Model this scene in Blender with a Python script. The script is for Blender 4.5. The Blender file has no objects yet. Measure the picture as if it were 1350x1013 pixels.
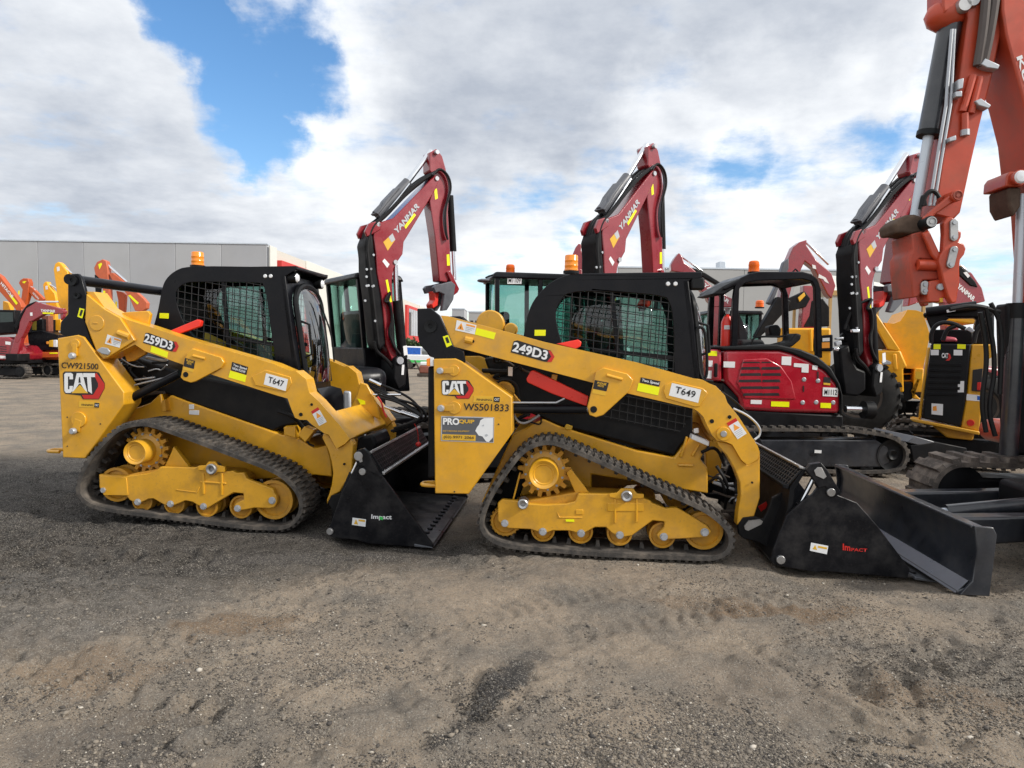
import bpy, bmesh, math, random
import numpy as np
from mathutils import Vector, Matrix, noise
from mathutils.geometry import tessellate_polygon
random.seed(7)
R = math.radians
SC = bpy.context.scene
COL = SC.collection

# ---------------------------------------------------------------- camera
CAM = Vector((0, 0, 1.64)); FPX = 900.0; CX, CY = 675.0, 506.5
PITCH = math.atan(51.5 / FPX); ROLL = 0.015
_f = Vector((0, math.cos(PITCH), -math.sin(PITCH)))
_u = Vector((0, math.sin(PITCH), math.cos(PITCH)))
_r = Vector((1, 0, 0))
def ray(px, py):
    a = (px - CX) / FPX; b = (py - CY) / FPX
    X = a * math.cos(ROLL) + b * math.sin(ROLL)
    Y = -a * math.sin(ROLL) + b * math.cos(ROLL)
    return _f + _r * X - _u * Y
def ground(px, py, z=0.0):
    d = ray(px, py); t = (z - CAM.z) / d.z
    return CAM + d * t
def at_depth(px, py, dep):
    d = ray(px, py); return CAM + d * (dep / d.y)
cam = bpy.data.cameras.new('camera'); camo = bpy.data.objects.new('camera', cam); COL.objects.link(camo)
rc = _r * math.cos(ROLL) + _u * math.sin(ROLL); uc = _u * math.cos(ROLL) - _r * math.sin(ROLL)
m = Matrix.Identity(4)
for i in range(3):
    m[i][0] = rc[i]; m[i][1] = uc[i]; m[i][2] = -_f[i]; m[i][3] = CAM[i]
camo.matrix_world = m
cam.sensor_fit = 'HORIZONTAL'; cam.sensor_width = 36; cam.lens = 24.0; cam.clip_end = 3000; cam.clip_start = .05
SC.camera = camo

def W(x0, y0, s):
    def f(*pts): return [(x0 + p[0] / s, y0 + p[1] / s) for p in pts]
    return f
A = W(60, 320, 4.5); B = W(60, 500, 4.5); C_ = W(330, 330, 4.5); D = W(360, 520, 4.5)
E = W(540, 330, 4.5); F = W(540, 530, 4.5); G = W(780, 330, 4.5); H = W(780, 530, 4.5)
I = W(970, 540, 3.75); J = W(900, 330, 4.5); K = W(1100, 330, 5.388); L = W(1100, 500, 5.388)
PX = W(0, 0, 1)

class Frame:
    """local axes of one thing: x along its length, y across it (away from the camera), z up"""
    def __init__(s, origin, yaw):
        s.o = Vector(origin); s.yaw = yaw
        s.M = Matrix.Translation(s.o) @ Matrix.Rotation(yaw, 4, 'Z'); s.I = s.M.inverted()
        s.c = s.I @ CAM
    def p(s, px, py, y):
        d = s.I.to_3x3() @ ray(px, py); t = (y - s.c.y) / d.y
        return s.c + d * t
    def px_x(s, px, py, x):                        # on the local plane x = const
        d = s.I.to_3x3() @ ray(px, py); t = (x - s.c.x) / d.x
        return s.c + d * t
    def xz(s, pts, y):
        out = []
        for q in pts:
            v = s.p(q[0], q[1], y); out.append((v.x, v.z))
        return out

# ---------------------------------------------------------------- mesh builder
class MB:
    def __init__(s): s.bm = bmesh.new(); s.mi = 0
    def _faces(s, fs):
        for f in fs: f.material_index = s.mi
    def face(s, vs):
        try: f = s.bm.faces.new(vs); f.material_index = s.mi; return f
        except ValueError: return None
    def poly(s, pts, y0, y1, holes=(), map3=None):
        """outline in (x, z), given thickness from y0 to y1"""
        mp = map3 or (lambda x, z, y: (x, y, z))
        loops = [list(pts)] + [list(h) for h in holes]
        V0 = []; V1 = []
        for lp in loops:
            V0.append([s.bm.verts.new(mp(q[0], q[1], y0)) for q in lp])
            V1.append([s.bm.verts.new(mp(q[0], q[1], y1)) for q in lp])
        if len(loops) == 1 and len(pts) < 4 or (len(loops) == 1):
            s.face(V0[0]); s.face(V1[0][::-1])
        else:
            tris = tessellate_polygon([[Vector((q[0], q[1], 0)) for q in lp] for lp in loops])
            f0 = [v for l in V0 for v in l]; f1 = [v for l in V1 for v in l]
            for t in tris:
                s.face([f0[k] for k in t]); s.face([f1[k] for k in t[::-1]])
        for a, b in zip(V0, V1):
            n = len(a)
            for k in range(n):
                s.face([a[k], a[(k + 1) % n], b[(k + 1) % n], b[k]])
        return s
    def box(s, x0, x1, y0, y1, z0, z1):
        return s.poly([(x0, z0), (x1, z0), (x1, z1), (x0, z1)], y0, y1)
    def hexa(s, lo, hi):
        """box from four lower and four upper corners"""
        a = [s.bm.verts.new(p) for p in lo]; b = [s.bm.verts.new(p) for p in hi]
        n = len(a)
        s.face(a[::-1]); s.face(b)
        for k in range(n): s.face([a[k], a[(k + 1) % n], b[(k + 1) % n], b[k]])
        return s
    def obox(s, c, size, rot):
        c = Vector(c); h = Vector(size) / 2
        vs = [c + rot @ Vector((h.x * i, h.y * j, h.z * k)) for k in (-1, 1) for i, j in ((-1, -1), (1, -1), (1, 1), (-1, 1))]
        return s.hexa(vs[:4], vs[4:])
    def cyl(s, p0, p1, r, seg=14, r2=None, cap=True):
        p0 = Vector(p0); p1 = Vector(p1); r2 = r if r2 is None else r2
        d = (p1 - p0); q = d.to_track_quat('Z', 'Y') if d.length > 1e-9 else Matrix.Identity(3).to_quaternion()
        a = []; b = []
        for k in range(seg):
            t = 2 * math.pi * k / seg; e = q @ Vector((math.cos(t), math.sin(t), 0))
            a.append(s.bm.verts.new(p0 + e * r)); b.append(s.bm.verts.new(p1 + e * r2))
        for k in range(seg): s.face([a[k], a[(k + 1) % seg], b[(k + 1) % seg], b[k]])
        if cap: s.face(a[::-1]); s.face(b)
        return s
    def tube(s, pts, r, seg=8, smooth=0):
        P = [Vector(p) for p in pts]
        for _ in range(smooth):
            Q = [P[0]]
            for a, b in zip(P, P[1:]): Q += [a * .75 + b * .25, a * .25 + b * .75]
            Q.append(P[-1]); P = Q
        rings = []; nrm = None
        for k, p in enumerate(P):
            t = (P[min(k + 1, len(P) - 1)] - P[max(k - 1, 0)])
            if t.length < 1e-9: t = Vector((0, 0, 1))
            t.normalize()
            if nrm is None: nrm = t.orthogonal().normalized()
            nrm = (nrm - t * nrm.dot(t))
            nrm = nrm.normalized() if nrm.length > 1e-6 else t.orthogonal().normalized()
            bn = t.cross(nrm)
            rings.append([s.bm.verts.new(p + (nrm * math.cos(2 * math.pi * j / seg) + bn * math.sin(2 * math.pi * j / seg)) * r) for j in range(seg)])
        for a, b in zip(rings, rings[1:]):
            for j in range(seg): s.face([a[j], a[(j + 1) % seg], b[(j + 1) % seg], b[j]])
        s.face(rings[0][::-1]); s.face(rings[-1])
        return s
    def lathe(s, c, prof, seg=28, axis='Y'):
        """revolve a closed (radius, offset) profile round an axis through c"""
        c = Vector(c); rings = []
        for r, o in prof:
            ring = []
            for k in range(seg):
                t = 2 * math.pi * k / seg
                if axis == 'Y': v = Vector((r * math.cos(t), o, r * math.sin(t)))
                elif axis == 'Z': v = Vector((r * math.cos(t), r * math.sin(t), o))
                else: v = Vector((o, r * math.cos(t), r * math.sin(t)))
                ring.append(s.bm.verts.new(c + v))
            rings.append(ring)
        for a, b in zip(rings, rings[1:]):
            for k in range(seg): s.face([a[k], a[(k + 1) % seg], b[(k + 1) % seg], b[k]])
        s.face(rings[0]); s.face(rings[-1])
        return s
    def ball(s, c, r, sc=(1, 1, 1), sub=2):
        d = bmesh.ops.create_icosphere(s.bm, subdivisions=sub, radius=1)
        for v in d['verts']: v.co = Vector((v.co.x * r * sc[0], v.co.y * r * sc[1], v.co.z * r * sc[2])) + Vector(c)
        for v in d['verts']:
            for f in v.link_faces: f.material_index = s.mi
        return s
    def build(s, name, mats, parent=None, bevel=0.0, seg=2, ang=35, label=None):
        bmesh.ops.recalc_face_normals(s.bm, faces=s.bm.faces)
        me = bpy.data.meshes.new(name); s.bm.to_mesh(me); s.bm.free()
        return link(name, me, mats, parent, bevel, seg, ang, label)

def link(name, me, mats, parent=None, bevel=0.0, seg=2, ang=35, label=None):
    if not isinstance(mats, (list, tuple)): mats = [mats]
    for mm in mats: me.materials.append(mm)
    me.polygons.foreach_set('use_smooth', [True] * len(me.polygons))
    if ang: me.set_sharp_from_angle(angle=R(ang))
    o = bpy.data.objects.new(name, me); COL.objects.link(o)
    if parent: o.parent = parent
    if label: o['label'] = label
    if bevel:
        b = o.modifiers.new('bevel', 'BEVEL'); b.width = bevel; b.segments = seg; b.limit_method = 'ANGLE'; b.angle_limit = R(32)
        b.use_clamp_overlap = True; b.harden_normals = False
    return o
def tag(o, label, cat, group=None, kind=None):
    if label: o['label'] = label
    if cat: o['category'] = cat
    if group: o['group'] = group
    if kind: o['kind'] = kind
    return o
def empty(name, fr, label, cat, group=None):
    o = bpy.data.objects.new(name, None); COL.objects.link(o); o.empty_display_size = .1
    o.location = fr.o; o.rotation_euler = (0, 0, fr.yaw)
    return tag(o, label, cat, group)
def copy_tree(o, parent=None):
    c = o.copy(); COL.objects.link(c); c.parent = parent
    for ch in list(o.children): copy_tree(ch, c)
    return c

# ---------------------------------------------------------------- materials
def mat(name, base, rough=.5, metal=0.0, var=.12, vscale=6.0, dirt=None, dirt_amt=0.0, dscale=4.0, bump=0.0, bscale=60.0, coat=0.0, rvar=.12, emit=None, spec=.5):
    M = bpy.data.materials.new(name); M.use_nodes = True
    nt = M.node_tree; n = nt.nodes; l = nt.links; bs = n['Principled BSDF']
    tc = n.new('ShaderNodeTexCoord')
    nz = n.new('ShaderNodeTexNoise'); nz.inputs['Scale'].default_value = vscale; nz.inputs['Detail'].default_value = 6; nz.inputs['Roughness'].default_value = .6
    l.new(tc.outputs['Object'], nz.inputs['Vector'])
    mr = n.new('ShaderNodeMapRange'); mr.inputs['From Min'].default_value = .3; mr.inputs['From Max'].default_value = .7
    mr.inputs['To Min'].default_value = 1 - var; mr.inputs['To Max'].default_value = 1 + var
    l.new(nz.outputs['Fac'], mr.inputs['Value'])
    vm = n.new('ShaderNodeVectorMath'); vm.operation = 'SCALE'; vm.inputs[0].default_value = base
    l.new(mr.outputs['Result'], vm.inputs['Scale'])
    col = vm.outputs['Vector']
    if dirt:
        dn = n.new('ShaderNodeTexNoise'); dn.inputs['Scale'].default_value = dscale; dn.inputs['Detail'].default_value = 9; dn.inputs['Roughness'].default_value = .68
        l.new(tc.outputs['Object'], dn.inputs['Vector'])
        dr = n.new('ShaderNodeMapRange'); dr.inputs['From Min'].default_value = .46; dr.inputs['From Max'].default_value = .72
        dr.inputs['To Max'].default_value = dirt_amt; l.new(dn.outputs['Fac'], dr.inputs['Value'])
        d2 = n.new('ShaderNodeTexNoise'); d2.inputs['Scale'].default_value = dscale * 11; d2.inputs['Detail'].default_value = 5; d2.inputs['Roughness'].default_value = .7
        l.new(tc.outputs['Object'], d2.inputs['Vector'])
        r2 = n.new('ShaderNodeMapRange'); r2.inputs['From Min'].default_value = .56; r2.inputs['From Max'].default_value = .70; r2.inputs['To Max'].default_value = dirt_amt * .75; l.new(d2.outputs['Fac'], r2.inputs['Value'])
        mxx = n.new('ShaderNodeMath'); mxx.operation = 'MAXIMUM'; l.new(dr.outputs['Result'], mxx.inputs[0]); l.new(r2.outputs['Result'], mxx.inputs[1])
        mx = n.new('ShaderNodeMix'); mx.data_type = 'RGBA'; mx.inputs[7].default_value = (*dirt, 1)
        l.new(mxx.outputs[0], mx.inputs[0]); l.new(col, mx.inputs[6]); col = mx.outputs[2]
    l.new(col, bs.inputs['Base Color'])
    rr = n.new('ShaderNodeMapRange'); rr.inputs['From Min'].default_value = .3; rr.inputs['From Max'].default_value = .7
    rr.inputs['To Min'].default_value = max(.02, rough - rvar); rr.inputs['To Max'].default_value = min(1, rough + rvar)
    l.new(nz.outputs['Fac'], rr.inputs['Value']); l.new(rr.outputs['Result'], bs.inputs['Roughness'])
    bs.inputs['Metallic'].default_value = metal; bs.inputs['Coat Weight'].default_value = coat; bs.inputs['Coat Roughness'].default_value = .15
    bs.inputs['Specular IOR Level'].default_value = spec
    if bump:
        bn = n.new('ShaderNodeTexNoise'); bn.inputs['Scale'].default_value = bscale; bn.inputs['Detail'].default_value = 4
        l.new(tc.outputs['Object'], bn.inputs['Vector'])
        bp = n.new('ShaderNodeBump'); bp.inputs['Strength'].default_value = bump; bp.inputs['Distance'].default_value = .01
        l.new(bn.outputs['Fac'], bp.inputs['Height']); l.new(bp.outputs['Normal'], bs.inputs['Normal'])
    if emit:
        bs.inputs['Emission Color'].default_value = (*base, 1); bs.inputs['Emission Strength'].default_value = emit
    return M
def glass(name, tint, refl=.9, extra=0.0):
    M = bpy.data.materials.new(name); M.use_nodes = True
    nt = M.node_tree; n = nt.nodes; l = nt.links; n.remove(n['Principled BSDF']); out = n['Material Output']
    t = n.new('ShaderNodeBsdfTransparent'); t.inputs['Color'].default_value = (*tint, 1)
    g = n.new('ShaderNodeBsdfGlossy'); g.inputs['Color'].default_value = (refl, refl, refl, 1); g.inputs['Roughness'].default_value = .03
    fr = n.new('ShaderNodeFresnel'); fr.inputs['IOR'].default_value = 1.5
    ad = n.new('ShaderNodeMath'); ad.operation = 'ADD'; ad.inputs[1].default_value = extra; ad.use_clamp = True
    l.new(fr.outputs[0], ad.inputs[0])
    ge = n.new('ShaderNodeNewGeometry'); inv = n.new('ShaderNodeMath'); inv.operation = 'SUBTRACT'; inv.inputs[0].default_value = 1.0; l.new(ge.outputs['Backfacing'], inv.inputs[1])
    fm = n.new('ShaderNodeMath'); fm.operation = 'MULTIPLY'; l.new(ad.outputs[0], fm.inputs[0]); l.new(inv.outputs[0], fm.inputs[1])   # a pane mirrors on its outer face only
    mx = n.new('ShaderNodeMixShader'); l.new(fm.outputs[0], mx.inputs[0]); l.new(t.outputs[0], mx.inputs[1]); l.new(g.outputs[0], mx.inputs[2])
    l.new(mx.outputs[0], out.inputs['Surface'])
    return M
DUST = (.26, .21, .16)
M = {}
M['yellow'] = mat('yellow_paint', (.70, .352, .014), .38, var=.09, dirt=(.38, .23, .08), dirt_amt=.45, dscale=4.2, coat=.3, bump=.03, bscale=25)
M['yellow_dirty'] = mat('dusty_yellow_paint', (.60, .295, .02), .55, var=.1, dirt=(.22, .13, .05), dirt_amt=.65, dscale=5.0, bump=.05, bscale=40)
M['yellow_frame'] = mat('undercarriage_yellow', (.64, .325, .018), .5, var=.08, dirt=(.27, .15, .05), dirt_amt=.6, dscale=4.5, bump=.04, bscale=30)
M['crimson'] = mat('bright_crimson_paint', (.40, .009, .024), .26, var=.08, dirt=(.3, .08, .08), dirt_amt=.15, coat=1.0)
M['bucket_black'] = mat('scuffed_black_paint', (.006, .0065, .009), .36, var=.3, dirt=(.085, .078, .07), dirt_amt=.28, dscale=6, spec=.22)
M['amber_yellow'] = mat('bright_yellow_paint', (.90, .42, .010), .45, var=.06, dirt=(.3, .2, .1), dirt_amt=.3)
M['black'] = mat('black_paint', (.0055, .006, .0085), .34, var=.25, dirt=(.04, .036, .033), dirt_amt=.14, rvar=.12, spec=.20)
M['matte_black'] = mat('matt_black_steel', (.006, .0065, .008), .5, var=.3, dirt=(.05, .044, .038), dirt_amt=.2, rvar=.1, spec=.16)
M['plastic'] = mat('black_plastic', (.008, .009, .0105), .5, var=.2, dirt=(.05, .045, .04), dirt_amt=.16, spec=.2)
M['rubber'] = mat('dusty_rubber', (.055, .051, .048), .85, var=.25, vscale=12, dirt=(.20, .17, .14), dirt_amt=.8, dscale=6, bump=.2, bscale=80, spec=.25)
M['hose'] = mat('hose_rubber', (.009, .009, .010), .5, var=.2, spec=.25)
M['steel'] = mat('worn_steel', (.42, .42, .42), .42, metal=.85, var=.15, dirt=(.2, .17, .14), dirt_amt=.4)
M['chrome'] = mat('chrome_rod', (.75, .77, .8), .18, metal=1.0, var=.03, rvar=.05)
M['zinc'] = mat('zinc_bolt', (.42, .44, .47), .5, metal=.5, var=.1)
M['white'] = mat('white_vinyl', (.78, .79, .80), .45, var=.03)
M['grey_print'] = mat('grey_print', (.45, .47, .5), .5, var=.05)
M['ink'] = mat('black_ink', (.012, .012, .014), .5, var=.05)
M['hivis'] = mat('hivis_sticker', (.88, .90, .0), .4, var=.03)
M['gold'] = mat('gold_sticker', (.72, .42, .03), .45, var=.03)
M['orange_ink'] = mat('orange_ink', (.88, .34, .04), .5, var=.03)
M['red_ink'] = mat('red_ink', (.55, .02, .015), .4, var=.05)
M['red_bright'] = mat('bright_red_paint', (.75, .03, .015), .38, var=.06, coat=.2)
M['maroon'] = mat('crimson_paint', (.26, .008, .018), .30, var=.10, dirt=(.25, .08, .07), dirt_amt=.2, coat=1.0)
M['rubber_mud'] = mat('muddy_rubber', (.10, .088, .08), .9, var=.3, vscale=9, dirt=(.33, .28, .235), dirt_amt=.95, dscale=5, bump=.4, bscale=30, spec=.2)
M['orange_dirty'] = mat('muddy_orange_paint', (.40, .060, .032), .6, var=.2, dirt=(.13, .07, .05), dirt_amt=.9, dscale=4)
M['orange'] = mat('orange_machine_paint', (.50, .060, .022), .42, var=.10, dirt=(.20, .07, .04), dirt_amt=.42, dscale=2.5, coat=.15)
M['orange_far'] = mat('orange_paint', (.48, .085, .018), .45, var=.1)
M['amber'] = mat('amber_lens', (.95, .28, .01), .25, var=.05, coat=.5)
M['lens'] = mat('clear_lamp_lens', (.75, .77, .8), .15, var=.05, coat=.5)
M['concrete'] = mat('concrete_panel', (.37, .38, .40), .85, var=.08, vscale=.35, dirt=(.38, .37, .36), dirt_amt=.4, dscale=.25)
M['glass'] = glass('tinted_glass', (.68, .82, .79), .9, .03)
M['glass_dark'] = glass('dark_glass', (.30, .42, .42))
M['glass_clear'] = glass('door_glass', (.82, .88, .88), .98, .17)
M['mesh'] = mat('screen_mesh_paint', (.015, .016, .018), .5, var=.1)
M['mud'] = mat('dried_mud', (.095, .066, .05), .95, var=.3, vscale=9, bump=.5, bscale=20, spec=.2)
M['blade'] = mat('blue_black_paint', (.016, .019, .026), .38, var=.3, dirt=(.08, .078, .078), dirt_amt=.4, dscale=5, coat=.6)
M['steel_dark'] = mat('bare_blade_edge', (.16, .17, .19), .35, metal=.7, var=.2)
M['rod_grey'] = mat('dull_chrome_rod', (.55, .60, .66), .35, metal=.3, var=.05)
M['hose_old'] = mat('weathered_hose', (.10, .085, .08), .8, var=.2)
M['blue'] = mat('blue_film', (.02, .12, .5), .3)
M['pinkred'] = mat('faded_red_cap', (.55, .10, .13), .5)
M['rubber_dark'] = mat('black_tyre_rubber', (.018, .018, .018), .75, var=.3, dirt=(.06, .055, .05), dirt_amt=.4, dscale=6, bump=.1, bscale=40, spec=.25)
M['brown_dark'] = mat('dark_brown_grime', (.06, .045, .035), .8, var=.4)
M['brown_red'] = mat('brown_red_primer', (.22, .07, .045), .6, var=.2)
M['salmon'] = mat('faded_orange_paint', (.52, .115, .045), .45, var=.1)
M['dark_pane'] = mat('dark_green_pane', (.02, .035, .032), .15)
M['pane_gold'] = mat('mustard_panel', (.22, .17, .03), .3)
M['white_clad'] = mat('off_white_cladding', (.66, .65, .60), .6, var=.04)
M['tan_wood'] = mat('tan_beam', (.42, .26, .10), .7, var=.1)
M['leaf'] = mat('leaves', (.05, .085, .03), .7, var=.5, vscale=2)
M['grey_paint'] = mat('grey_paint', (.10, .105, .12), .4, var=.1)
M['green_ink'] = mat('green_ink', (.05, .5, .1), .4)
M['teal'] = mat('seat_fabric', (.03, .032, .035), .9, var=.1)

# ---------------------------------------------------------------- lettering
_tc = {}
def text_shape(s, bold=0.0):
    k = (s, bold)
    if k in _tc: return _tc[k]
    cu = bpy.data.curves.new('lettering', 'FONT'); cu.body = s; cu.resolution_u = 3; cu.offset = bold; cu.fill_mode = 'FRONT'
    o = bpy.data.objects.new('lettering', cu); COL.objects.link(o)
    dg = bpy.context.evaluated_depsgraph_get(); me = o.evaluated_get(dg).to_mesh()
    V = [tuple(v.co[:2]) for v in me.vertices]; Fc = [tuple(p.vertices) for p in me.polygons]
    o.to_mesh_clear(); bpy.data.objects.remove(o); bpy.data.curves.remove(cu)
    xs = [v[0] for v in V]; ys = [v[1] for v in V]
    V = [((v[0] - min(xs)), v[1] - min(ys)) for v in V]
    _tc[k] = (V, Fc, max(xs) - min(xs), max(ys) - min(ys)); return _tc[k]
def letters3(mb, s, o, u, v, n, bold=0.0, lift=.0015):
    bold += .012
    """text filling the parallelogram o, o+u, o+v, standing off along n"""
    V, Fc, w, h = text_shape(s, bold); o = Vector(o); u = Vector(u); v = Vector(v); n = Vector(n)
    vs = [mb.bm.verts.new(o + u * (q[0] / w) + v * (q[1] / h) + n * lift) for q in V]
    for f in Fc: mb.face([vs[k] for k in f])
class Decals:
    """stickers and writing on one side (local plane y = const, seen from -y) of a thing"""
    def __init__(s, fr, parent): s.fr = fr; s.par = parent
    def quad(s, px, y, m, name='sticker', t=.002, parent=None, label=None):
        mb = MB(); mb.poly(s.fr.xz(px, y), y - t, y + .001); return mb.build(name, M[m], parent or s.par, ang=30, label=label)
    def text(s, txt, bl, br, tl, y, m, bold=0.0, lift=.0035, parent=None, name='lettering', label=None):
        """bl, br: ends of the base line; tl: top left corner (pixels of the photograph)"""
        a = s.fr.p(*bl, y); b = s.fr.p(*br, y); c = s.fr.p(*tl, y)
        mb = MB(); letters3(mb, txt, a, b - a, c - a, (0, -1, 0), bold, lift)
        return mb.build(name, M[m], parent or s.par, ang=0, label=label)
# ---------------------------------------------------------------- sky and sun
SUN_AZ, SUN_EL = R(110), R(35)      # azimuth clockwise from +Y (the way the camera looks)
w = bpy.data.worlds.new('World'); SC.world = w; w.use_nodes = True
nt = w.node_tree; n = nt.nodes; l = nt.links
bg = n['Background']; bg.inputs['Strength'].default_value = .1
sky = n.new('ShaderNodeTexSky'); sky.sky_type = 'NISHITA'; sky.sun_disc = False; sky.sun_elevation = SUN_EL; sky.sun_rotation = SUN_AZ
sky.air_density = 1.0; sky.dust_density = .6; sky.ozone_density = 2.0
tc = n.new('ShaderNodeTexCoord'); GEN = tc.outputs['Generated']
def mth(op, a, b=None, c=None, clamp=False):
    x = n.new('ShaderNodeMath'); x.operation = op; x.use_clamp = clamp
    for k, v in enumerate((a, b, c)):
        if v is None: continue
        if isinstance(v, (int, float)): x.inputs[k].default_value = v
        else: l.new(v, x.inputs[k])
    return x.outputs[0]
def vmth(op, a, b=None, out=0):
    x = n.new('ShaderNodeVectorMath'); x.operation = op
    for k, v in enumerate((a, b)):
        if v is None: continue
        if isinstance(v, (tuple, Vector)): x.inputs[k].default_value = v
        elif isinstance(v, (int, float)): x.inputs['Scale'].default_value = v
        else: l.new(v, x.inputs[k])
    return x.outputs[out]
def nse(vec, scale, det=8, rough=.55, out=0):
    x = n.new('ShaderNodeTexNoise'); x.inputs['Scale'].default_value = scale; x.inputs['Detail'].default_value = det; x.inputs['Roughness'].default_value = rough
    l.new(vec, x.inputs['Vector']); return x.outputs[out]
sep = n.new('ShaderNodeSeparateXYZ'); l.new(GEN, sep.inputs[0])
zz = mth('ADD', mth('MAXIMUM', sep.outputs[2], 0.0), .16)
comb = n.new('ShaderNodeCombineXYZ')
l.new(mth('DIVIDE', sep.outputs[0], zz), comb.inputs[0]); l.new(mth('DIVIDE', sep.outputs[1], zz), comb.inputs[1])
P2 = comb.outputs[0]
warp = vmth('SCALE', vmth('SUBTRACT', nse(GEN, 5.5, 7, .6, 1), (.5, .5, .5)), .20)
DW = vmth('NORMALIZE', vmth('ADD', GEN, warp))
fine = nse(P2, 2.1, 10, .60)
big = nse(P2, .8, 4, .5)
def blob(px, py, r0, r1, amt):
    """soft patch of the cloud deck round a bearing; r0, r1 inner and outer radius in degrees"""
    d = ray(px, py).normalized()
    dt = vmth('DOT_PRODUCT', DW, tuple(d), out=1)
    x = n.new('ShaderNodeMapRange'); x.interpolation_type = 'SMOOTHSTEP'
    l.new(dt, x.inputs['Value']); x.inputs['From Min'].default_value = math.cos(R(r1)); x.inputs['From Max'].default_value = math.cos(R(r0))
    x.inputs['To Max'].default_value = amt
    return x.outputs[0]
def total(ls):
    t = ls[0]
    for q in ls[1:]: t = mth('ADD', t, q)
    return t
# gaps where the blue shows
gaps = total([blob(300, 10, 1, 8, .36), blob(255, 60, 1, 5, .24), blob(350, 90, 1, 7, .36), blob(420, 110, .5, 3.5, .25), blob(310, 160, 1, 5, .40), blob(365, 205, .5, 3.5, .40), blob(215, 5, 1, 4, .3),
              blob(780, 240, .5, 4, 0.24), blob(690, 235, .5, 3, 0.20), blob(745, 300, .5, 3, 0.21), blob(720, 330, .5, 3, 0.16), blob(890, 228, .5, 3.5, 0.21), blob(960, 200, .5, 3, 0.32), blob(1035, 222, .5, 4.0, 0.29), blob(1140, 205, .5, 4.0, 0.30), blob(1215, 185, .5, 3.5, 0.27), blob(1310, 200, .5, 3.5, 0.27), blob(1290, 365, .5, 4, 0.21), blob(640, 385, .5, 4.5, 0.27), blob(560, 395, .5, 2.5, 0.16), blob(660, 290, .5, 2, 0.16)])
cov = mth('ADD', mth('ADD', mth('MULTIPLY', mth('SUBTRACT', fine, .5), 1.8), mth('MULTIPLY', mth('SUBTRACT', big, .5), .35)), .47)
cov = mth('SUBTRACT', cov, gaps)
mrc = n.new('ShaderNodeMapRange'); mrc.interpolation_type = 'SMOOTHSTEP'; l.new(cov, mrc.inputs['Value'])
mrc.inputs['From Min'].default_value = -.12; mrc.inputs['From Max'].default_value = .40
# thick, grey parts of the deck and thin bright ones
thick = total([blob(70, 300, 4, 24, .34), blob(250, 310, 2, 14, .28), blob(20, 60, 4, 20, .36), blob(690, 70, 5, 20, .52), blob(950, 80, 4, 16, .60), blob(1120, 90, 3, 13, .38), blob(560, 60, 3, 11, .22), blob(650, 190, 2, 10, .34), blob(560, 260, 1, 8, .22), blob(1150, 330, 1, 5, .40), blob(900, 300, 1, 5, .28), blob(1290, 330, 1, 5, .35), blob(1310, 270, 1, 4, .3), blob(1060, 300, 1, 4, .25), blob(480, 330, 2, 8, .3)])
thin = total([blob(1010, 165, 2, 8, .50), blob(1190, 150, 2, 8, .45), blob(720, 340, 3, 10, .35), blob(980, 255, 2, 7, .45), blob(880, 170, 1, 6, .42), blob(460, 200, 2, 8, .38), blob(250, 180, 2, 8, .32), blob(380, 260, 2, 7, .2), blob(170, 60, 2, 8, .2), blob(1100, 400, 3, 11, .3), blob(640, 250, 2, 6, .25), blob(1300, 120, 2, 7, .4), blob(1270, 250, 1, 5, .4), blob(810, 200, 1, 5, .3), blob(420, 30, 2, 6, .3)])
tex = mth('ADD', mth('MULTIPLY', mth('SUBTRACT', nse(P2, 1.25, 9, .60), .5), 1.7), mth('MULTIPLY', mth('SUBTRACT', nse(P2, 5.0, 8, .62), .5), .55))
grey = mth('ADD', mth('SUBTRACT', thick, thin), tex)
mrg = n.new('ShaderNodeMapRange'); l.new(grey, mrg.inputs['Value'])
mrg.inputs['From Min'].default_value = -.22; mrg.inputs['From Max'].default_value = 1.15
cl = n.new('ShaderNodeMix'); cl.data_type = 'RGBA'; l.new(mrg.outputs[0], cl.inputs[0])
cl.inputs[6].default_value = (10.2, 10.4, 10.6, 1); cl.inputs[7].default_value = (4.5, 4.95, 5.75, 1)
hs = n.new('ShaderNodeHueSaturation'); l.new(sky.outputs[0], hs.inputs['Color']); hs.inputs['Saturation'].default_value = 1.22; hs.inputs['Value'].default_value = 1.75
mxs = n.new('ShaderNodeMix'); mxs.data_type = 'RGBA'; l.new(mrc.outputs[0], mxs.inputs[0]); l.new(hs.outputs[0], mxs.inputs[6]); l.new(cl.outputs[2], mxs.inputs[7])
l.new(mxs.outputs[2], bg.inputs['Color'])
w.cycles.sampling_method = 'MANUAL'; w.cycles.sample_map_resolution = 512
sd = bpy.data.lights.new('sun', 'SUN'); so = bpy.data.objects.new('sun', sd); COL.objects.link(so)
sd.energy = 3.4; sd.angle = R(8); sd.color = (1, .95, .87)
sv = Vector((math.sin(SUN_AZ) * math.cos(SUN_EL), math.cos(SUN_AZ) * math.cos(SUN_EL), math.sin(SUN_EL)))
so.rotation_euler = sv.to_track_quat('Z', 'Y').to_euler()
SC.view_settings.view_transform = 'Standard'; SC.view_settings.look = 'None'; SC.view_settings.exposure = 0.14; SC.view_settings.gamma = 1.0
SC.view_settings.use_curve_mapping = False
SC.cycles.use_denoising = True; SC.cycles.max_bounces = 8; SC.cycles.transparent_max_bounces = 16; SC.cycles.caustics_reflective = False; SC.cycles.caustics_refractive = False

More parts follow.
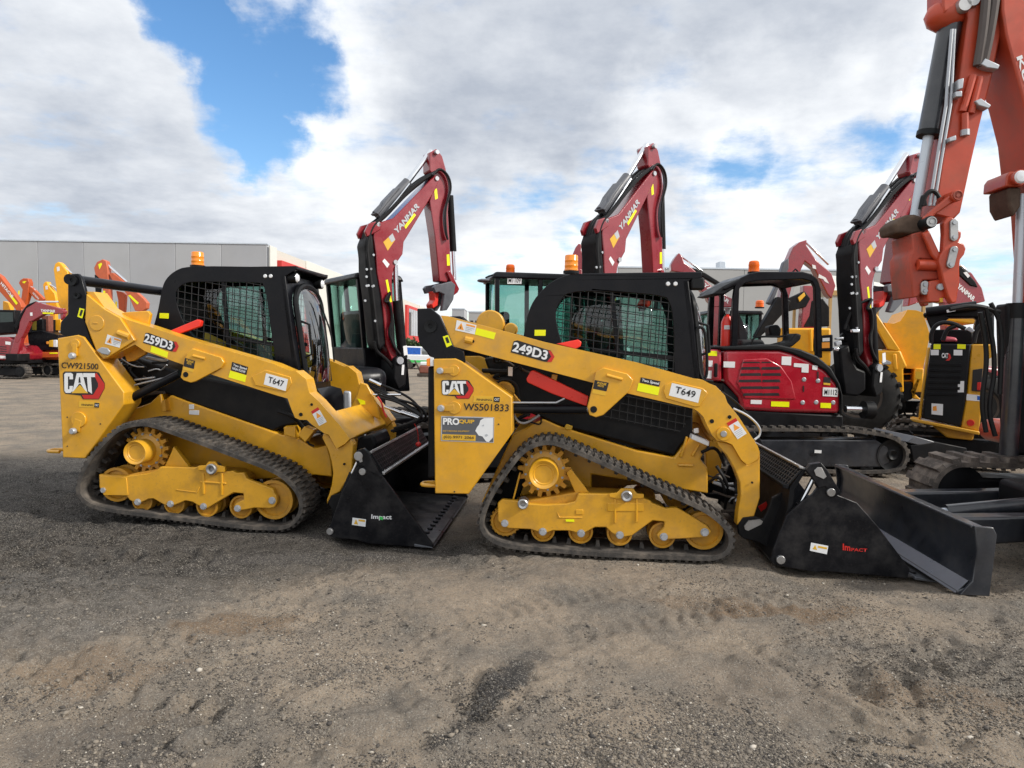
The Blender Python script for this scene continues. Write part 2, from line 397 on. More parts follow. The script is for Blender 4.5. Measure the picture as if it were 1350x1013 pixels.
# ---------------------------------------------------------------- ground
YAW = -math.atan(80 / 900)
o_ = ground(800, 737); frR = Frame((o_.x, o_.y, 0), YAW)
o_ = ground(300, 697); frL = Frame((o_.x, o_.y, 0), YAW)
DIPS = [(frL, 1.15, 2.0, -.1, 1.8, .085), (frR, 1.45, 2.6, -.1, 1.8, .052), (frL, .0, .7, -.2, 1.8, .022), (frR, -.4, .9, -.2, 1.8, .006)]
def gpt(px, py):
    v = ground(px, py); return v.x, v.y
def lines(lo, hi, step, far_lo, far_hi):
    c = list(np.arange(lo, hi, step)); s = step; x = hi
    while x < far_hi: c.append(x); s *= 1.13; x += s
    s = step; x = lo; pre = []
    while x > far_lo: s *= 1.13; x -= s; pre.append(x)
    return np.array(pre[::-1] + c)
xs = lines(-4.4, 5.2, .015, -700, 700); ys = lines(2.3, 7.0, .015, -60, 1500)
XX, YY = np.meshgrid(xs, ys)
def vnoise(X, Y, seed, s):
    """smooth value noise on arrays"""
    rs = np.random.RandomState(seed); T = rs.rand(256, 256)
    U = X * s; V = Y * s; iu = np.floor(U).astype(int); iv = np.floor(V).astype(int); fu = U - iu; fv = V - iv
    fu = fu * fu * (3 - 2 * fu); fv = fv * fv * (3 - 2 * fv)
    g = lambda a, b: T[(iu + a) % 256, (iv + b) % 256]
    return (g(0, 0) * (1 - fu) + g(1, 0) * fu) * (1 - fv) + (g(0, 1) * (1 - fu) + g(1, 1) * fu) * fv - .5
def ROUGH(X, Y): return np.clip(.75 + 1.6 * vnoise(X, Y, 12, .9) + 1.2 * vnoise(X, Y, 13, 2.7), .15, 1.7)
def height(X, Y):
    Z = .045 * vnoise(X, Y, 1, .7) + .03 * vnoise(X + .3 * Y, Y, 2, 2.1) + .020 * vnoise(X, Y, 3, 5.3) + .026 * vnoise(X, Y, 4, 11.1) * ROUGH(X, Y) + .020 * vnoise(X + .4 * Y, Y, 5, 23) * ROUGH(X, Y) + .012 * vnoise(X, Y, 6, 43) * ROUGH(X, Y)
    # curved marks left by turning tracks: bearings of the arcs' centres
    for (cx, cy), r0, r1, a0, a1, n_, h in ARCS:
        dx = X - cx; dy = Y - cy; rr = np.hypot(dx, dy); th = np.arctan2(dy, dx)
        m_ = np.clip((rr - r0) / .06, 0, 1) * np.clip((r1 - rr) / .06, 0, 1) * np.clip((th - a0) / .12, 0, 1) * np.clip((a1 - th) / .12, 0, 1)
        Z = Z + h * m_ * (np.sin(th * n_ + 5 * rr + 2.5 * vnoise(X, Y, 9, 2)) ** 3)
    for (x0, y0), (x1, y1), wd, per, h in RUTS:
        ux, uy = x1 - x0, y1 - y0; Ln = math.hypot(ux, uy); ux /= Ln; uy /= Ln
        t = (X - x0) * ux + (Y - y0) * uy; q = -(X - x0) * uy + (Y - y0) * ux
        m_ = np.clip((wd / 2 - np.abs(q)) / .05, 0, 1) * np.clip(t / .2, 0, 1) * np.clip((Ln - t) / .2, 0, 1)
        Z = Z + m_ * (-.008 + h * (1 + 1.6 * vnoise(X, Y, 15, 3.1)) * np.sin(2 * math.pi * t / per + 6 * np.abs(q) / wd + 5 * vnoise(X, Y, 8, 1.7) + 3 * vnoise(X, Y, 16, 6)))
    for fr, xa, xb, ya_, yb_, dp in DIPS:
        c, sn = math.cos(fr.yaw), math.sin(fr.yaw); lx = (X - fr.o.x) * c + (Y - fr.o.y) * sn; ly = -(X - fr.o.x) * sn + (Y - fr.o.y) * c
        m_ = np.clip(np.minimum(lx - xa, xb - lx) / .35 + 1, 0, 1) * np.clip(np.minimum(ly - ya_, yb_ - ly) / .45 + 1, 0, 1); m_ = m_ * m_ * (3 - 2 * m_)
        Z = Z * (1 - .65 * m_) - dp * m_
    far = np.clip((np.hypot(X, Y - 5) - 9) / 10, 0, 1)
    return Z * (1 - .8 * far) - .012
ARCS = [(gpt(1430, 985), .62, .95, 1.6, 3.6, 15, .030), (gpt(1320, 1010), .45, .8, 1.4, 3.8, 13, .034), (gpt(1210, 940), .55, .9, 2.0, 4.2, 14, .030), (gpt(330, 985), .25, .75, -.6, 1.9, 9, .024), (gpt(640, 1000), .4, .8, .3, 2.6, 11, .018)]
RUTS = [(gpt(-60, 870), gpt(330, 960), .42, .16, .020), (gpt(520, 830), gpt(830, 760), .36, .11, .008), (gpt(660, 835), gpt(1120, 775), .40, .13, .008), (gpt(1180, 830), gpt(1420, 940), .45, .16, .018), (gpt(-80, 740), gpt(330, 730), .5, .2, .018), (gpt(-80, 590), gpt(100, 560), .6, .5, .03), (gpt(-80, 650), gpt(110, 620), .6, .5, .03), (gpt(-80, 530), gpt(80, 515), .8, .6, .05)]
ZZ = height(XX, YY)
ny, nx = XX.shape
V = np.stack([XX, YY, ZZ], -1).reshape(-1, 3)
ii = np.arange(ny * nx).reshape(ny, nx)
Q = np.stack([ii[:-1, :-1], ii[:-1, 1:], ii[1:, 1:], ii[1:, :-1]], -1).reshape(-1, 4)
def np_mesh(name, V, Q, k):
    me = bpy.data.meshes.new(name); me.vertices.add(len(V)); me.vertices.foreach_set('co', V.astype(np.float32).ravel())
    me.loops.add(Q.size); me.loops.foreach_set('vertex_index', Q.astype(np.int32).ravel())
    me.polygons.add(len(Q)); me.polygons.foreach_set('loop_start', np.arange(0, Q.size, k, dtype=np.int32)); me.polygons.foreach_set('loop_total', np.full(len(Q), k, dtype=np.int32))
    me.update(calc_edges=True); me.validate(); return me
def ground_material():
    Mg = bpy.data.materials.new('packed_dirt'); Mg.use_nodes = True
    nt = Mg.node_tree; n = nt.nodes; l = nt.links; bs = n['Principled BSDF']; bs.inputs['Specular IOR Level'].default_value = .2
    tc = n.new('ShaderNodeTexCoord'); OB = tc.outputs['Object']
    def nz(sc, det=6, ro=.6, vec=None):
        x = n.new('ShaderNodeTexNoise'); x.inputs['Scale'].default_value = sc; x.inputs['Detail'].default_value = det; x.inputs['Roughness'].default_value = ro
        l.new(vec or OB, x.inputs['Vector']); return x.outputs['Fac']
    def rng(v, a, b, c=0.0, d=1.0):
        x = n.new('ShaderNodeMapRange'); x.interpolation_type = 'SMOOTHSTEP'; l.new(v, x.inputs['Value'])
        for k, q in zip(('From Min', 'From Max', 'To Min', 'To Max'), (a, b, c, d)): x.inputs[k].default_value = q
        return x.outputs[0]
    def mix(f, a, b):
        x = n.new('ShaderNodeMix'); x.data_type = 'RGBA'
        if isinstance(f, float): x.inputs[0].default_value = f
        else: l.new(f, x.inputs[0])
        for k, q in ((6, a), (7, b)):
            if isinstance(q, tuple): x.inputs[k].default_value = (*q, 1)
            else: l.new(q, x.inputs[k])
        return x.outputs[2]
    def mt(op, a, b=None):
        x = n.new('ShaderNodeMath'); x.operation = op; x.use_clamp = op in ('MULTIPLY', 'ADD')
        for k, v in enumerate((a, b)):
            if v is None: continue
            if isinstance(v, (int, float)): x.inputs[k].default_value = v
            else: l.new(v, x.inputs[k])
        return x.outputs[0]
    # positions bent by noise so the patches have ragged rims
    wv = n.new('ShaderNodeTexNoise'); wv.inputs['Scale'].default_value = 2.2; wv.inputs['Detail'].default_value = 7; l.new(OB, wv.inputs['Vector'])
    w1 = n.new('ShaderNodeVectorMath'); w1.operation = 'SUBTRACT'; l.new(wv.outputs['Color'], w1.inputs[0]); w1.inputs[1].default_value = (.5, .5, .5)
    w2 = n.new('ShaderNodeVectorMath'); w2.operation = 'MULTIPLY_ADD'; l.new(w1.outputs[0], w2.inputs[0]); w2.inputs[1].default_value = (.75, .75, 0); l.new(OB, w2.inputs[2])
    wf = n.new('ShaderNodeTexNoise'); wf.inputs['Scale'].default_value = 7; wf.inputs['Detail'].default_value = 9; wf.inputs['Roughness'].default_value = .72; l.new(OB, wf.inputs['Vector'])
    wg = n.new('ShaderNodeVectorMath'); wg.operation = 'SUBTRACT'; l.new(wf.outputs['Color'], wg.inputs[0]); wg.inputs[1].default_value = (.5, .5, .5)
    w3 = n.new('ShaderNodeVectorMath'); w3.operation = 'MULTIPLY_ADD'; l.new(wg.outputs[0], w3.inputs[0]); w3.inputs[1].default_value = (.34, .34, 0); l.new(OB, w3.inputs[2])
    def patch(x, y, rx, ry, rot=0.0):
        mp = n.new('ShaderNodeMapping'); mp.vector_type = 'TEXTURE'; l.new((w2 if min(rx, ry) > .15 else w3).outputs[0], mp.inputs['Vector'])
        mp.inputs['Location'].default_value = (x, y, 0); mp.inputs['Rotation'].default_value = (0, 0, rot); mp.inputs['Scale'].default_value = (rx, ry, 1000)
        ln = n.new('ShaderNodeVectorMath'); ln.operation = 'LENGTH'; l.new(mp.outputs[0], ln.inputs[0])
        return rng(ln.outputs['Value'], 1.05, .55)
    tan = (.325, .262, .198); gry = (.175, .155, .132); dark = (.085, .078, .074); brn = (.20, .138, .088)
    mottled = mix(rng(nz(1.3, 8, .62), .36, .66), tan, gry)
    mottled = mix(mt('MULTIPLY', rng(nz(9, 8, .7), .50, .68), .55), mottled, (.095, .087, .08))
    mottled = mix(mt('MULTIPLY', rng(nz(4.2, 6, .65), .52, .70), .55), mottled, (.31, .255, .195))
    # darker earth at the left and behind the machines, as separate patches
    darkest = None
    dark_earth = mix(rng(nz(6, 8, .7), .38, .62), (.019, .0175, .017), (.054, .049, .046))
    c = mix(mt('MULTIPLY', patch(-5.4, 7.4, 5.6, 3.2), .97), mottled, dark_earth)
    c = mix(mt('MULTIPLY', patch(-2.0, 5.7, 2.5, 1.1), .92), c, dark_earth)
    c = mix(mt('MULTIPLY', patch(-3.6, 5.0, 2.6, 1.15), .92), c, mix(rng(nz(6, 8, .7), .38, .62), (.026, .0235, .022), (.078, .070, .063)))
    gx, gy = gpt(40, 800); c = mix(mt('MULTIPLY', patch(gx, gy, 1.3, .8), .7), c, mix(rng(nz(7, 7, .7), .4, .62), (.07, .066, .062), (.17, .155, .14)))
    for (px, py, rx, ry, rot, a, colr) in [(330, 815, .40, .20, 0, .8, brn), (1040, 805, .62, .17, -.12, .85, brn), (930, 790, .5, .12, -.1, .5, brn), (120, 880, .45, .25, 0, .5, brn), (1010, 900, .6, .3, .1, .35, (.25, .20, .155)),
                                          (652, 908, .10, .46, -.44, .97, (.045, .043, .043)), (672, 885, .145, .22, -.6, .8, (.05, .047, .046)), (603, 955, .055, .24, -.62, .85, (.04, .038, .037)), (700, 858, .13, .07, 0, .6, (.075, .07, .068)), (400, 735, .9, .14, .1, .5, dark), (140, 975, .5, .2, .2, .5, dark), (1240, 925, .5, .22, .1, .5, brn)]:
        gx, gy = gpt(px, py); c = mix(mt('MULTIPLY', patch(gx, gy, rx, ry, rot), a), c, colr)
    # grit: tiny light and dark chips
    vo = n.new('ShaderNodeTexVoronoi'); vo.inputs['Scale'].default_value = 85; l.new(OB, vo.inputs['Vector'])
    sp = n.new('ShaderNodeSeparateColor'); l.new(vo.outputs['Color'], sp.inputs[0])
    chip = mt('MULTIPLY', rng(vo.outputs['Distance'], .42, .30), mt('GREATER_THAN', sp.outputs[0], .62))
    c = mix(mt('MULTIPLY', chip, rng(nz(1.7, 5), .38, .62, .1, .75)), c, mix(sp.outputs[1], (.09, .086, .082), (.50, .46, .40)))
    vo2 = n.new('ShaderNodeTexVoronoi'); vo2.inputs['Scale'].default_value = 190; l.new(OB, vo2.inputs['Vector'])
    sp2 = n.new('ShaderNodeSeparateColor'); l.new(vo2.outputs['Color'], sp2.inputs[0])
    c = mix(mt('MULTIPLY', mt('GREATER_THAN', sp2.outputs[0], .72), .5), c, mix(sp2.outputs[1], (.08, .076, .072), (.46, .42, .36)))
    l.new(c, bs.inputs['Base Color']); bs.inputs['Roughness'].default_value = .95
    hsum = mt('ADD', mt('MULTIPLY', nz(22, 10, .72), .8), mt('MULTIPLY', chip, .22))
    b1 = n.new('ShaderNodeBump'); b1.inputs['Strength'].default_value = 1.0; b1.inputs['Distance'].default_value = .045; l.new(hsum, b1.inputs['Height'])
    l.new(b1.outputs[0], bs.inputs['Normal'])
    return Mg
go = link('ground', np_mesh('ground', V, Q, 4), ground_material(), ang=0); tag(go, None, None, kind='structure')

# loose stones on the dirt
rs = np.random.RandomState(5)
def stones(name, N, region, smin, smax, base_mat, seed, power=2.5, chips=False):
    rs = np.random.RandomState(seed)
    bm = bmesh.new(); bmesh.ops.create_icosphere(bm, subdivisions=1, radius=1) if not chips else [bm.faces.new(f) for vs in [[bm.verts.new(q) for q in ((1, 0, 0), (0, 1, 0), (-1, 0, 0), (0, -1, 0), (0, 0, 1), (0, 0, -1))]] for f in ((vs[0], vs[1], vs[4]), (vs[1], vs[2], vs[4]), (vs[2], vs[3], vs[4]), (vs[3], vs[0], vs[4]), (vs[1], vs[0], vs[5]), (vs[2], vs[1], vs[5]), (vs[3], vs[2], vs[5]), (vs[0], vs[3], vs[5]))]; bm.verts.index_update(); bv = np.array([v.co[:] for v in bm.verts]); bf = np.array([[v.index for v in f.verts] for f in bm.faces]); bm.free()
    pts = region(rs, N); N = len(pts)
    sz = smin + (smax - smin) * rs.rand(N) ** power
    d = bv[None] * (.7 + .6 * rs.rand(N, len(bv), 1)) * sz[:, None, None] * np.stack([1 + .6 * rs.rand(N), .8 + .4 * rs.rand(N), .45 + .35 * rs.rand(N)], -1)[:, None]
    th = rs.rand(N) * 6.28; ca, sa = np.cos(th)[:, None], np.sin(th)[:, None]
    X = d[..., 0] * ca - d[..., 1] * sa + pts[:, None, 0]; Y = d[..., 0] * sa + d[..., 1] * ca + pts[:, None, 1]
    hz = height(pts[:, 0], pts[:, 1]); Zc = d[..., 2] + hz[:, None] + .15 * sz[:, None]
    V = np.stack([X, Y, Zc], -1).reshape(-1, 3); Fc = (bf[None] + (np.arange(N) * len(bv))[:, None, None]).reshape(-1, 3)
    o = link(name, np_mesh(name, V, Fc, 3), base_mat, ang=0); return o
def stone_material():
    Ms = bpy.data.materials.new('crushed_stone'); Ms.use_nodes = True; nt = Ms.node_tree; n = nt.nodes; l = nt.links; bs = n['Principled BSDF']
    g = n.new('ShaderNodeNewGeometry'); cr = n.new('ShaderNodeValToRGB'); e = cr.color_ramp.elements
    e[0].color = (.05, .046, .044, 1); e[1].color = (.50, .46, .40, 1); e.new(.5).color = (.145, .127, .108, 1); e.new(.94).color = (.25, .215, .172, 1)
    l.new(g.outputs['Random Per Island'], cr.inputs[0])
    tc = n.new('ShaderNodeTexCoord'); wv = n.new('ShaderNodeTexNoise'); wv.inputs['Scale'].default_value = 1.4; wv.inputs['Detail'].default_value = 5; l.new(tc.outputs['Object'], wv.inputs['Vector'])
    a = n.new('ShaderNodeVectorMath'); a.operation = 'MULTIPLY_ADD'; l.new(wv.outputs['Color'], a.inputs[0]); a.inputs[1].default_value = (1.6, 1.6, 0); l.new(tc.outputs['Object'], a.inputs[2])
    def darken(x, y, rx, ry, rot, lo):                    # stones lying in the dark patches are darkened too
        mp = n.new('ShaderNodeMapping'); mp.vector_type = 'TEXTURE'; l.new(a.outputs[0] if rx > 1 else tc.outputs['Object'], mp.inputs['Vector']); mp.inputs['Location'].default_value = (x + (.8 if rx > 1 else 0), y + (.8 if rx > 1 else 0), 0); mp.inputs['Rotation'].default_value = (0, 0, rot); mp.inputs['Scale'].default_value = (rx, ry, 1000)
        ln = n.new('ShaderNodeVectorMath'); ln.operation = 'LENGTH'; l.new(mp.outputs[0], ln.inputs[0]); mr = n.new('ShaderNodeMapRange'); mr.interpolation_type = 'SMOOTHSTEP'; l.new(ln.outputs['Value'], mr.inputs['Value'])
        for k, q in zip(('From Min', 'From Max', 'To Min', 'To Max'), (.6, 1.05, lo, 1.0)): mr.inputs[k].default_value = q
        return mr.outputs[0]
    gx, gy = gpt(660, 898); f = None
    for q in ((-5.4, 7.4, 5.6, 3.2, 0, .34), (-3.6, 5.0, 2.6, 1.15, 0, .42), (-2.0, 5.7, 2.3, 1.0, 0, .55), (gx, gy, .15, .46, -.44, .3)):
        o = darken(*q)
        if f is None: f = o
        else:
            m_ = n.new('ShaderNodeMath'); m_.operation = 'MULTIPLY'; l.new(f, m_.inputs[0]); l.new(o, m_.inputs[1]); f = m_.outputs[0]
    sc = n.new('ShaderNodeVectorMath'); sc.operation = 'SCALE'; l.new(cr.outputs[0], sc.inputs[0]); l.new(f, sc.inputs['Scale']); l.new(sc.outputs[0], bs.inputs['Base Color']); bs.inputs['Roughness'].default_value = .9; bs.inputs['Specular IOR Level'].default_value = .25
    return Ms
def reg(bias, pw=.62):
    def f(rs, N):
        px = rs.rand(N) * 1560 - 105; py = 600 + 440 * rs.rand(N) ** pw
        c, sn = math.cos(ROLL), math.sin(ROLL); a = (px - CX) / FPX; b = (py - CY) / FPX; X = a * c + b * sn; Yd = -a * sn + b * c
        dz = _f.z - _u.z * Yd; t = -CAM.z / dz; P = np.stack([X * t, (_f.y - _u.y * Yd) * t], -1)
        k = 1.5 * vnoise(P[:, 0], P[:, 1], 21, .8) + 1.4 * vnoise(P[:, 0], P[:, 1], 22, 2.3) + 1.0 * vnoise(P[:, 0], P[:, 1], 23, 6.1) + .25 * rs.randn(N)
        return P[k > bias]
    return f
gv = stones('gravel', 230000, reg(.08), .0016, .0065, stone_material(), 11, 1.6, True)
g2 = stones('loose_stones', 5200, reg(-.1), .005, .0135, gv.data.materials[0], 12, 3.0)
tag(gv, 'fine grey and tan gravel scattered over the packed dirt', None, kind='stuff'); tag(g2, 'larger loose stones lying on the packed dirt', None, kind='stuff')
# ---------------------------------------------------------------- compact track loaders
WID = 1.74
def both(fr, pts, y0, y1, name, mats, parent, bevel=.006, holes=(), far=True, yref=None):
    """the near piece and its twin on the far side of the machine"""
    yr = y0 if yref is None else yref
    xz = fr.xz(pts, yr); hz = [fr.xz(h, yr) for h in holes]
    o = MB().poly(xz, y0, y1, hz).build(name, mats, parent, bevel)
    f = MB().poly(xz, WID - y1, WID - y0, hz).build(name, mats, parent, bevel) if far else None
    return o, f
def grid_in(mb, poly, y, step, ang, r=.0022, skew=90):
    """crossing wires clipped to an outline in (x, z)"""
    xs = [q[0] for q in poly]; zs = [q[1] for q in poly]; cx, cz = sum(xs) / len(xs), sum(zs) / len(zs)
    rad = max(math.hypot(q[0] - cx, q[1] - cz) for q in poly)
    for a in (ang, ang + skew):
        ux, uz = math.cos(R(a)), math.sin(R(a)); k = -rad
        while k < rad:
            ox, oz = cx - uz * k, cz + ux * k; ts = []
            for p, q in zip(poly, poly[1:] + poly[:1]):
                ex, ez = q[0] - p[0], q[1] - p[1]; den = ux * ez - uz * ex
                if abs(den) < 1e-9: continue
                t = ((p[0] - ox) * ez - (p[1] - oz) * ex) / den; s = ((p[0] - ox) * uz - (p[1] - oz) * ux) / den
                if 0 <= s < 1: ts.append(t)
            ts.sort()
            for t0, t1 in zip(ts[::2], ts[1::2]):
                mb.cyl((ox + ux * t0, y, oz + uz * t0), (ox + ux * t1, y, oz + uz * t1), r, 5, cap=False)
            k += step
def arc_smooth(pts, it=2):
    P = [Vector(p) for p in pts]
    for _ in range(it):
        Qn = []
        for a, b in zip(P, P[1:] + P[:1]): Qn += [a * .75 + b * .25, a * .25 + b * .75]
        P = Qn
    return P
def resample(P, step):
    P = [Vector(p) for p in P]; L_ = [(b - a).length for a, b in zip(P, P[1:] + P[:1])]; tot = sum(L_)
    N = max(8, round(tot / step)); out = []; k = 0; acc = 0
    for i in range(N):
        s = tot * i / N
        while acc + L_[k] < s: acc += L_[k]; k += 1
        out.append(P[k].lerp(P[(k + 1) % len(P)], (s - acc) / max(L_[k], 1e-9)))
    return out
def track_part(xz, y0, y1, parent, pitch=.058, lug=.021, belt=.034, name='rubber_track', m='rubber', wide_lug=False):
    P = resample(arc_smooth(xz, 2), pitch / 3)
    P = P[:len(P) // 3 * 3]; N = len(P)
    area = sum(a.x * b.y - b.x * a.y for a, b in zip(P, P[1:] + P[:1])); sg = 1 if area > 0 else -1
    mb = MB(); nr = []
    for k in range(N):
        t = (P[(k + 1) % N] - P[k - 1]).normalized(); nr.append(Vector((t.y, -t.x)) * sg)   # outward
    o0 = [P[k] - nr[k] * lug for k in range(N)]; o1 = [P[k] - nr[k] * (lug + belt) for k in range(N)]
    ra = []
    for pts, y in ((o0, y0), (o0, y1), (o1, y1), (o1, y0)): ra.append([mb.bm.verts.new((q.x, y, q.y)) for q in pts])
    for a, b in zip(ra, ra[1:] + ra[:1]):
        for k in range(N): mb.face([a[k], a[(k + 1) % N], b[(k + 1) % N], b[k]])
    mid = (y0 + y1) / 2
    def lugbox(k, ya, yb, f):
        k0, k1 = k % N, (k + 2) % N
        lo = []; hi = []
        d = (o0[k1] - o0[k0]) * .12; base = o0
        a, b = o0[k0] + d, o0[k1] - d; ha, hb = a + nr[k0] * lug * f + d * .6, b + nr[k1] * lug * f - d * .6
        a = a - nr[k0] * .003; b = b - nr[k1] * .003
        mb.hexa([(a.x, ya, a.y), (b.x, ya, b.y), (b.x, yb, b.y), (a.x, yb, a.y)], [(ha.x, ya + .006, ha.y), (hb.x, ya + .006, hb.y), (hb.x, yb - .006, hb.y), (ha.x, yb - .006, ha.y)])
    ins = .012
    for k in range(0, N, 3):
        if wide_lug: lugbox(k, y0 + .005, y1 - .005, 1); continue
        lugbox(k, y0 + ins, y0 + (y1 - y0) * .36, 1); lugbox(k + 1, y0 + (y1 - y0) * .34, y0 + (y1 - y0) * .68, 1); lugbox(k, y0 + (y1 - y0) * .66, y1 - ins, 1)
    for k in range(0, N, 6):                                   # drive lugs inside
        a = o1[k]; q = nr[k]; t = Vector((-q.y, q.x)) * .018; h = a - q * .045
        mb.hexa([((a - t).x, mid - .04, (a - t).y), ((a + t).x, mid - .04, (a + t).y), ((a + t).x, mid + .04, (a + t).y), ((a - t).x, mid + .04, (a - t).y)],
                [((h - t * .6).x, mid - .03, (h - t * .6).y), ((h + t * .6).x, mid - .03, (h + t * .6).y), ((h + t * .6).x, mid + .03, (h + t * .6).y), ((h - t * .6).x, mid + .03, (h - t * .6).y)])
    return mb.build(name, M[m], parent, ang=40)
def gear(mb, c, r0, r1, nt_, y0, y1, rot=0.0, hole=0):
    pts = []
    for k in range(nt_):
        for f, r in ((-.30, r0), (-.20, r1), (.20, r1), (.30, r0)):
            t = 2 * math.pi * (k + f) / nt_ + rot; pts.append((c[0] + r * math.cos(t), c[1] + r * math.sin(t)))
    mb.poly(pts, y0, y1)
def wheel(fr, c, r, y0, y1, parent, name='roller', m='yellow_dirty', bolt=True, flange=.82):
    cx, cz = c; t = y1 - y0
    prof = [(0.012, y0 + .02), (r * .30, y0 + .02), (r * .34, y0 + .012), (r * .78, y0 + .022), (r * .84, y0), (r, y0 + .002), (r, y0 + t * .32), (r * flange, y0 + t * .36), (r * flange, y0 + t * .64), (r, y0 + t * .68), (r, y1), (.012, y1)]
    o = MB().lathe((cx, 0, cz), prof, 30).build(name, M[m], parent, ang=35)
    return o
def hexbolt(mb, x, y, z, r=.014, h=.014):
    mb.cyl((x, y, z), (x, y - h * .35, z), r * 1.25, 12); mb.cyl((x, y - h * .3, z), (x, y - h, z), r, 6)

def soften(pts, it=2, lim=48):
    P = [Vector(p) for p in pts]
    for _ in range(it):
        Qn = []
        for k, p in enumerate(P):
            a, b = P[k - 1], P[(k + 1) % len(P)]; u, v = (p - a), (b - p)
            if u.length < 1e-6 or v.length < 1e-6: continue
            if u.angle(v) < R(lim) and u.angle(v) > R(3): Qn += [p.lerp(a, .25), p.lerp(b, .25)]
            else: Qn.append(p)
        P = Qn
    return [(p.x, p.y) for p in P]
def build_loader(S):
    """S holds one machine's outlines, read off the photograph on the planes of its own side"""
    fr = S['fr']; root = empty('compact_track_loader', fr, S['label'], 'track loader', 'compact track loaders with black buckets')
    Y = M['yellow']; K_ = M['black']; MBk = M['matte_black']
    # body between the tracks
    xz = fr.xz(S['body'], .43)
    MB().poly(xz, .43, WID - .43).build('chassis', M['yellow'], root, .012)
    MB().poly(fr.xz(S['blackbody'], .45), .45, WID - .45).build('engine_cover', MBk, root, .02)
    if S.get('belly'): MB().poly(fr.xz(S['belly'], .42), .42, WID - .42).build('belly_pan', MBk, root, .02)
    # towers
    n_, f_ = both(fr, S['tower'], .05, .30, 'rear_tower', Y, root, .008)
    for (qx, qy, r, kx, ky, kr) in S['latches']:
        mb = MB(); a = fr.p(qx, qy, .05); b = fr.p(kx, ky, .05); rr = r / S['ppm']
        mb.cyl((a.x, .055, a.z), (a.x, .036, a.z), rr, 20); d = (b - a); d.y = 0; w_ = rr * .5
        nn = Vector((-d.z, 0, d.x)).normalized() * w_
        mb.hexa([(a + nn)[:], (b + nn)[:], (b - nn)[:], (a - nn)[:]], [(v[0], v[1] - .016, v[2]) for v in ((a + nn), (b + nn), (b - nn), (a - nn))])
        mb.build('latch', Y, n_, .003)
        mb = MB(); mb.lathe((b.x, 0, b.z), [(.003, .03), (kr / S['ppm'] * .8, .03), (kr / S['ppm'], .022), (kr / S['ppm'], .0), (kr / S['ppm'] * .75, -.012), (.003, -.012)][::-1], 18)
        mb.build('knob', M['zinc'], n_)
    for (qx, qy) in S['holes']:
        a = fr.p(qx, qy, .05); MB().cyl((a.x, .053, a.z), (a.x, .047, a.z), .006, 10).build('bolt_hole', M['ink'], n_)
    # bumper, tow eye and rear lamp
    if S.get('rear'):
        MB().poly(fr.xz(S['rear'], .12), .12, WID - .12).build('rear_door', MBk, root, .015)
    p = fr.p(*S['tow'], .2); MB().tube([(p.x + .12, .14, p.z), (p.x + .02, .14, p.z), (p.x - .02, .17, p.z), (p.x - .02, .23, p.z), (p.x + .02, .26, p.z), (p.x + .12, .26, p.z)], .016, 8, 1).build('tow_eye', Y, root)
    if S.get('tail'):
        mb = MB(); mb.poly(fr.xz(S['tail'], .06), .06, .2); o = mb.build('rear_lamp', M['amber'], root, .004)
        MB().poly(fr.xz(S['tail2'], .058), .058, .2).build('reflector', M['white'], o, .002)
    # arms
    n_arm, f_arm = both(fr, S['arm'], .09, .27, 'lift_arm', Y, root, .010, yref=.09)
    for a_ in (n_arm,):
        MB().poly(fr.xz(S['gusset'], .065), .065, .095).build('gusset_plate', Y, a_, .006)
        for q in S['emboss']:
            mb = MB(); mb.poly(fr.xz(q, .088), .083, .1); mb.build('pressed_panel', Y, a_, .005)
        for q in S['slots']:
            a, b, r, yy = q; a = fr.p(*a, yy); b = fr.p(*b, yy)
            mb = MB(); mb.tube([(a.x, yy, a.z), (b.x, yy, b.z)], r / S['ppm'], 10); mb.build('pressed_slot', Y, a_)
        if S.get('armplate'):
            MB().poly(fr.xz(S['armplate'], .062), .062, .095).build('pivot_plate', Y, a_, .006)
        for (qx, qy, r, yy) in S['armholes']:
            a = fr.p(qx, qy, yy); MB().cyl((a.x, yy + .003, a.z), (a.x, yy - .003, a.z), r / S['ppm'], 14).build('pin_hole', M['plastic'], a_)
    both(fr, S['leg'], .13, .24, 'arm_leg', Y, root, .010)
    MB().poly(fr.xz(S['cross'], .26), .262, WID - .262).build('cross_tube', Y, root, .012)
    # links at the back
    for (y0, y1) in ((.07, .11), (.22, .26), (WID - .26, WID - .22), (WID - .11, WID - .07)):
        o = MB().poly(fr.xz(S['link'], y0 if y0 < .5 else .07), y0, y1).build('rear_link', K_, root, .006)
        if y0 < .1:
            for (qx, qy, r) in S['linkpins']:
                a = fr.p(qx, qy, .07); rr = r / S['ppm']; mb = MB()
                mb.lathe((a.x, 0, a.z), [(.004, .06), (rr * .35, .06), (rr * .4, .052), (rr, .048), (rr, .072), (.004, .072)], 20)
                mb.build('pin', M['plastic'], o)
    a = fr.p(*S['crosslink'], .2)
    MB().cyl((a.x, .12, a.z), (a.x, WID - .12, a.z), .047, 20).build('cross_shaft', K_, root)
    # cab
    y0, y1 = .46, WID - .46
    out = soften(fr.xz(S['cab'], y0)); win = soften(fr.xz(S['window'], y0), 2, 45)
    wc = Vector((sum(q[0] for q in win) / len(win), sum(q[1] for q in win) / len(win))); win2 = [(wc.x + (q[0] - wc.x) * 1.09, wc.y + (q[1] - wc.y) * 1.09) for q in win]
    cab = MB().poly(out, y0, y0 + .05, [win]).build('cab', K_, root, .010)
    MB().poly(out, y1 - .05, y1, [win2]).build('side_panel', K_, cab, .010)
    MB().poly(win, y0 + .038, y0 + .043).build('window_glass', M['glass'], cab, ang=0)
    MB().poly(win2, y1 - .043, y1 - .038).build('window_glass', M['glass'], cab, ang=0)
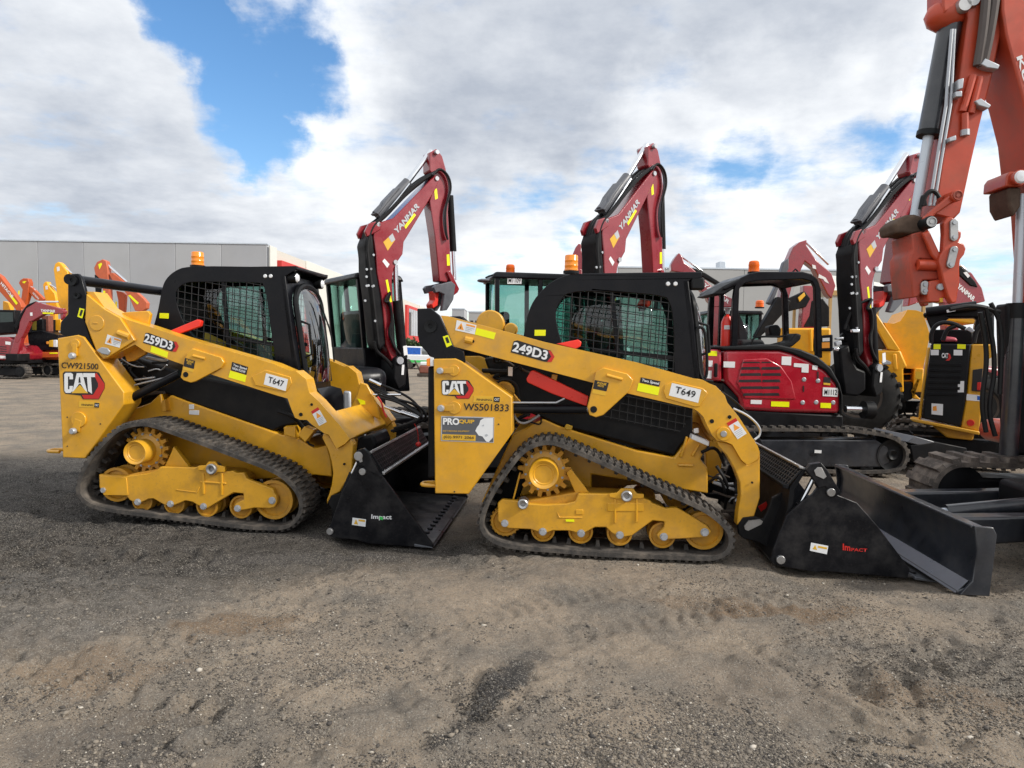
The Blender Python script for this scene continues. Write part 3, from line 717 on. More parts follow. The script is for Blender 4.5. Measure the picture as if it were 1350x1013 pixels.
    mb = MB(); grid_in(mb, win, y0 + .006, S['mesh'], S['meshang'], .0036, S.get('skew', 90)); mb.build('window_screen', M['mesh'], cab, ang=0)
    mb = MB(); grid_in(mb, win2, y1 - .006, S['mesh'] * 1.0, S['meshang'], .0034, S.get('skew', 90)); mb.build('window_screen', M['mesh'], cab, ang=0)
    for a, b in S['mullions']:
        a = fr.p(*a, y0); b = fr.p(*b, y0); d = (b - a).normalized(); nn = Vector((-d.z, 0, d.x)) * .018
        for ya in (y0 + .012, y1 - .034): MB().hexa([(v.x, ya, v.z) for v in (a - nn, b - nn, b + nn, a + nn)], [(v.x, ya + .022, v.z) for v in (a - nn, b - nn, b + nn, a + nn)]).build('pillar', K_, cab, .004)
    # roof and back: a skin swept along the upper outline of the side
    rl = [fr.xz(S['roof'], y0)[0]] + soften(fr.xz(S['roof'], y0))[1:-1] + [fr.xz(S['roof'], y0)[-1]]; mb = MB(); inner = [(q[0], q[1]) for q in rl]
    th = .035
    ring = []
    for k, q in enumerate(rl):
        a = Vector(rl[max(k - 1, 0)]); b = Vector(rl[min(k + 1, len(rl) - 1)]); t = (b - a).normalized(); nv = Vector((t.y, -t.x)); ring.append((q[0] + nv.x * th, q[1] + nv.y * th))
    mb.poly(list(rl) + ring[::-1], y0 + .002, y1 - .002); mb.build('roof', K_, cab, .012, ang=50)
    (tx, tz), (bx, bz) = fr.xz(S['front'], y0)
    fm = lambda yy, q, t: (tx + (bx - tx) * q + t, yy, tz + (bz - tz) * q)
    ym, hw = (y0 + y1) / 2, (y1 - y0) / 2
    arch = []
    for k in range(33):
        t = math.pi * k / 32; arch.append((ym - (hw - .09) * math.cos(t), .30 - .22 * math.sin(t) ** .8))
    arch = [(ym - (hw - .12), 1.0)] + arch + [(ym + (hw - .12), 1.0)]
    MB().poly([(y0, 0), (y1, 0), (y1, 1.06), (y0, 1.06)], -.05, .0, [[(a_, b_) for a_, b_ in arch]], fm).build('front_panel', K_, cab, .008)
    mb = MB(); rows = []
    NU, NV = 18, 22
    for v in range(NV + 1):
        q = .085 + .90 * v / NV; row = []
        hh = (hw - .09) * (1 if q > .30 else max(.02, math.sin(math.acos(min(1, ((.30 - q) / .22) ** 1.25)))))
        for u in range(NU + 1):
            f = 2 * u / NU - 1; bul = .15 * (1 - f * f) * min(1, (hh / hw) * 1.1) * (math.sin(math.pi * min(1, .12 + q * .62)) ** .8) + .02
            row.append(mb.bm.verts.new(fm(ym + hh * f, q, bul)))
        rows.append(row)
    for ra, rb in zip(rows, rows[1:]):
        for u in range(NU): mb.face([ra[u], ra[u + 1], rb[u + 1], rb[u]])
    door = mb.build('door_glass', M['glass_clear'], cab, ang=0)
    MB().tube([fm(a_, b_, .03) for a_, b_ in arch], .03, 8).build('door_frame', M['plastic'], door)
    MB().tube([fm(ym + .20, .80, .14), fm(ym + .17, .55, .165), fm(ym + .08, .24, .12)], .009, 6, 1).build('wiper', M['plastic'], door)
    MB().tube([fm(ym - hw + .10, .75, .05), fm(ym - hw + .10, .72, .12), fm(ym - hw + .10, .45, .13), fm(ym - hw + .10, .42, .05)], .013, 6).build('door_handle', M['plastic'], door)
    for ya in (y0 + .08, y1 - .10):
        c_ = Vector(fm(ya, .03, .06)); mb = MB(); mb.cyl(c_ + Vector((-.06, 0, 0)), c_ + Vector((.02, 0, 0)), .05, 16); wl = mb.build('work_lamp', M['plastic'], cab, .006)
        MB().lathe(c_, [(.003, .018), (.044, .018), (.03, .032), (.003, .036)], 18, 'X').build('lamp_lens', M['lens'], wl)
    # bars of the rear window, seat, console, floor
    fx = fr.p(*S['floor'], y0); x_f, z_f = fx.x, fx.z
    sx, sz = S['seat_x'], S['seat_z']
    seat = MB().box(sx, sx + .46, .58, 1.04, sz, sz + .13).build('seat', M['teal'], cab, .04, 3)
    mb = MB(); mb.poly([(sx - .02, sz + .1), (sx + .10, sz + .1), (sx - .02, sz + .62), (sx - .12, sz + .60)], .60, 1.02); mb.build('backrest', M['teal'], seat, .04, 3)
    MB().poly([(sx - .30, sz - .2), (sx + .75, sz - .2), (sx + .75, sz - .14), (sx - .30, sz - .14)], y0 + .05, y1 - .05).build('cab_floor', MBk, cab)
    for ya in (.53, 1.07):
        mb = MB(); mb.box(sx + .1, sx + .45, ya - .04, ya + .04, sz + .18, sz + .24); mb.cyl((sx + .42, ya, sz + .2), (sx + .46, ya, sz + .38), .02, 10); mb.ball((sx + .46, ya, sz + .40), .035)
        mb.build('joystick_console', M['plastic'], cab, .01)
    # beacon
    b = fr.p(*S['beacon'], .62); b.z = max(q[1] for q in out) - .004; rb = S['beacon_r'] / S['ppm'] * 1.12; hb = S['beacon_h'] / S['ppm'] * 1.12
    bo = MB().lathe((b.x, .62, b.z), [(.004, 0), (rb * 1.15, 0), (rb * 1.15, .022), (.004, .022)], 22, 'Z').build('beacon', M['plastic'], cab)
    MB().lathe((b.x, .62, b.z + .022), [(.004, 0), (rb, 0), (rb, hb * .10), (rb * .96, hb * .12), (rb * .96, hb * .30), (rb * .985, hb * .32), (rb * .96, hb * .34), (rb * .95, hb * .62), (rb * .975, hb * .64), (rb * .95, hb * .66), (rb * .94, hb * .93), (rb * .86, hb), (.004, hb)], 22, 'Z').build('amber_lens', M['amber'], bo)
    # undercarriage
    tn = fr.xz(S['track'], 0.0)
    track_part(tn, 0, .40, root); track_part(tn, WID - .40, WID, root)
    for mir in (0, 1):
        yy = (lambda a, b: (WID - b, WID - a)) if mir else (lambda a, b: (a, b))
        fxz = fr.xz(S['frame'], .05)
        uf = MB().poly(fxz, *yy(.05, .10)).build('track_frame', M['yellow_frame'], root, .008)
        if not mir: frame_near = uf
        MB().poly(fr.xz(S['frame_core'], .05), *yy(.098, .33)).build('frame_core', M['yellow_dirty'], uf, .01)
        for (qx, qy, r) in S['rollers']:
            a = fr.p(qx, qy, .08); wheel(fr, (a.x, a.z), r / S['ppm'], *yy(.105, .33), root)
        for (qx, qy, r, tooth) in S['idlers']:
            a = fr.p(qx, qy, .08); rr = r / S['ppm']; ya, yb = yy(.105, .32)
            o = wheel(fr, (a.x, a.z), rr, ya, yb, root, 'idler')
            if tooth:
                mb = MB(); gear(mb, (a.x, a.z), rr * .96, rr * 1.10, 22, ya + .02, ya + .05); mb.build('idler_teeth', M['yellow_dirty'], o, .002)
        qx, qy, r, teeth = S['sprocket']; a = fr.p(qx, qy, .16); rr = r / S['ppm']; ya, yb = yy(.15, .19)
        mb = MB(); gear(mb, (a.x, a.z), rr * .80, rr, teeth, ya, yb, .1); sp = mb.build('sprocket', M['yellow_dirty'], root, .003)
        mb = MB(); hx, hy, hr = S['hub']; h = fr.p(hx, hy, -.02); hr = hr / S['ppm']
        ya, yb = yy(-.02, .42)
        if not mir: prof = [(.004, .002), (hr * .60, .002), (hr * .66, -.006), (hr * .74, -.006), (hr * .78, -.012), (hr * .95, -.02), (hr, -.008), (hr, .13), (hr * 1.35, .142), (hr * 1.35, .153), (.004, .153)]
        else: prof = [(.004, WID - .43), (hr, WID - .43), (hr, WID), (.004, WID)]
        mb.lathe((a.x, 0, a.z), prof, 32); mb.build('final_drive', M['yellow'], sp)
        if not mir:
            for k in range(12):
                t = 2 * math.pi * k / 12 + .2; mb = MB(); hexbolt(mb, a.x + rr * .70 * math.cos(t), .15, a.z + rr * .70 * math.sin(t), .010, .014)
                mb.build('bolt', M['zinc'], sp)
    for (qx, qy, r) in S['bolts']:
        a = fr.p(qx, qy, .05); mb = MB(); hexbolt(mb, a.x, .052, a.z, r / S['ppm'], .022)
        mb.build('bolt', M['zinc'], frame_near)
    for (qx, qy, r) in S['greasecaps']:
        a = fr.p(qx, qy, .02); rr = r / S['ppm']
        mb = MB().lathe((a.x, 0, a.z), [(.004, .03), (rr * .35, .03), (rr * .45, .012), (rr * .8, .006), (rr, .014), (rr, .12), (.004, .12)], 22); mb.build('suspension_cap', M['steel'], frame_near)
    for q, yy in S['frame_bits']:
        MB().poly(fr.xz(q, yy), yy, .06 if yy < .05 else yy + .05).build('bracket', Y, frame_near, .004)
    # lift cylinder
    for (a, b, r, ya, mm) in S['rods']:
        p0 = fr.p(*a, ya); p1 = fr.p(*b, ya)
        MB().cyl(p0, p1, r / S['ppm'], 16).build('hydraulic_cylinder' if r > 3 else 'hydraulic_pipe', M[mm], root)
    for q, ya, yb, mm, nm in S['extras']:
        MB().poly(fr.xz(q, ya), ya, yb).build(nm, M[mm], root, .006)
    for pts, r, mm, nm in S['tubes']:
        MB().tube([fr.p(q[0], q[1], q[2]) for q in pts], r, 8, 2).build(nm, M[mm], root)
    return root, n_, n_arm, cab

def cat_badge(dc, parent, fr, x0, y0, x1, y1, y):
    """white capitals on black over a yellow triangle, red folded hexagon at the right"""
    w_, h_ = x1 - x0, y1 - y0
    q = lambda *p: [(x0 + a * w_, y0 + b * h_) for a, b in p]
    o = dc.quad(q((.0, .06), (.04, .0), (.78, 0), (.86, .04), (1.0, .42), (1.0, .60), (.86, 1.0), (.48, 1.0), (.42, .86), (.06, .80), (.02, .7)), y, 'ink', 'badge', .002, parent)
    dc.quad(q((.80, .05), (.99, .44), (.99, .60), (.85, .98), (.50, .98), (.45, .84), (.72, .84), (.84, .55), (.84, .42), (.74, .12)), y - .002, 'red_ink', 'badge_edge', .001, o)
    dc.quad(q((.20, .78), (.40, .48), (.60, .78)), y - .0035, 'gold', 'badge_triangle', .001, o)
    for ch, a, b in (('C', .03, .24), ('A', .24, .52), ('T', .48, .72)):
        if ch == 'A':
            dc.quad(q((.22, .76), (.33, .06), (.46, .06), (.58, .76), (.50, .62), (.42, .44), (.385, .44), (.30, .62)), y - .003, 'white', 'badge_letter', .001, o)
            dc.quad(q((.385, .20), (.405, .20), (.425, .40), (.37, .40)), y - .0045, 'ink', 'badge_counter', .001, o)
        elif ch == 'C':
            dc.quad(q((.03, .10), (.07, .05), (.19, .05), (.235, .10), (.235, .28), (.155, .28), (.155, .18), (.115, .18), (.115, .64), (.155, .64), (.155, .52), (.235, .52), (.225, .70), (.18, .77), (.07, .77), (.035, .70)), y - .003, 'white', 'badge_letter', .001, o)
        else:
            dc.quad(q((.48, .06), (.76, .06), (.765, .20), (.665, .20), (.69, .80), (.60, .70), (.575, .20), (.485, .20)), y - .003, 'white', 'badge_letter', .001, o)
    return o
def warn(dc, parent, quad4, y, ori='h', red=False):
    """white safety sticker: orange triangle and rows of small grey print"""
    o = dc.quad(quad4, y, 'white', 'sticker', .002, parent)
    a, b, c, d = [Vector(p) for p in quad4]           # tl tr br bl
    P = lambda u, v: tuple((a.lerp(b, u)).lerp(d.lerp(c, u), v))
    if ori == 'h':
        dc.quad([P(.08, .82), P(.25, .15), P(.42, .82)], y - .002, 'orange_ink', 'symbol', .001, o)
        dc.quad([P(.22, .72), P(.25, .40), P(.28, .72)], y - .003, 'ink', 'symbol', .001, o)
        dc.quad([P(.50, .12), P(.95, .12), P(.95, .30), P(.50, .30)], y - .002, 'orange_ink', 'print', .001, o)
        for k in range(3): dc.quad([P(.50, .42 + .17 * k), P(.93 - .1 * k, .42 + .17 * k), P(.93 - .1 * k, .49 + .17 * k), P(.50, .49 + .17 * k)], y - .002, 'grey_print', 'print', .001, o)
    else:
        dc.quad([P(.0, .0), P(1, .0), P(1, .18), P(.0, .18)], y - .002, 'red_ink' if red else 'orange_ink', 'print', .001, o)
        dc.quad([P(.2, .55), P(.5, .22), P(.8, .55)], y - .002, 'orange_ink', 'symbol', .001, o)
        for k in range(4): dc.quad([P(.12, .62 + .09 * k), P(.88 - .06 * k, .62 + .09 * k), P(.88 - .06 * k, .65 + .09 * k), P(.12, .65 + .09 * k)], y - .002, 'grey_print', 'print', .001, o)
    return o

def build_bucket(fr, S, root):
    y0, y1 = -.08, WID + .08
    K_ = M['bucket_black']
    b = MB().poly(fr.xz(S['mold'], y0), y0 + .03, y1 - .03).build('bucket', M['matte_black'], root, .004, label='black four in one bucket')
    for ya, yb in ((y0, y0 + .03), (y1 - .03, y1)):
        MB().poly(fr.xz(S['side'], y0), ya, yb).build('side_plate', K_, b, .005)
        MB().poly(fr.xz(S['pivot'], y0), ya - .012, yb + .012).build('pivot_link', K_, b, .005)
    for (qx, qy, r) in S['pins']:
        a = fr.p(qx, qy, y0); MB().cyl((a.x, y0 + .01, a.z), (a.x, y0 - .022, a.z), r / S['ppm'], 20).build('pin', M['steel'], b, .003)
    if S.get('pinflag'): MB().poly(fr.xz(S['pinflag'], y0), y0 - .02, y0 - .01).build('pin_keeper', M['steel'], b, .002)
    MB().poly(fr.xz(S['floor'], y0), y0 + .03, y1 - .03).build('floor_plate', M['bucket_floor'], b, .003)
    (ex, ez), (fx, fz) = fr.xz(S['edge'], y0); d = Vector((ex - fx, 0, ez - fz)).normalized()
    up = Vector((-d.z, 0, d.x)); up = up if up.z > 0 else -up
    e = Vector((ex, 0, ez))
    v = [e, e - d * .16, e - d * .16 + up * .022, e - d * .01 + up * .008]
    MB().poly([(q.x, q.z) for q in v], y0 - .01, y1 + .01).build('cutting_edge', M['steel_dark'], b, .002)
    k = y0 + .10
    while k < y1 - .05:
        c = e - d * .13 + up * .018; MB().cyl(c + Vector((0, k, 0)), c + up * .016 + Vector((0, k, 0)), .026, 14).build('edge_bolt', K_, b, .003); k += .125
    for q in S['bars']:
        MB().poly(fr.xz(q[0], y0), y0 + .03, y1 - .03).build(q[2], M[q[1]], b, .004)
    if S.get('slats'):
        (a0, a1), (b0, b1) = fr.xz(S['slats'], y0); dd = Vector((b0 - a0, b1 - a1)); pn = Vector((-dd.y, dd.x)).normalized() * .006
        mb = MB(); k = y0 + .05
        while k < y1 - .05:
            mb.poly([(a0 + pn.x, a1 + pn.y), (b0 + pn.x, b1 + pn.y), (b0 - pn.x, b1 - pn.y), (a0 - pn.x, a1 - pn.y)], k, k + .012); k += .055
        for f in (.2, .4, .6, .8): mb.cyl((a0 + (b0 - a0) * f, y0 + .04, a1 + (b1 - a1) * f), (a0 + (b0 - a0) * f, y1 - .04, a1 + (b1 - a1) * f), .005, 6)
        mb.build('grille', M['mesh'], b)
    for q, ya, yb in S['coupler']:
        MB().poly(fr.xz(q, ya), ya, yb).build('coupler_plate', M['matte_black'], b, .006); MB().poly(fr.xz(q, ya), WID - yb, WID - ya).build('coupler_plate', M['matte_black'], b, .006)
    for (a, c, r, mm) in S['rods']:
        p0 = fr.p(*a, .0); p1 = fr.p(*c, .0)
        MB().cyl(p0, p1, r / S['ppm'], 14).build('clamp_cylinder', M[mm], b)
    return b
M['bucket_floor'] = mat('scuffed_bucket_steel', (.035, .036, .04), .38, metal=.3, var=.3, dirt=(.13, .12, .11), dirt_amt=.8, dscale=9, bump=.15, bscale=30)
# ---- the nearer machine (right)
bo = lambda w_, *p: w_(*p)
trR = F((395, 720), (412, 640), (470, 520), (560, 385), (640, 285), (700, 243), (770, 216), (850, 213), (920, 233), (1000, 270), (1350, 425)) + H((420, 500), (600, 576), (700, 626), (780, 686), (835, 745), (858, 800), (857, 860), (830, 910), (780, 945), (720, 962), (500, 955), (0, 934)) + F((900, 915), (640, 897), (520, 872), (440, 822), (402, 765))
SR = dict(fr=frR, ppm=170.7, label='yellow track loader reading 249D3 and T649, with the lion head sticker',
    body=F((425, 600), (612, 190), (700, 150), (790, 102), (900, 150), (1350, 290)) + H((490, 330), (520, 290), (545, 255), (590, 200), (690, 262), (645, 340), (690, 395), (690, 545), (0, 430)) + F((1080, 545), (640, 560)),
    belly=F((470, 600), (640, 340), (720, 400), (640, 600), (660, 760), (500, 800), (440, 740)),
    blackbody=E((440, 640), (700, 620)) + G((0, 700), (600, 900)) + H((600, 0), (600, 190), (530, 260), (495, 325), (0, 192)) + F((900, 148), (790, 100), (700, 60), (600, 40)) + E((500, 800),),
    tower=E((142, 645), (272, 643), (306, 658), (607, 872)) + F((608, 188), (350, 548), (150, 544)),
    latches=[(598.6, 488.6, 7.5, 581.3, 489, 4.5), (599.3, 537.8, 8.5, 582.5, 538, 4.7)],
    holes=F((266, 533), (528, 133)),
    rear=E((108, 690), (150, 690)) + F((160, 450), (108, 455)), tow=(560, 638),
    tail=E((100, 645), (122, 640), (122, 688), (100, 688)), tail2=E((122, 640), (142, 638), (142, 688), (122, 688)),
    arm=E((185, 388), (230, 392)) + E((800, 545),) + G((270, 667), (630, 768), (660, 770), (700, 792), (735, 805), (790, 862)) + H((805, 5), (870, 85), (985, 262), (998, 300), (985, 342), (925, 376), (888, 345), (835, 255), (800, 240), (745, 232), (716, 200), (690, 150), (662, 88), (632, 58), (590, 32)) + G((600, 940), (205, 848)) + E((1100, 790), (600, 660), (262, 572)),
    gusset=E((1054, 930), (1095, 770), (1105, 722), (1150, 697), (1290, 732), (1328, 772), (1305, 835), (1150, 978), (1105, 993), (1066, 978)),
    emboss=[G((425, 840), (435, 800), (480, 778), (660, 820), (690, 850), (640, 930), (610, 930), (440, 880))],
    slots=[(E((1170, 742))[0], E((1262, 768))[0], 2.2, .066), (E((330, 530))[0], E((375, 540))[0], 5.0, .092)],
    armholes=[(*E((375, 541))[0], 2.2, .088), (*E((1092, 945))[0], 4.5, .064), (*H((713, 115))[0], 2.8, .089), (*H((818, 90))[0], 2.5, .089), (*H((782, 190))[0], 4.0, .070), (*H((952, 479))[0], 1.5, .12)],
    leg=H((800, 242), (835, 255), (888, 345), (925, 376), (985, 342), (998, 300), (999, 570), (965, 680), (905, 690), (862, 735), (868, 660), (885, 560), (880, 480), (850, 400), (805, 320), (752, 262), (745, 235)),
    cross=H((790, 140), (880, 150), (965, 255), (940, 300), (860, 250)),
    link=E((45, 347), (125, 345), (178, 388), (262, 572), (320, 600), (330, 668), (150, 650), (105, 610), (60, 560), (46, 500)),
    linkpins=[(*E((125, 452))[0], 8.5)], crosslink=E((150, 600))[0],
    cab=E((675, 515), (690, 420), (720, 320), (780, 240), (850, 180), (930, 146), (1000, 138)) + G((655, 128), (655, 165), (590, 172), (572, 190), (605, 420), (640, 775), (300, 770)) + E((900, 640),),
    window=E((862, 375), (885, 320), (920, 268), (960, 250), (1100, 245)) + G((350, 262), (445, 285), (470, 330), (485, 430), (492, 735), (200, 720)) + E((1000, 640), (930, 600), (885, 500)),
    mesh=.066, meshang=-8, skew=96, mullions=[(E((1200, 245))[0], E((1240, 640))[0]), (G((0, 590))[0], G((490, 640))[0])],
    roof=E((645, 700), (675, 515), (690, 420), (720, 320), (780, 240), (850, 180), (930, 146), (1000, 138)) + G((655, 128),),
    front=[G((575, 175))[0], G((642, 770))[0]], floor=(900, 520), seat_x=.10, seat_z=1.0,
    beacon=(753, 361), beacon_r=9.0, beacon_h=20,
    track=trR,
    frame=F((522, 600), (548, 578), (640, 588), (690, 603), (800, 610), (930, 605), (982, 590), (1000, 545), (1185, 545), (1350, 560)) + H((352, 588), (355, 600), (438, 632), (505, 627), (545, 650), (685, 735), (712, 770), (690, 803), (555, 812), (440, 818), (402, 822), (385, 790), (430, 745), (432, 712), (362, 705), (240, 795), (165, 808), (115, 775), (85, 745)) + F((1100, 745), (1020, 790), (965, 770), (935, 765), (850, 765), (795, 785), (755, 770), (715, 757), (590, 752), (555, 742), (522, 705)),
    frame_core=F((620, 610), (985, 545), (1350, 560)) + H((440, 640), (430, 700)) + F((1100, 730), (700, 740)),
    rollers=[(*F((790, 765))[0], 16.2), (*F((1015, 775))[0], 16.5), (*F((1247, 785))[0], 17), (*H((422, 797))[0], 17.5)],
    idlers=[(*F((565, 716))[0], 19.5, True), (*H((668, 770))[0], 25.5, False)],
    sprocket=(*F((800, 408))[0], 36.5, 17), hub=(*F((793, 402))[0], 19.8),
    bolts=[(*F((565, 720))[0], 4), (*F((790, 770))[0], 4.2), (*F((1017, 780))[0], 4.2), (*F((1247, 790))[0], 4.2), (*H((428, 800))[0], 4.2), (*H((670, 773))[0], 4.4)],
    greasecaps=[(*F((672, 607))[0], 7.0), (*F((1288, 560))[0], 7.4)],
    frame_bits=[(F((1185, 545), (1230, 540), (1255, 515), (1325, 515), (1350, 545), (1390, 548), (1390, 572), (1350, 575), (1225, 575), (1185, 565)), .035), (F((875, 650), (885, 690), (1025, 690), (1025, 683), (890, 683)), .045), (F((985, 640), (1030, 640), (1030, 670), (985, 670)), .045), (F((1215, 575), (1225, 575), (1225, 720), (1213, 720)), .04), (F((1343, 575), (1353, 575), (1353, 715), (1340, 715)), .04), (F((1173, 600), (1390, 600), (1390, 650), (1173, 650)), .044),
                (F((608, 585), (650, 420), (660, 425), (618, 590)), .11), (F((930, 420), (960, 400), (1070, 545), (985, 545)), .11)],
    rods=[(F((600, 42))[0], F((1050, 45))[0], 6.2, .2, 'black'), (E((600, 905))[0], E((870, 905))[0], 1.3, .16, 'zinc'), (E((870, 905))[0], E((920, 880))[0], 1.3, .16, 'zinc'), (E((430, 715))[0], E((600, 720))[0], 3.2, .34, 'hose'),
          (F((1040, 42))[0], F((1085, 45))[0], 4.0, .2, 'steel')],
    extras=[(E((735, 712), (1062, 868), (1052, 926), (1030, 920), (840, 850), (700, 785), (692, 765), (718, 718)), .17, .24, 'red_bright', 'arm_brace'),
            (E((868, 556), (1000, 530), (1020, 545), (1015, 570), (985, 588)), .28, .33, 'red_bright', 'arm_brace_lever'),
            (E((430, 740), (520, 740), (600, 830), (660, 900), (430, 900)), .42, .46, 'yellow_dirty', 'engine_bracket'),
            (E((845, 735), (880, 740), (870, 780), (838, 770)), .22, .25, 'yellow', 'bracket'),
            (F((918, 150), (930, 132), (968, 145), (962, 168), (925, 165)), .40, .43, 'gold', 'bracket'),
            (H((598, 195), (700, 235), (695, 265), (590, 220)), .20, .3, 'white', 'bracket'), (H((605, 160), (635, 155), (638, 185), (608, 188)), .2, .22, 'white', 'bracket')],
    tubes=[([(*E((500, 800))[0], .3), (*E((560, 760))[0], .3), (*E((640, 790))[0], .3), (*E((650, 880))[0], .3)], .010, 'hose', 'hose'), ([(*F((610, 60))[0], .28), (*F((640, 120))[0], .26), (*F((690, 130))[0], .26), (*F((770, 80))[0], .3)], .010, 'zinc', 'hydraulic_pipe'),
           ([(*H((840, 40))[0], .3), (*H((930, 80))[0], .3), (*H((1000, 150))[0], .32), (*H((1000, 200))[0], .32), (*H((965, 225))[0], .28)], .009, 'zinc', 'hose'),
           ([(*G((720, 780))[0], .5), (*G((640, 770))[0], .5), (*G((625, 560))[0], .5), (*G((615, 465))[0], .5), (*G((650, 455))[0], .5), (*G((675, 480))[0], .5), (*G((690, 740))[0], .5), (*G((660, 770))[0], .5)], .012, 'plastic', 'grab_handle'),
           ([(*G((770, 840))[0], .4), (*G((860, 900))[0], .5), (*G((960, 1010))[0], .6)], .008, 'hose', 'hose'),
           ([(*H((690, 480))[0], .5), (*H((760, 430))[0], .45), (*H((800, 560))[0], .5), (*H((790, 640))[0], .6)], .012, 'hose', 'hose'), ([(*H((740, 380))[0], .5), (*H((800, 470))[0], .45), (*H((830, 600))[0], .6)], .014, 'hose', 'hose'), ([(*H((650, 300))[0], .4), (*H((740, 260))[0], .4), (*H((790, 380))[0], .45)], .014, 'hose', 'hose')],
)
rR, towR, armR, cabR = build_loader(SR)
mb = MB(); grid_in(mb, frR.xz(E((1150, 985), (1290, 880)) + G((205, 855), (595, 945)) + H((595, 90), (520, 180), (140, 110)), .445), .443, .066, -10, .003, 97); mb.build('side_screen', M['mesh'], rR, ang=0)
dc = Decals(frR, rR)
ya = .09
warn(dc, armR, E((280, 415), (397, 445), (386, 500), (271, 475)), ya)
dc.quad(E((398, 462), (512, 490), (500, 530), (386, 500)), ya, 'hivis', 'sticker', parent=armR)
o = dc.quad(E((197, 513), (228, 503), (252, 562), (220, 577)), .07, 'hivis'); dc.quad(E((210, 520), (226, 515), (238, 548), (222, 553)), .068, 'ink', 'symbol', .001, o)
# model number
o = dc.quad(E((618, 540), (640, 535), (815, 590), (838, 596), (860, 632), (842, 664), (800, 662), (600, 606)), ya, 'ink', 'model_badge', parent=armR)
dc.quad(E((822, 596), (838, 598), (860, 632), (842, 664), (815, 662), (840, 632)), ya - .002, 'red_ink', 'badge_edge', .001, o)
dc.text('249D3', E((607, 600))[0], E((812, 655))[0], E((620, 543))[0], ya, 'white', .02, .004, o, 'model_number')
o = dc.quad(E((1098, 770), (1182, 787), (1168, 838), (1088, 822)), .065, 'ink', parent=armR); dc.text('PLEASE', E((1112, 793))[0], E((1165, 803))[0], E((1116, 780))[0], .065, 'gold', .01, .004, o); dc.text('NOTE', E((1115, 808))[0], E((1150, 815))[0], E((1118, 797))[0], .065, 'gold', .01, .004, o)
dc.quad(E((1088, 824), (1166, 840), (1162, 864), (1083, 848)), .065, 'gold', parent=armR)
o = dc.quad(G((292, 754), (408, 778), (400, 810), (286, 786)), ya, 'ink', parent=armR); dc.text('Two Speed', G((295, 782))[0], G((396, 804))[0], G((300, 762))[0], ya, 'white', .012, .004, o)
dc.quad(G((278, 788), (404, 814), (394, 862), (268, 834)), ya, 'hivis', parent=armR)
o = dc.quad(G((476, 788), (650, 828), (632, 906), (458, 862)), ya - .006, 'white', 'number_plate', parent=armR); dc.text('T649', G((492, 846))[0], G((610, 878))[0], G((502, 806))[0], ya - .006, 'ink', .0, .004, o)
warn(dc, armR, H((800, 127), (855, 95), (920, 188), (866, 222)), ya, 'v', True)
cat_badge(dc, towR, frR, *E((188, 770))[0], *E((380, 882))[0], .05)
o = dc.quad(E((382, 864), (542, 868), (540, 906), (378, 902)), .05, 'gold', parent=towR); dc.text('FINNING', E((398, 893))[0], E((488, 895))[0], E((399, 880))[0], .05, 'ink', 0, .004, o)
dc.quad(E((500, 870), (536, 871), (534, 902), (498, 900)), .048, 'ink', parent=o); dc.text('CAT', E((503, 892))[0], E((532, 893))[0], E((504, 878))[0], .046, 'white', .01, .004, o)
dc.text('WS501833', E((319, 950))[0], E((588, 957))[0], E((321, 908))[0], .05, 'ink', .0, .003, towR, 'serial_number')
o = dc.quad(F((188, 84), (502, 92), (499, 243), (186, 232)), .05, 'grey_print', 'dealer_sign', parent=towR)
dc.quad(F((194, 90), (498, 97), (496, 239), (191, 228)), .0485, 'grey_paint', 'sign_face', .001, o)
dc.text('PRO', F((198, 135))[0], F((296, 138))[0], F((199, 94))[0], .047, 'white', .03, .003, o); dc.text('QUIP', F((292, 130))[0], F((384, 132))[0], F((293, 104))[0], .047, 'gold', .025, .003, o)
dc.text('EARTHMOVING EQUIPMENT', F((198, 178))[0], F((356, 180))[0], F((198, 168))[0], .047, 'gold', 0, .003, o)
q_ = dc.quad(F((193, 192), (392, 198), (391, 232), (192, 226)), .047, 'gold', 'sign_band', .001, o); dc.text('(03) 9971 2066', F((202, 220))[0], F((382, 225))[0], F((203, 199))[0], .0455, 'ink', 0, .003, q_)
q_ = dc.quad(F((496, 97), (494, 212), (470, 238), (455, 236), (440, 216), (432, 205), (410, 200), (390, 172), (400, 150), (412, 135), (420, 110), (440, 97)), .047, 'white', 'sign_emblem', .001, o); dc.quad(F((445, 195), (460, 190), (466, 200), (452, 208)), .0455, 'grey_print', 'sign_emblem', .001, q_); dc.quad(F((428, 140), (442, 134), (440, 146)), .0455, 'grey_print', 'sign_emblem', .001, q_)
dc.quad(F((585 / 1 * 0 + 925, 697), (975, 697), (978, 712), (928, 710)), .046, 'hivis', parent=rR)
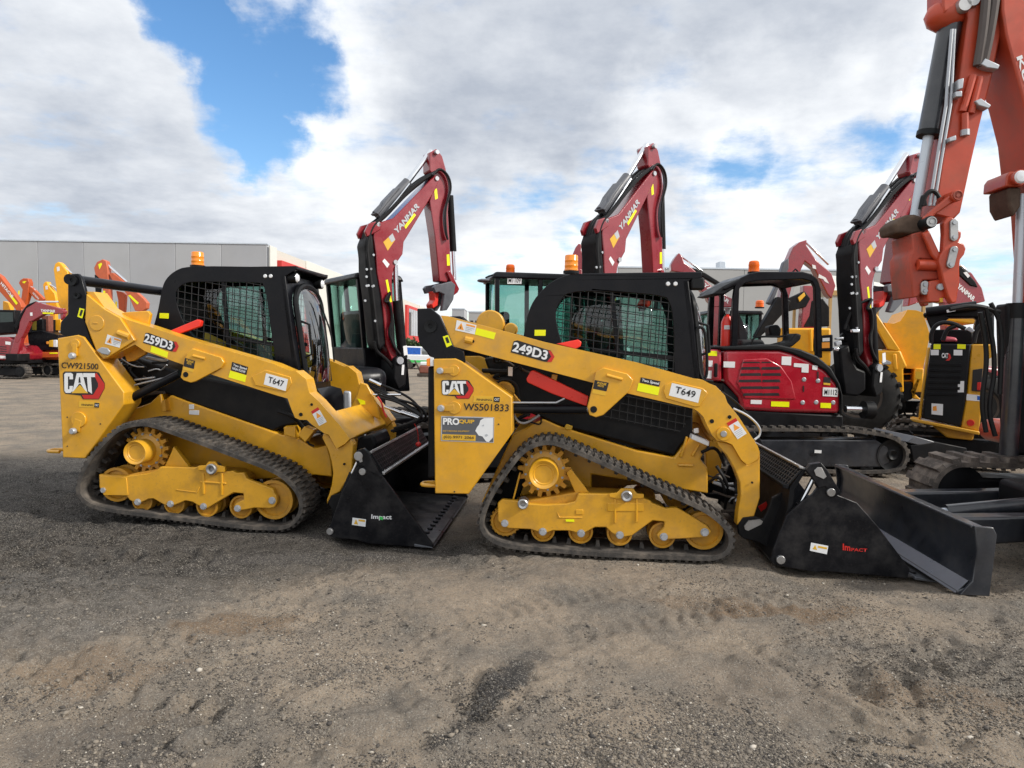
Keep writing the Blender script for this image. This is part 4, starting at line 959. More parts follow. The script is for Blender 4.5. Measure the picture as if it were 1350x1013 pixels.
# far arm's pivot boss, ribs of the front post, clutter in the engine bay
for q, r in ((E((478, 440))[0], 88), (E((600, 470))[0], 40)):
    v = frR.p(*q, WID - .3); MB().cyl((v.x, WID - .32, v.z), (v.x, WID - .2, v.z), r / 4.5 / 140, 26).build('pivot_boss', M['yellow'], rR, .012)
for q in (H((520, 330), (560, 205), (572, 210), (540, 330)), H((590, 320), (635, 250), (645, 256), (606, 328))): MB().poly(frR.xz(q, .41), .41, .435).build('rib', M['yellow'], rR, .008)
a, b = frR.p(*H((515, 375))[0], .42), frR.p(*H((600, 378))[0], .42); MB().tube([a, b], .012, 10).build('pressed_slot', M['yellow'], rR)
rs_ = random.Random(4)
def clutter(fr, par, w_, box, yy, nn, seed):
    rs_ = random.Random(seed); (xa, ya, xb, yb) = box
    for k in range(nn):
        x0, y0 = rs_.uniform(xa, xb), rs_.uniform(ya, yb); pts = [fr.p(*w_((x0, y0))[0], yy)]
        for j in range(3):
            x0 = min(xb, max(xa, x0 + rs_.uniform(-90, 130))); y0 = min(yb, max(ya, y0 + rs_.uniform(-50, 50))); pts.append(fr.p(*w_((x0, y0))[0], yy + rs_.uniform(-.03, .03)))
        MB().tube(pts, rs_.choice((.007, .010, .014)), 7, 2).build('hose', M[rs_.choice(('hose', 'hose', 'hose', 'zinc', 'brown_dark'))], par)
clutter(frR, rR, E, (440, 630, 720, 770), .40, 12, 4); clutter(frR, rR, F, (610, 60, 780, 140), .38, 6, 5); clutter(frR, rR, H, (650, 280, 860, 660), .5, 12, 6)
a = frR.p(*E((560, 840))[0], .40); MB().lathe((a.x, 0, a.z), [(.01, .36), (.07, .36), (.085, .38), (.085, .44), (.01, .44)], 22).build('filter_housing', M['yellow_dirty'], rR)
MB().poly(frR.xz(E((585, 692), (612, 694), (610, 748), (584, 746)), .3), .3, .31).build('sensor_plate', M['white'], rR, .002)
dc.quad(E((742, 473), (808, 473), (806, 508), (741, 508)), .46, 'hivis', parent=cabR)
for q in G((453, 200), (497, 200)):
    a = frR.p(*q, .46); MB().lathe((a.x, 0, a.z), [(.003, .452), (.014, .452), (.019, .462), (.003, .462)], 16).build('roof_bolt', M['lens'], cabR)
o = frR.p(*G((622, 200))[0], .5); MB().box(o.x - .05, o.x + .06, .46, .56, o.z - .05, o.z + .05).build('work_lamp', M['plastic'], cabR, .015)
mb = MB()
for (q, r) in ((H((782, 190))[0], 9), ):
    a = frR.p(*q, .08); mb.cyl((a.x, .1, a.z), (a.x, .07, a.z), r / 170, 22)
mb.build('pivot_boss', M['yellow'], armR, .003)
a = frR.p(*H((782, 190))[0], .07); MB().cyl((a.x, .075, a.z), (a.x, .058, a.z), .024, 16).build('pin', M['steel'], armR, .002)
# ---- bucket of the nearer machine
BR = dict(ppm=170.7,
    side=I((300, 482), (335, 450), (380, 420), (405, 385), (440, 373), (478, 380), (505, 425), (540, 438), (600, 462), (700, 575), (862, 790), (850, 836), (440, 800), (400, 806), (200, 772), (172, 748), (185, 690), (255, 520)),
    pivot=I((345, 300), (368, 270), (420, 262), (452, 300), (515, 405), (490, 432), (440, 380), (405, 388), (382, 345)),
    pins=[(*I((468, 408))[0], 5.2), (*I((220, 741))[0], 5.4)], pinflag=I((383, 300), (400, 284), (420, 285), (445, 330), (430, 342), (392, 325)),
    mold=I((345, 298), (358, 300), (300, 400), (290, 470), (215, 690), (205, 765), (185, 755), (195, 680), (262, 500), (275, 390)),
    floor=I((195, 768), (860, 826), (985, 850), (860, 838), (195, 775)), edge=I((995, 855), (700, 815)),
    bars=[(I((318, 282), (352, 292), (356, 304), (322, 296)), 'steel', 'top_bar'), (I((235, 372), (270, 380), (266, 400), (240, 392)), 'matte_black', 'lower_bar')],
    slats=I((340, 300), (262, 385)),
    coupler=[(I((10, 575), (35, 535), (90, 530), (135, 545), (160, 500), (180, 440), (255, 395), (272, 400), (200, 640), (185, 700), (110, 655), (40, 640), (15, 620)), .12, .16)],
    rods=[(I((395, 320))[0], I((312, 482))[0], 3.2, 'chrome'), (I((318, 470))[0], I((225, 660))[0], 5.5, 'matte_black')])
bkR = build_bucket(frR, BR, rR)
yb_ = -.08
o = dc.quad(I((372, 658), (457, 675), (450, 716), (366, 698)), yb_, 'white', parent=bkR)
dc.quad(I((380, 690), (393, 670), (402, 695)), yb_ - .002, 'gold', 'symbol', .001, o); dc.quad(I((408, 674), (452, 683), (450, 692), (406, 683)), yb_ - .002, 'gold', 'print', .001, o)
dc.text('Im', I((528, 695))[0], I((566, 700))[0], I((528, 662))[0], yb_, 'red_ink', .02, .003, bkR, 'maker_lettering'); dc.text('PACT', I((570, 700))[0], I((648, 704))[0], I((571, 684))[0], yb_, 'red_ink', .01, .003, bkR, 'maker_lettering')
dc.quad(I((40, 575), (62, 548), (118, 542), (132, 552), (125, 566), (80, 588), (60, 598), (45, 592)), .118, 'steel', 'latch_plate', .012, bkR)
dc.quad(I((110, 480), (150, 455), (160, 480), (125, 505)), .40, 'red_ink', 'sticker', .002, bkR)

# ---- the farther machine (left)
PPL = 151.0
trL = B((165, 650), (190, 550), (250, 445), (330, 355), (400, 290), (470, 255), (560, 240), (640, 250), (720, 280), (900, 345), (1100, 422)) + D((0, 425), (80, 475), (150, 545), (190, 620), (190, 700), (160, 760), (110, 805), (40, 822), (-10, 822)) + B((1200, 908), (1000, 882), (700, 845), (420, 812), (280, 785), (210, 745), (175, 700))
SL = dict(fr=frL, ppm=PPL, label='yellow track loader reading 259D3 and T647, with CW921500 on its rear',
    body=B((250, 460), (440, 205), (620, 140), (680, 85), (690, 140), (742, 95), (830, 130)) + D((0, 222), (62, 245), (66, 190), (145, 185), (140, 262), (250, 320), (318, 305), (345, 400), (350, 490), (250, 480)) + B((1200, 600), (600, 560)),
    belly=B((235, 500), (420, 300), (530, 300), (470, 560), (430, 700), (300, 740), (215, 640)),
    blackbody=A((450, 650), (820, 780)) + C_((200, 850), (250, 940)) + D((190, 160), (130, 180), (60, 192), (0, 222)) + B((830, 130), (690, 80), (600, 120), (440, 200)),
    tower=A((70, 568), (190, 548), (225, 560), (465, 888)) + B((465, 150), (235, 472), (102, 466)),
    latches=[(*A((180, 600))[0], 6.3, *A((178, 672))[0], 4.4), (*B((200, 240))[0], 10.5, *B((182, 306))[0], 4.4)],
    holes=B((130, 226), (326, 266), (130, 398)),
    rear=None, tow=(69, 594),
    arm=A((240, 290), (285, 292), (350, 385), (420, 425), (470, 452), (620, 500), (800, 560), (1350, 718)) + C_((240, 718), (268, 716), (330, 766)) + D((215, -8), (270, 42), (330, 110), (395, 185), (455, 265), (425, 295), (375, 325), (330, 240), (300, 230), (230, 180), (200, 152), (160, 152), (130, 140), (108, 88), (85, 22)) + C_((220, 880), (150, 860), (0, 812)) + A((990, 785), (590, 645), (530, 605), (370, 687), (340, 692), (300, 650), (228, 470)),
    armplate=A((242, 305), (350, 395), (440, 445), (528, 580), (370, 682), (342, 688), (304, 648), (234, 470)),
    gusset=A((800, 800), (815, 730), (838, 655), (870, 628), (1040, 680), (1058, 712), (1040, 745), (890, 825), (860, 832), (818, 818)),
    emboss=[C_((10, 750), (90, 710), (238, 752), (248, 790), (215, 842), (30, 802))],
    slots=[(A((875, 672))[0], A((948, 690))[0], 2.0, .066), (A((432, 535))[0], A((500, 560))[0], 4.4, .064)],
    armholes=[(*A((832, 783))[0], 3.6, .064), (*C_((364, 916))[0], 1.8, .089), (*C_((300, 975))[0], 2.5, .089), (*D((422, 414))[0], 1.6, .12)],
    leg=D((300, 228), (330, 240), (375, 325), (425, 295), (455, 265), (475, 300), (470, 440), (440, 510), (395, 580), (345, 605), (318, 655), (318, 625), (332, 590), (346, 540), (355, 470), (345, 400), (325, 330), (290, 260)),
    cross=D((320, 110), (395, 185), (455, 265), (430, 292), (370, 230), (300, 140)),
    link=A((132, 210), (150, 186), (190, 184), (212, 212), (246, 335), (242, 400), (222, 440), (262, 570), (300, 660), (130, 620), (120, 560), (85, 540), (90, 470), (132, 425)),
    linkpins=[(*A((162, 226))[0], 7.0), (*A((190, 316))[0], 4.0)], crosslink=A((175, 222))[0],
    cab=A((640, 500), (668, 400), (685, 300), (705, 225), (760, 170), (840, 138)) + C_((0, 98), (272, 94), (268, 116), (196, 160), (215, 300), (250, 520), (290, 720), (282, 762), (0, 690)) + A((900, 620)),
    window=A((765, 320), (785, 268), (830, 237), (900, 232)) + C_((0, 190), (72, 196), (96, 260), (125, 500), (150, 640), (140, 690), (0, 650)) + A((950, 600), (870, 560), (800, 440)),
    mesh=.066, meshang=-10, skew=97, mullions=[(A((1048, 232))[0], A((1080, 640))[0]), (A((1080, 565))[0], C_((140, 560))[0])],
    roof=A((640, 640), (655, 470), (668, 400), (685, 300), (705, 225), (760, 170), (840, 138)) + C_((0, 98), (272, 94)),
    front=[C_((205, 140))[0], C_((290, 800))[0]], floor=(300, 480), seat_x=-.05, seat_z=1.02,
    beacon=(260.5, 348), beacon_r=8.0, beacon_h=17,
    track=trL,
    frame=B((315, 565), (480, 575), (600, 560), (660, 540), (680, 520), (890, 525), (905, 515), (1060, 520), (1062, 550), (1112, 545), (1130, 558), (1175, 555), (1192, 592), (1350, 652)) + D((5, 585), (20, 605), (22, 640), (5, 672)) + B((1330, 768), (1240, 765), (1140, 785), (1112, 775), (1125, 740), (1175, 715), (1172, 680), (1115, 674), (960, 768), (930, 765), (872, 730), (830, 722), (745, 758), (700, 745), (640, 710), (612, 712), (550, 742), (500, 720), (480, 695), (345, 690), (318, 640)),
    frame_core=B((400, 585), (700, 530), (1100, 560), (1160, 600), (1150, 670), (1000, 720), (500, 690)),
    rollers=[(*B((562, 727))[0], 14.5), (*B((752, 742))[0], 14.7), (*B((947, 757))[0], 15), (*B((1150, 763))[0], 15.6)],
    idlers=[(*B((408, 630))[0], 23.5, False), (*D((-5, 630))[0], 26.5, False)],
    sprocket=(*B((603, 420))[0], 31.5, 17), hub=(*B((518, 412))[0], 16.2),
    bolts=[(*B((347, 657))[0], 3.6), (*B((548, 729))[0], 3.6), (*B((742, 740))[0], 3.6), (*B((938, 755))[0], 3.6), (*B((1140, 767))[0], 3.7), (*B((1345, 720))[0], 3.9)],
    greasecaps=[(*B((983, 535))[0], 7.2)],
    frame_bits=[(B((905, 515), (950, 512), (965, 490), (1005, 490), (1020, 512), (1062, 520), (1062, 552), (1020, 552), (1000, 570), (960, 570), (945, 545), (905, 540)), .035), (B((775, 655), (895, 670), (910, 640), (916, 642), (900, 676), (775, 661)), .045), (B((928, 560), (940, 560), (942, 685), (930, 685)), .04), (B((1038, 560), (1050, 560), (1050, 690), (1038, 690)), .04), (B((915, 605), (1070, 615), (1070, 625), (915, 615)), .042),
                (B((735, 460), (760, 400), (850, 520), (700, 530)), .11), (B((320, 572), (480, 585), (490, 690), (345, 690), (322, 640)), .044)],
    rods=[(A((462, 945))[0], A((800, 778))[0], 5.8, .2, 'black'), (A((530, 815))[0], A((650, 800))[0], 1.3, .28, 'zinc'), (A((530, 845))[0], A((760, 790))[0], 1.3, .26, 'zinc')],
    extras=[(A((720, 530), (900, 455), (922, 465), (915, 497), (775, 548)), .26, .31, 'red_bright', 'arm_brace_lever'),
            (A((465, 655), (500, 625), (612, 612), (590, 662), (520, 702), (482, 708)), .24, .28, 'yellow_dirty', 'bracket'),
            (A((400, 428), (480, 412), (605, 405), (622, 425), (612, 470), (606, 500)), .20, .24, 'yellow', 'cylinder_bracket'),
            (A((300, 640), (330, 620), (366, 626), (382, 646), (372, 668), (335, 662)), .045, .062, 'zinc', 'pin_keeper'),
            (D((62, 195), (130, 190), (135, 262), (64, 240)), .34, .44, 'yellow', 'step_bracket'), (D((146, 240), (185, 190), (245, 215), (190, 285)), .2, .3, 'yellow', 'bracket'),
            (B((690, 130), (705, 118), (715, 190), (690, 195)), .36, .44, 'yellow_dirty', 'bracket'),
            (B((850, 150), (880, 150), (880, 180), (850, 180)), .425, .432, 'white', 'sticker'), (B((850, 185), (910, 185), (910, 214), (850, 210)), .425, .432, 'white', 'sticker')],
    tubes=[([(*A((450, 690))[0], .3), (*A((520, 735))[0], .3), (*A((585, 738))[0], .3)], .006, 'zinc', 'hydraulic_pipe'), ([(*A((560, 720))[0], .36), (*A((500, 740))[0], .34), (*A((510, 780))[0], .34), (*A((600, 850))[0], .36)], .012, 'hose', 'hose'), ([(*A((420, 700))[0], .34), (*A((480, 860))[0], .34), (*A((640, 840))[0], .36)], .014, 'hose', 'hose'),
           ([(*D((30, 100))[0], .3), (*D((120, 130))[0], .3), (*D((180, 200))[0], .4)], .02, 'hose', 'hose'), ([(*D((340, 330))[0], .45), (*D((410, 420))[0], .4), (*D((400, 540))[0], .5)], .014, 'hose', 'hose')],
)
rL, towL, armL, cabL = build_loader(SL)
dl = Decals(frL, rL)
warn(dl, armL, A((368, 545), (453, 574), (440, 624), (353, 600)), .062)
o = dl.quad(A((203, 388), (232, 395), (218, 450), (190, 440)), .07, 'hivis', parent=rL); dl.quad(A((210, 398), (224, 402), (212, 438), (200, 432)), .068, 'ink', 'symbol', .001, o)
o = dl.quad(A((595, 536), (612, 536), (745, 585), (775, 588), (790, 615), (775, 648), (745, 645), (580, 595)), ya, 'ink', 'model_badge', parent=armL)
dl.quad(A((762, 588), (778, 590), (790, 615), (775, 648), (752, 646), (772, 617)), ya - .002, 'red_ink', 'badge_edge', .001, o)
dl.text('259D3', A((583, 590))[0], A((750, 640))[0], A((594, 538))[0], ya, 'white', .02, .004, o, 'model_number')
dl.quad(A((630, 612), (728, 650), (722, 684), (622, 648)), ya, 'hivis', parent=armL)
o = dl.quad(A((828, 684), (888, 702), (880, 750), (819, 734)), .065, 'ink', parent=armL); dl.text('PLEASE', A((836, 704))[0], A((878, 716))[0], A((839, 692))[0], .065, 'gold', .01, .004, o); dl.text('NOTE', A((840, 720))[0], A((866, 727))[0], A((842, 708))[0], .065, 'gold', .01, .004, o)
dl.quad(A((819, 736), (880, 752), (876, 770), (815, 753)), .065, 'gold', parent=armL)
o = dl.quad(A((1108, 708), (1202, 738), (1192, 785), (1100, 757)), ya, 'ink', parent=armL); dl.text('Two Speed', A((1112, 735))[0], A((1192, 760))[0], A((1116, 718))[0], ya, 'white', .012, .004, o); dl.text('HIGH FLOW', A((1108, 752))[0], A((1186, 776))[0], A((1111, 737))[0], ya, 'white', .012, .004, o)
dl.quad(A((1096, 760), (1192, 788), (1184, 828), (1086, 800)), ya, 'hivis', parent=armL)
o = dl.quad(C_((94, 730), (224, 766), (210, 836), (80, 796)), ya - .006, 'white', 'number_plate', parent=armL); dl.text('T647', C_((105, 784))[0], C_((196, 812))[0], C_((112, 748))[0], ya - .006, 'ink', 0, .004, o)
warn(dl, armL, D((225, 102), (266, 76), (319, 164), (274, 188)), ya, 'v', True)
cat_badge(dl, towL, frL, *A((104, 765))[0], *A((352, 930))[0], .05)
o = dl.quad(A((200, 940), (322, 948), (320, 980), (198, 976)), .05, 'gold', parent=towL); dl.text('FINNING', A((215, 968))[0], A((284, 970))[0], A((216, 956))[0], .05, 'ink', 0, .004, o)
dl.quad(A((292, 950), (320, 952), (318, 979), (290, 977)), .048, 'ink', parent=o); dl.text('CAT', A((294, 970))[0], A((316, 972))[0], A((295, 957))[0], .046, 'white', .01, .004, o)
dl.text('CW921500', A((95, 746))[0], A((314, 754))[0], A((96, 710))[0], .05, 'ink', 0, .003, towL, 'serial_number')
dl.quad(A((678, 418), (732, 420), (730, 452), (676, 448)), .46, 'hivis', parent=cabL)
for q in C_((88, 154), (121, 154)):
    a = frL.p(*q, .46); MB().lathe((a.x, 0, a.z), [(.003, .452), (.014, .452), (.019, .462), (.003, .462)], 16).build('roof_bolt', M['lens'], cabL)
a = frL.p(*A((305, 478))[0], .062); MB().cyl((a.x, .07, a.z), (a.x, .056, a.z), 10.5 / PPL, 24).build('pivot_boss', M['yellow'], armL, .004); MB().box(a.x - .03, a.x + .012, .052, .057, a.z - .006, a.z + .006).build('pressed_slot', M['yellow'], armL, .003)
BL = dict(ppm=PPL,
    side=D((322, 815), (328, 790), (345, 762), (400, 600), (470, 465), (508, 425), (560, 430), (582, 462), (650, 490), (938, 878), (952, 900), (945, 914), (880, 909), (560, 886), (500, 866), (352, 850), (322, 832)),
    pivot=D((482, 365), (500, 332), (538, 320), (566, 345), (642, 480), (648, 495), (572, 455), (545, 428), (505, 422)),
    pins=[(*D((510, 366))[0], 5.8), (*D((533, 458))[0], 4.4), (*D((340, 812))[0], 4.2)], pinflag=D((505, 380), (530, 370), (536, 398), (520, 404)),
    mold=D((490, 420), (560, 352), (572, 345), (600, 395), (645, 470), (655, 480), (640, 486), (560, 385), (515, 430), (420, 640), (375, 845), (345, 845), (400, 620)),
    floor=D((350, 842), (940, 900), (945, 912), (350, 852)), edge=D((950, 912), (700, 890)),
    bars=[(D((556, 350), (574, 338), (584, 352), (566, 364)), 'steel', 'top_bar'), (D((640, 462), (660, 470), (655, 486), (636, 480)), 'steel', 'lower_bar')],
    slats=D((570, 350), (645, 470)),
    coupler=[(D((325, 640), (345, 600), (400, 588), (430, 520), (470, 440), (500, 420), (500, 470), (400, 720), (380, 760), (345, 760), (350, 690)), .12, .16)],
    rods=[(D((500, 405))[0], D((470, 470))[0], 2.4, 'chrome'), (D((470, 470))[0], D((420, 590))[0], 4.5, 'matte_black')])
bkL = build_bucket(frL, BL, rL)
o = dl.quad(D((472, 732), (552, 742), (548, 786), (468, 774)), yb_, 'white', parent=bkL); dl.quad(D((480, 770), (492, 740), (504, 773)), yb_ - .002, 'gold', 'symbol', .001, o); dl.quad(D((508, 742), (546, 747), (545, 758), (507, 753)), yb_ - .002, 'gold', 'print', .001, o)
dl.text('Impact', D((583, 746))[0], D((704, 750))[0], D((584, 712))[0], yb_, 'white', .01, .003, bkL, 'maker_lettering'); dl.quad(D((632, 724), (652, 730), (652, 746), (632, 743)), yb_ - .005, 'green_ink' if 'green_ink' in M else 'white', 'print', .001, bkL)
# attachment hoses, chrome rods and the spring hanging over the bucket
def hose3(pts, r, mm, nm, par): return MB().tube(pts, r, 8, 3).build(nm, M[mm], par)
HB = W(480, 470, 8.44)
q3 = lambda w_, pts, yy: [frL.p(*w_(p)[0], y) for p, y in zip(pts, yy)]
hose3(q3(HB, [(40, 265), (200, 320), (400, 400), (560, 500), (640, 620), (640, 700), (560, 770), (320, 840)], [1.3, 1.3, 1.3, 1.28, 1.25, 1.2, 1.2, 1.2]), .013, 'hose', 'hose', rL)
hose3(q3(HB, [(130, 440), (280, 480), (480, 500), (620, 560), (690, 640), (680, 700), (600, 740), (300, 830)], [1.2, 1.2, 1.2, 1.2, 1.2, 1.2, 1.2, 1.2]), .013, 'hose', 'hose', rL)
hose3(q3(HB, [(200, 460), (350, 470), (560, 530), (650, 640), (590, 740)], [1.3, 1.3, 1.3, 1.3, 1.3]), .012, 'hose', 'hose', rL)
for a, b, r in (((60, 262), (190, 322), .017), ((100, 428), (410, 428), .012), ((230, 560), (440, 640), .018), ((410, 620), (620, 690), .024)):
    MB().cyl(frL.p(*HB(a)[0], 1.25), frL.p(*HB(b)[0], 1.25), r, 12).build('hydraulic_coupling', M['chrome'], rL)
hose3(q3(HB, [(150, 450), (200, 520), (210, 600), (250, 680)], [1.0] * 4), .010, 'red_ink', 'cap_lanyard', rL)
a = [frL.p(*HB(q)[0], .9) for q in ((560, 750), (600, 830), (605, 980))]
hose3(a, .004, 'red_ink', 'cap_lanyard', rL); MB().ball(a[-1], .03, (1, .6, .9)).build('dust_cap', M['red_ink'], rL)

clutter(frL, rL, A, (430, 680, 720, 900), .40, 14, 8); clutter(frL, rL, D, (180, 160, 330, 320), .45, 8, 9)
HC = W(480, 470, 8.44)
for k in range(5):                                   # loose hose coils over the bucket
    q = [(60 + 30 * k, 300 + 40 * k), (300 + 20 * k, 430 + 20 * k), (520 + 10 * k, 560 + 15 * k), (660, 640 + 12 * k), (560 - 20 * k, 720 + 10 * k), (330, 800)]
    hose3([frL.p(*HC(p)[0], 1.30 - .05 * k) for p in q], .010, 'hose', 'hose', rL)
# plate with an opening between the arms, in front of the door
xz_ = frL.xz(D((395, 100), (530, 105), (640, 150), (620, 60), (560, -60), (520, -70), (500, 0), (470, 60)), WID - .5)
MB().poly(xz_, WID - .52, WID - .48).build('guard_plate', M['yellow'], rL, .01)
dl.quad(D((500, 25), (545, 40), (548, 60), (520, 62)), WID - .525, 'hivis'); v = frL.p(*D((440, 50))[0], WID - .6)
MB().box(v.x - .04, v.x + .04, WID - .62, WID - .58, v.z - .12, v.z + .12).build('latch_plate', M['zinc'], rL, .02)
MB().poly(frL.xz(D((500, 260), (590, 235), (620, 300), (560, 420), (480, 400)), .6), .6, 1.1).build('quick_coupler', M['matte_black'], rL, .03)
for x0_ in (545, 585): MB().cyl(frL.p(*D((x0_, 240))[0], .8), frL.p(*D((x0_ + 35, 310))[0], .8), .018, 10).build('cylinder_rod', M['chrome'], rL)
# ---------------------------------------------------------------- crimson excavators behind the loaders
Y1 = W(450, 180, 4.22); Lw = W(0, 300, 5.625); Lz = W(0, 370, 7.79); Q1 = W(1130, 0, 4.605); Q2 = W(1130, 200, 4.605)
def cab_box(fr, par, x0, x1, y0, y1, z0, z1, lean=0.0, name='cab', m='black', zw=.45, t=.06):
    """pillars, roof and panes; the lower zw of the sides is sheet metal"""
    sh = lambda x, z: x + lean * (z - z1) / (z1 - z0)
    cab = MB(); cab.hexa([(sh(x0, z0), y0, z0), (sh(x1, z0), y0, z0), (sh(x1, z0), y1, z0), (sh(x0, z0), y1, z0)], [(sh(x0, z0 + zw), y0, z0 + zw), (sh(x1, z0 + zw), y0, z0 + zw), (sh(x1, z0 + zw), y1, z0 + zw), (sh(x0, z0 + zw), y1, z0 + zw)])
    c = cab.build(name, M[m], par, .02)
    MB().hexa([(x0 - .04, y0 - .03, z1 - .09), (x1 + .05, y0 - .03, z1 - .09), (x1 + .05, y1 + .03, z1 - .09), (x0 - .04, y1 + .03, z1 - .09)], [(x0, y0, z1), (x1, y0, z1), (x1, y1, z1), (x0, y1, z1)]).build('roof', M[m], c, .03)
    za, zb = z0 + zw - .01, z1 - .08
    xm = x0 + (x1 - x0) * .42
    for x in (x0, xm, x1 - t):
        for y in (y0, y1 - t):
            MB().hexa([(sh(x, za), y, za), (sh(x + t, za), y, za), (sh(x + t, za), y + t, za), (sh(x, za), y + t, za)], [(sh(x, zb), y, zb), (sh(x + t, zb), y, zb), (sh(x + t, zb), y + t, zb), (sh(x, zb), y + t, zb)]).build('pillar', M[m], c, .008)
    e = .02
    for ya in (y0 + e, y1 - e - .006):
        MB().hexa([(sh(x0 + e, za), ya, za), (sh(x1 - e, za), ya, za), (sh(x1 - e, za), ya + .006, za), (sh(x0 + e, za), ya + .006, za)], [(sh(x0 + e, zb), ya, zb), (sh(x1 - e, zb), ya, zb), (sh(x1 - e, zb), ya + .006, zb), (sh(x0 + e, zb), ya + .006, zb)]).build('window', M['glass'], c, ang=0)
    for xa in (x0 + e, x1 - e - .006):
        MB().hexa([(sh(xa, za), y0 + e, za), (sh(xa + .006, za), y0 + e, za), (sh(xa + .006, za), y1 - e, za), (sh(xa, za), y1 - e, za)], [(sh(xa, zb), y0 + e, zb), (sh(xa + .006, zb), y0 + e, zb), (sh(xa + .006, zb), y1 - e, zb), (sh(xa, zb), y1 - e, zb)]).build('window', M['glass'], c, ang=0)
    mb = MB(); mb.box(x0 + .2, x0 + .65, y0 + .3, y1 - .3, z0 + .1, z0 + .55); mb.build('seat', M['teal'], c, .05); MB().box(x0 + .12, x0 + .26, y0 + .3, y1 - .3, z0 + .5, z0 + 1.15).build('backrest', M['teal'], c, .05)
    return c
def beacon_at(par, p, r=.065, h=.13):
    bo = MB().lathe(p, [(.004, 0), (r * 1.1, 0), (r * 1.1, .03), (.004, .03)], 18, 'Z').build('beacon', M['plastic'], par)
    MB().lathe((p[0], p[1], p[2] + .03), [(.004, 0), (r, 0), (r * .95, h * .5), (r, h * .55), (r * .9, h * .9), (r * .7, h), (.004, h)], 18, 'Z').build('amber_lens', M['amber_far'], bo)
M['amber_far'] = mat('orange_lens', (.95, .16, .01), .3, var=.05)
def crawler(par, x0, x1, y0, y1, h, wdt, m='rubber', pitch=.11):
    for ya in (y0, y1 - wdt):
        r = h / 2; pts = [(x0 + r - r * math.sin(t), r - r * math.cos(t)) for t in [math.pi * k / 8 for k in range(9)]] + [(x1 - r + r * math.sin(t), r + r * math.cos(t)) for t in [math.pi * k / 8 for k in range(9)]]
        track_part(pts, ya, ya + wdt, par, pitch, .028, .04, 'rubber_track', m, True)
        f = MB(); f.poly([(x0 + r * .8, h * .22), (x1 - r * .8, h * .22), (x1 - r * .8, h * .72), (x0 + r * .8, h * .72)], ya + wdt * .12, ya + wdt * .88); f.build('track_frame', M['matte_black'], par, .02)
        for xc in (x0 + r, x1 - r):
            MB().lathe((xc, 0, r), [(.01, ya + .04), (r * .35, ya + .02), (r * .72, ya + .05), (r * .72, ya + wdt - .05), (.01, ya + wdt - .05)], 24).build('idler', M['plastic'], par)
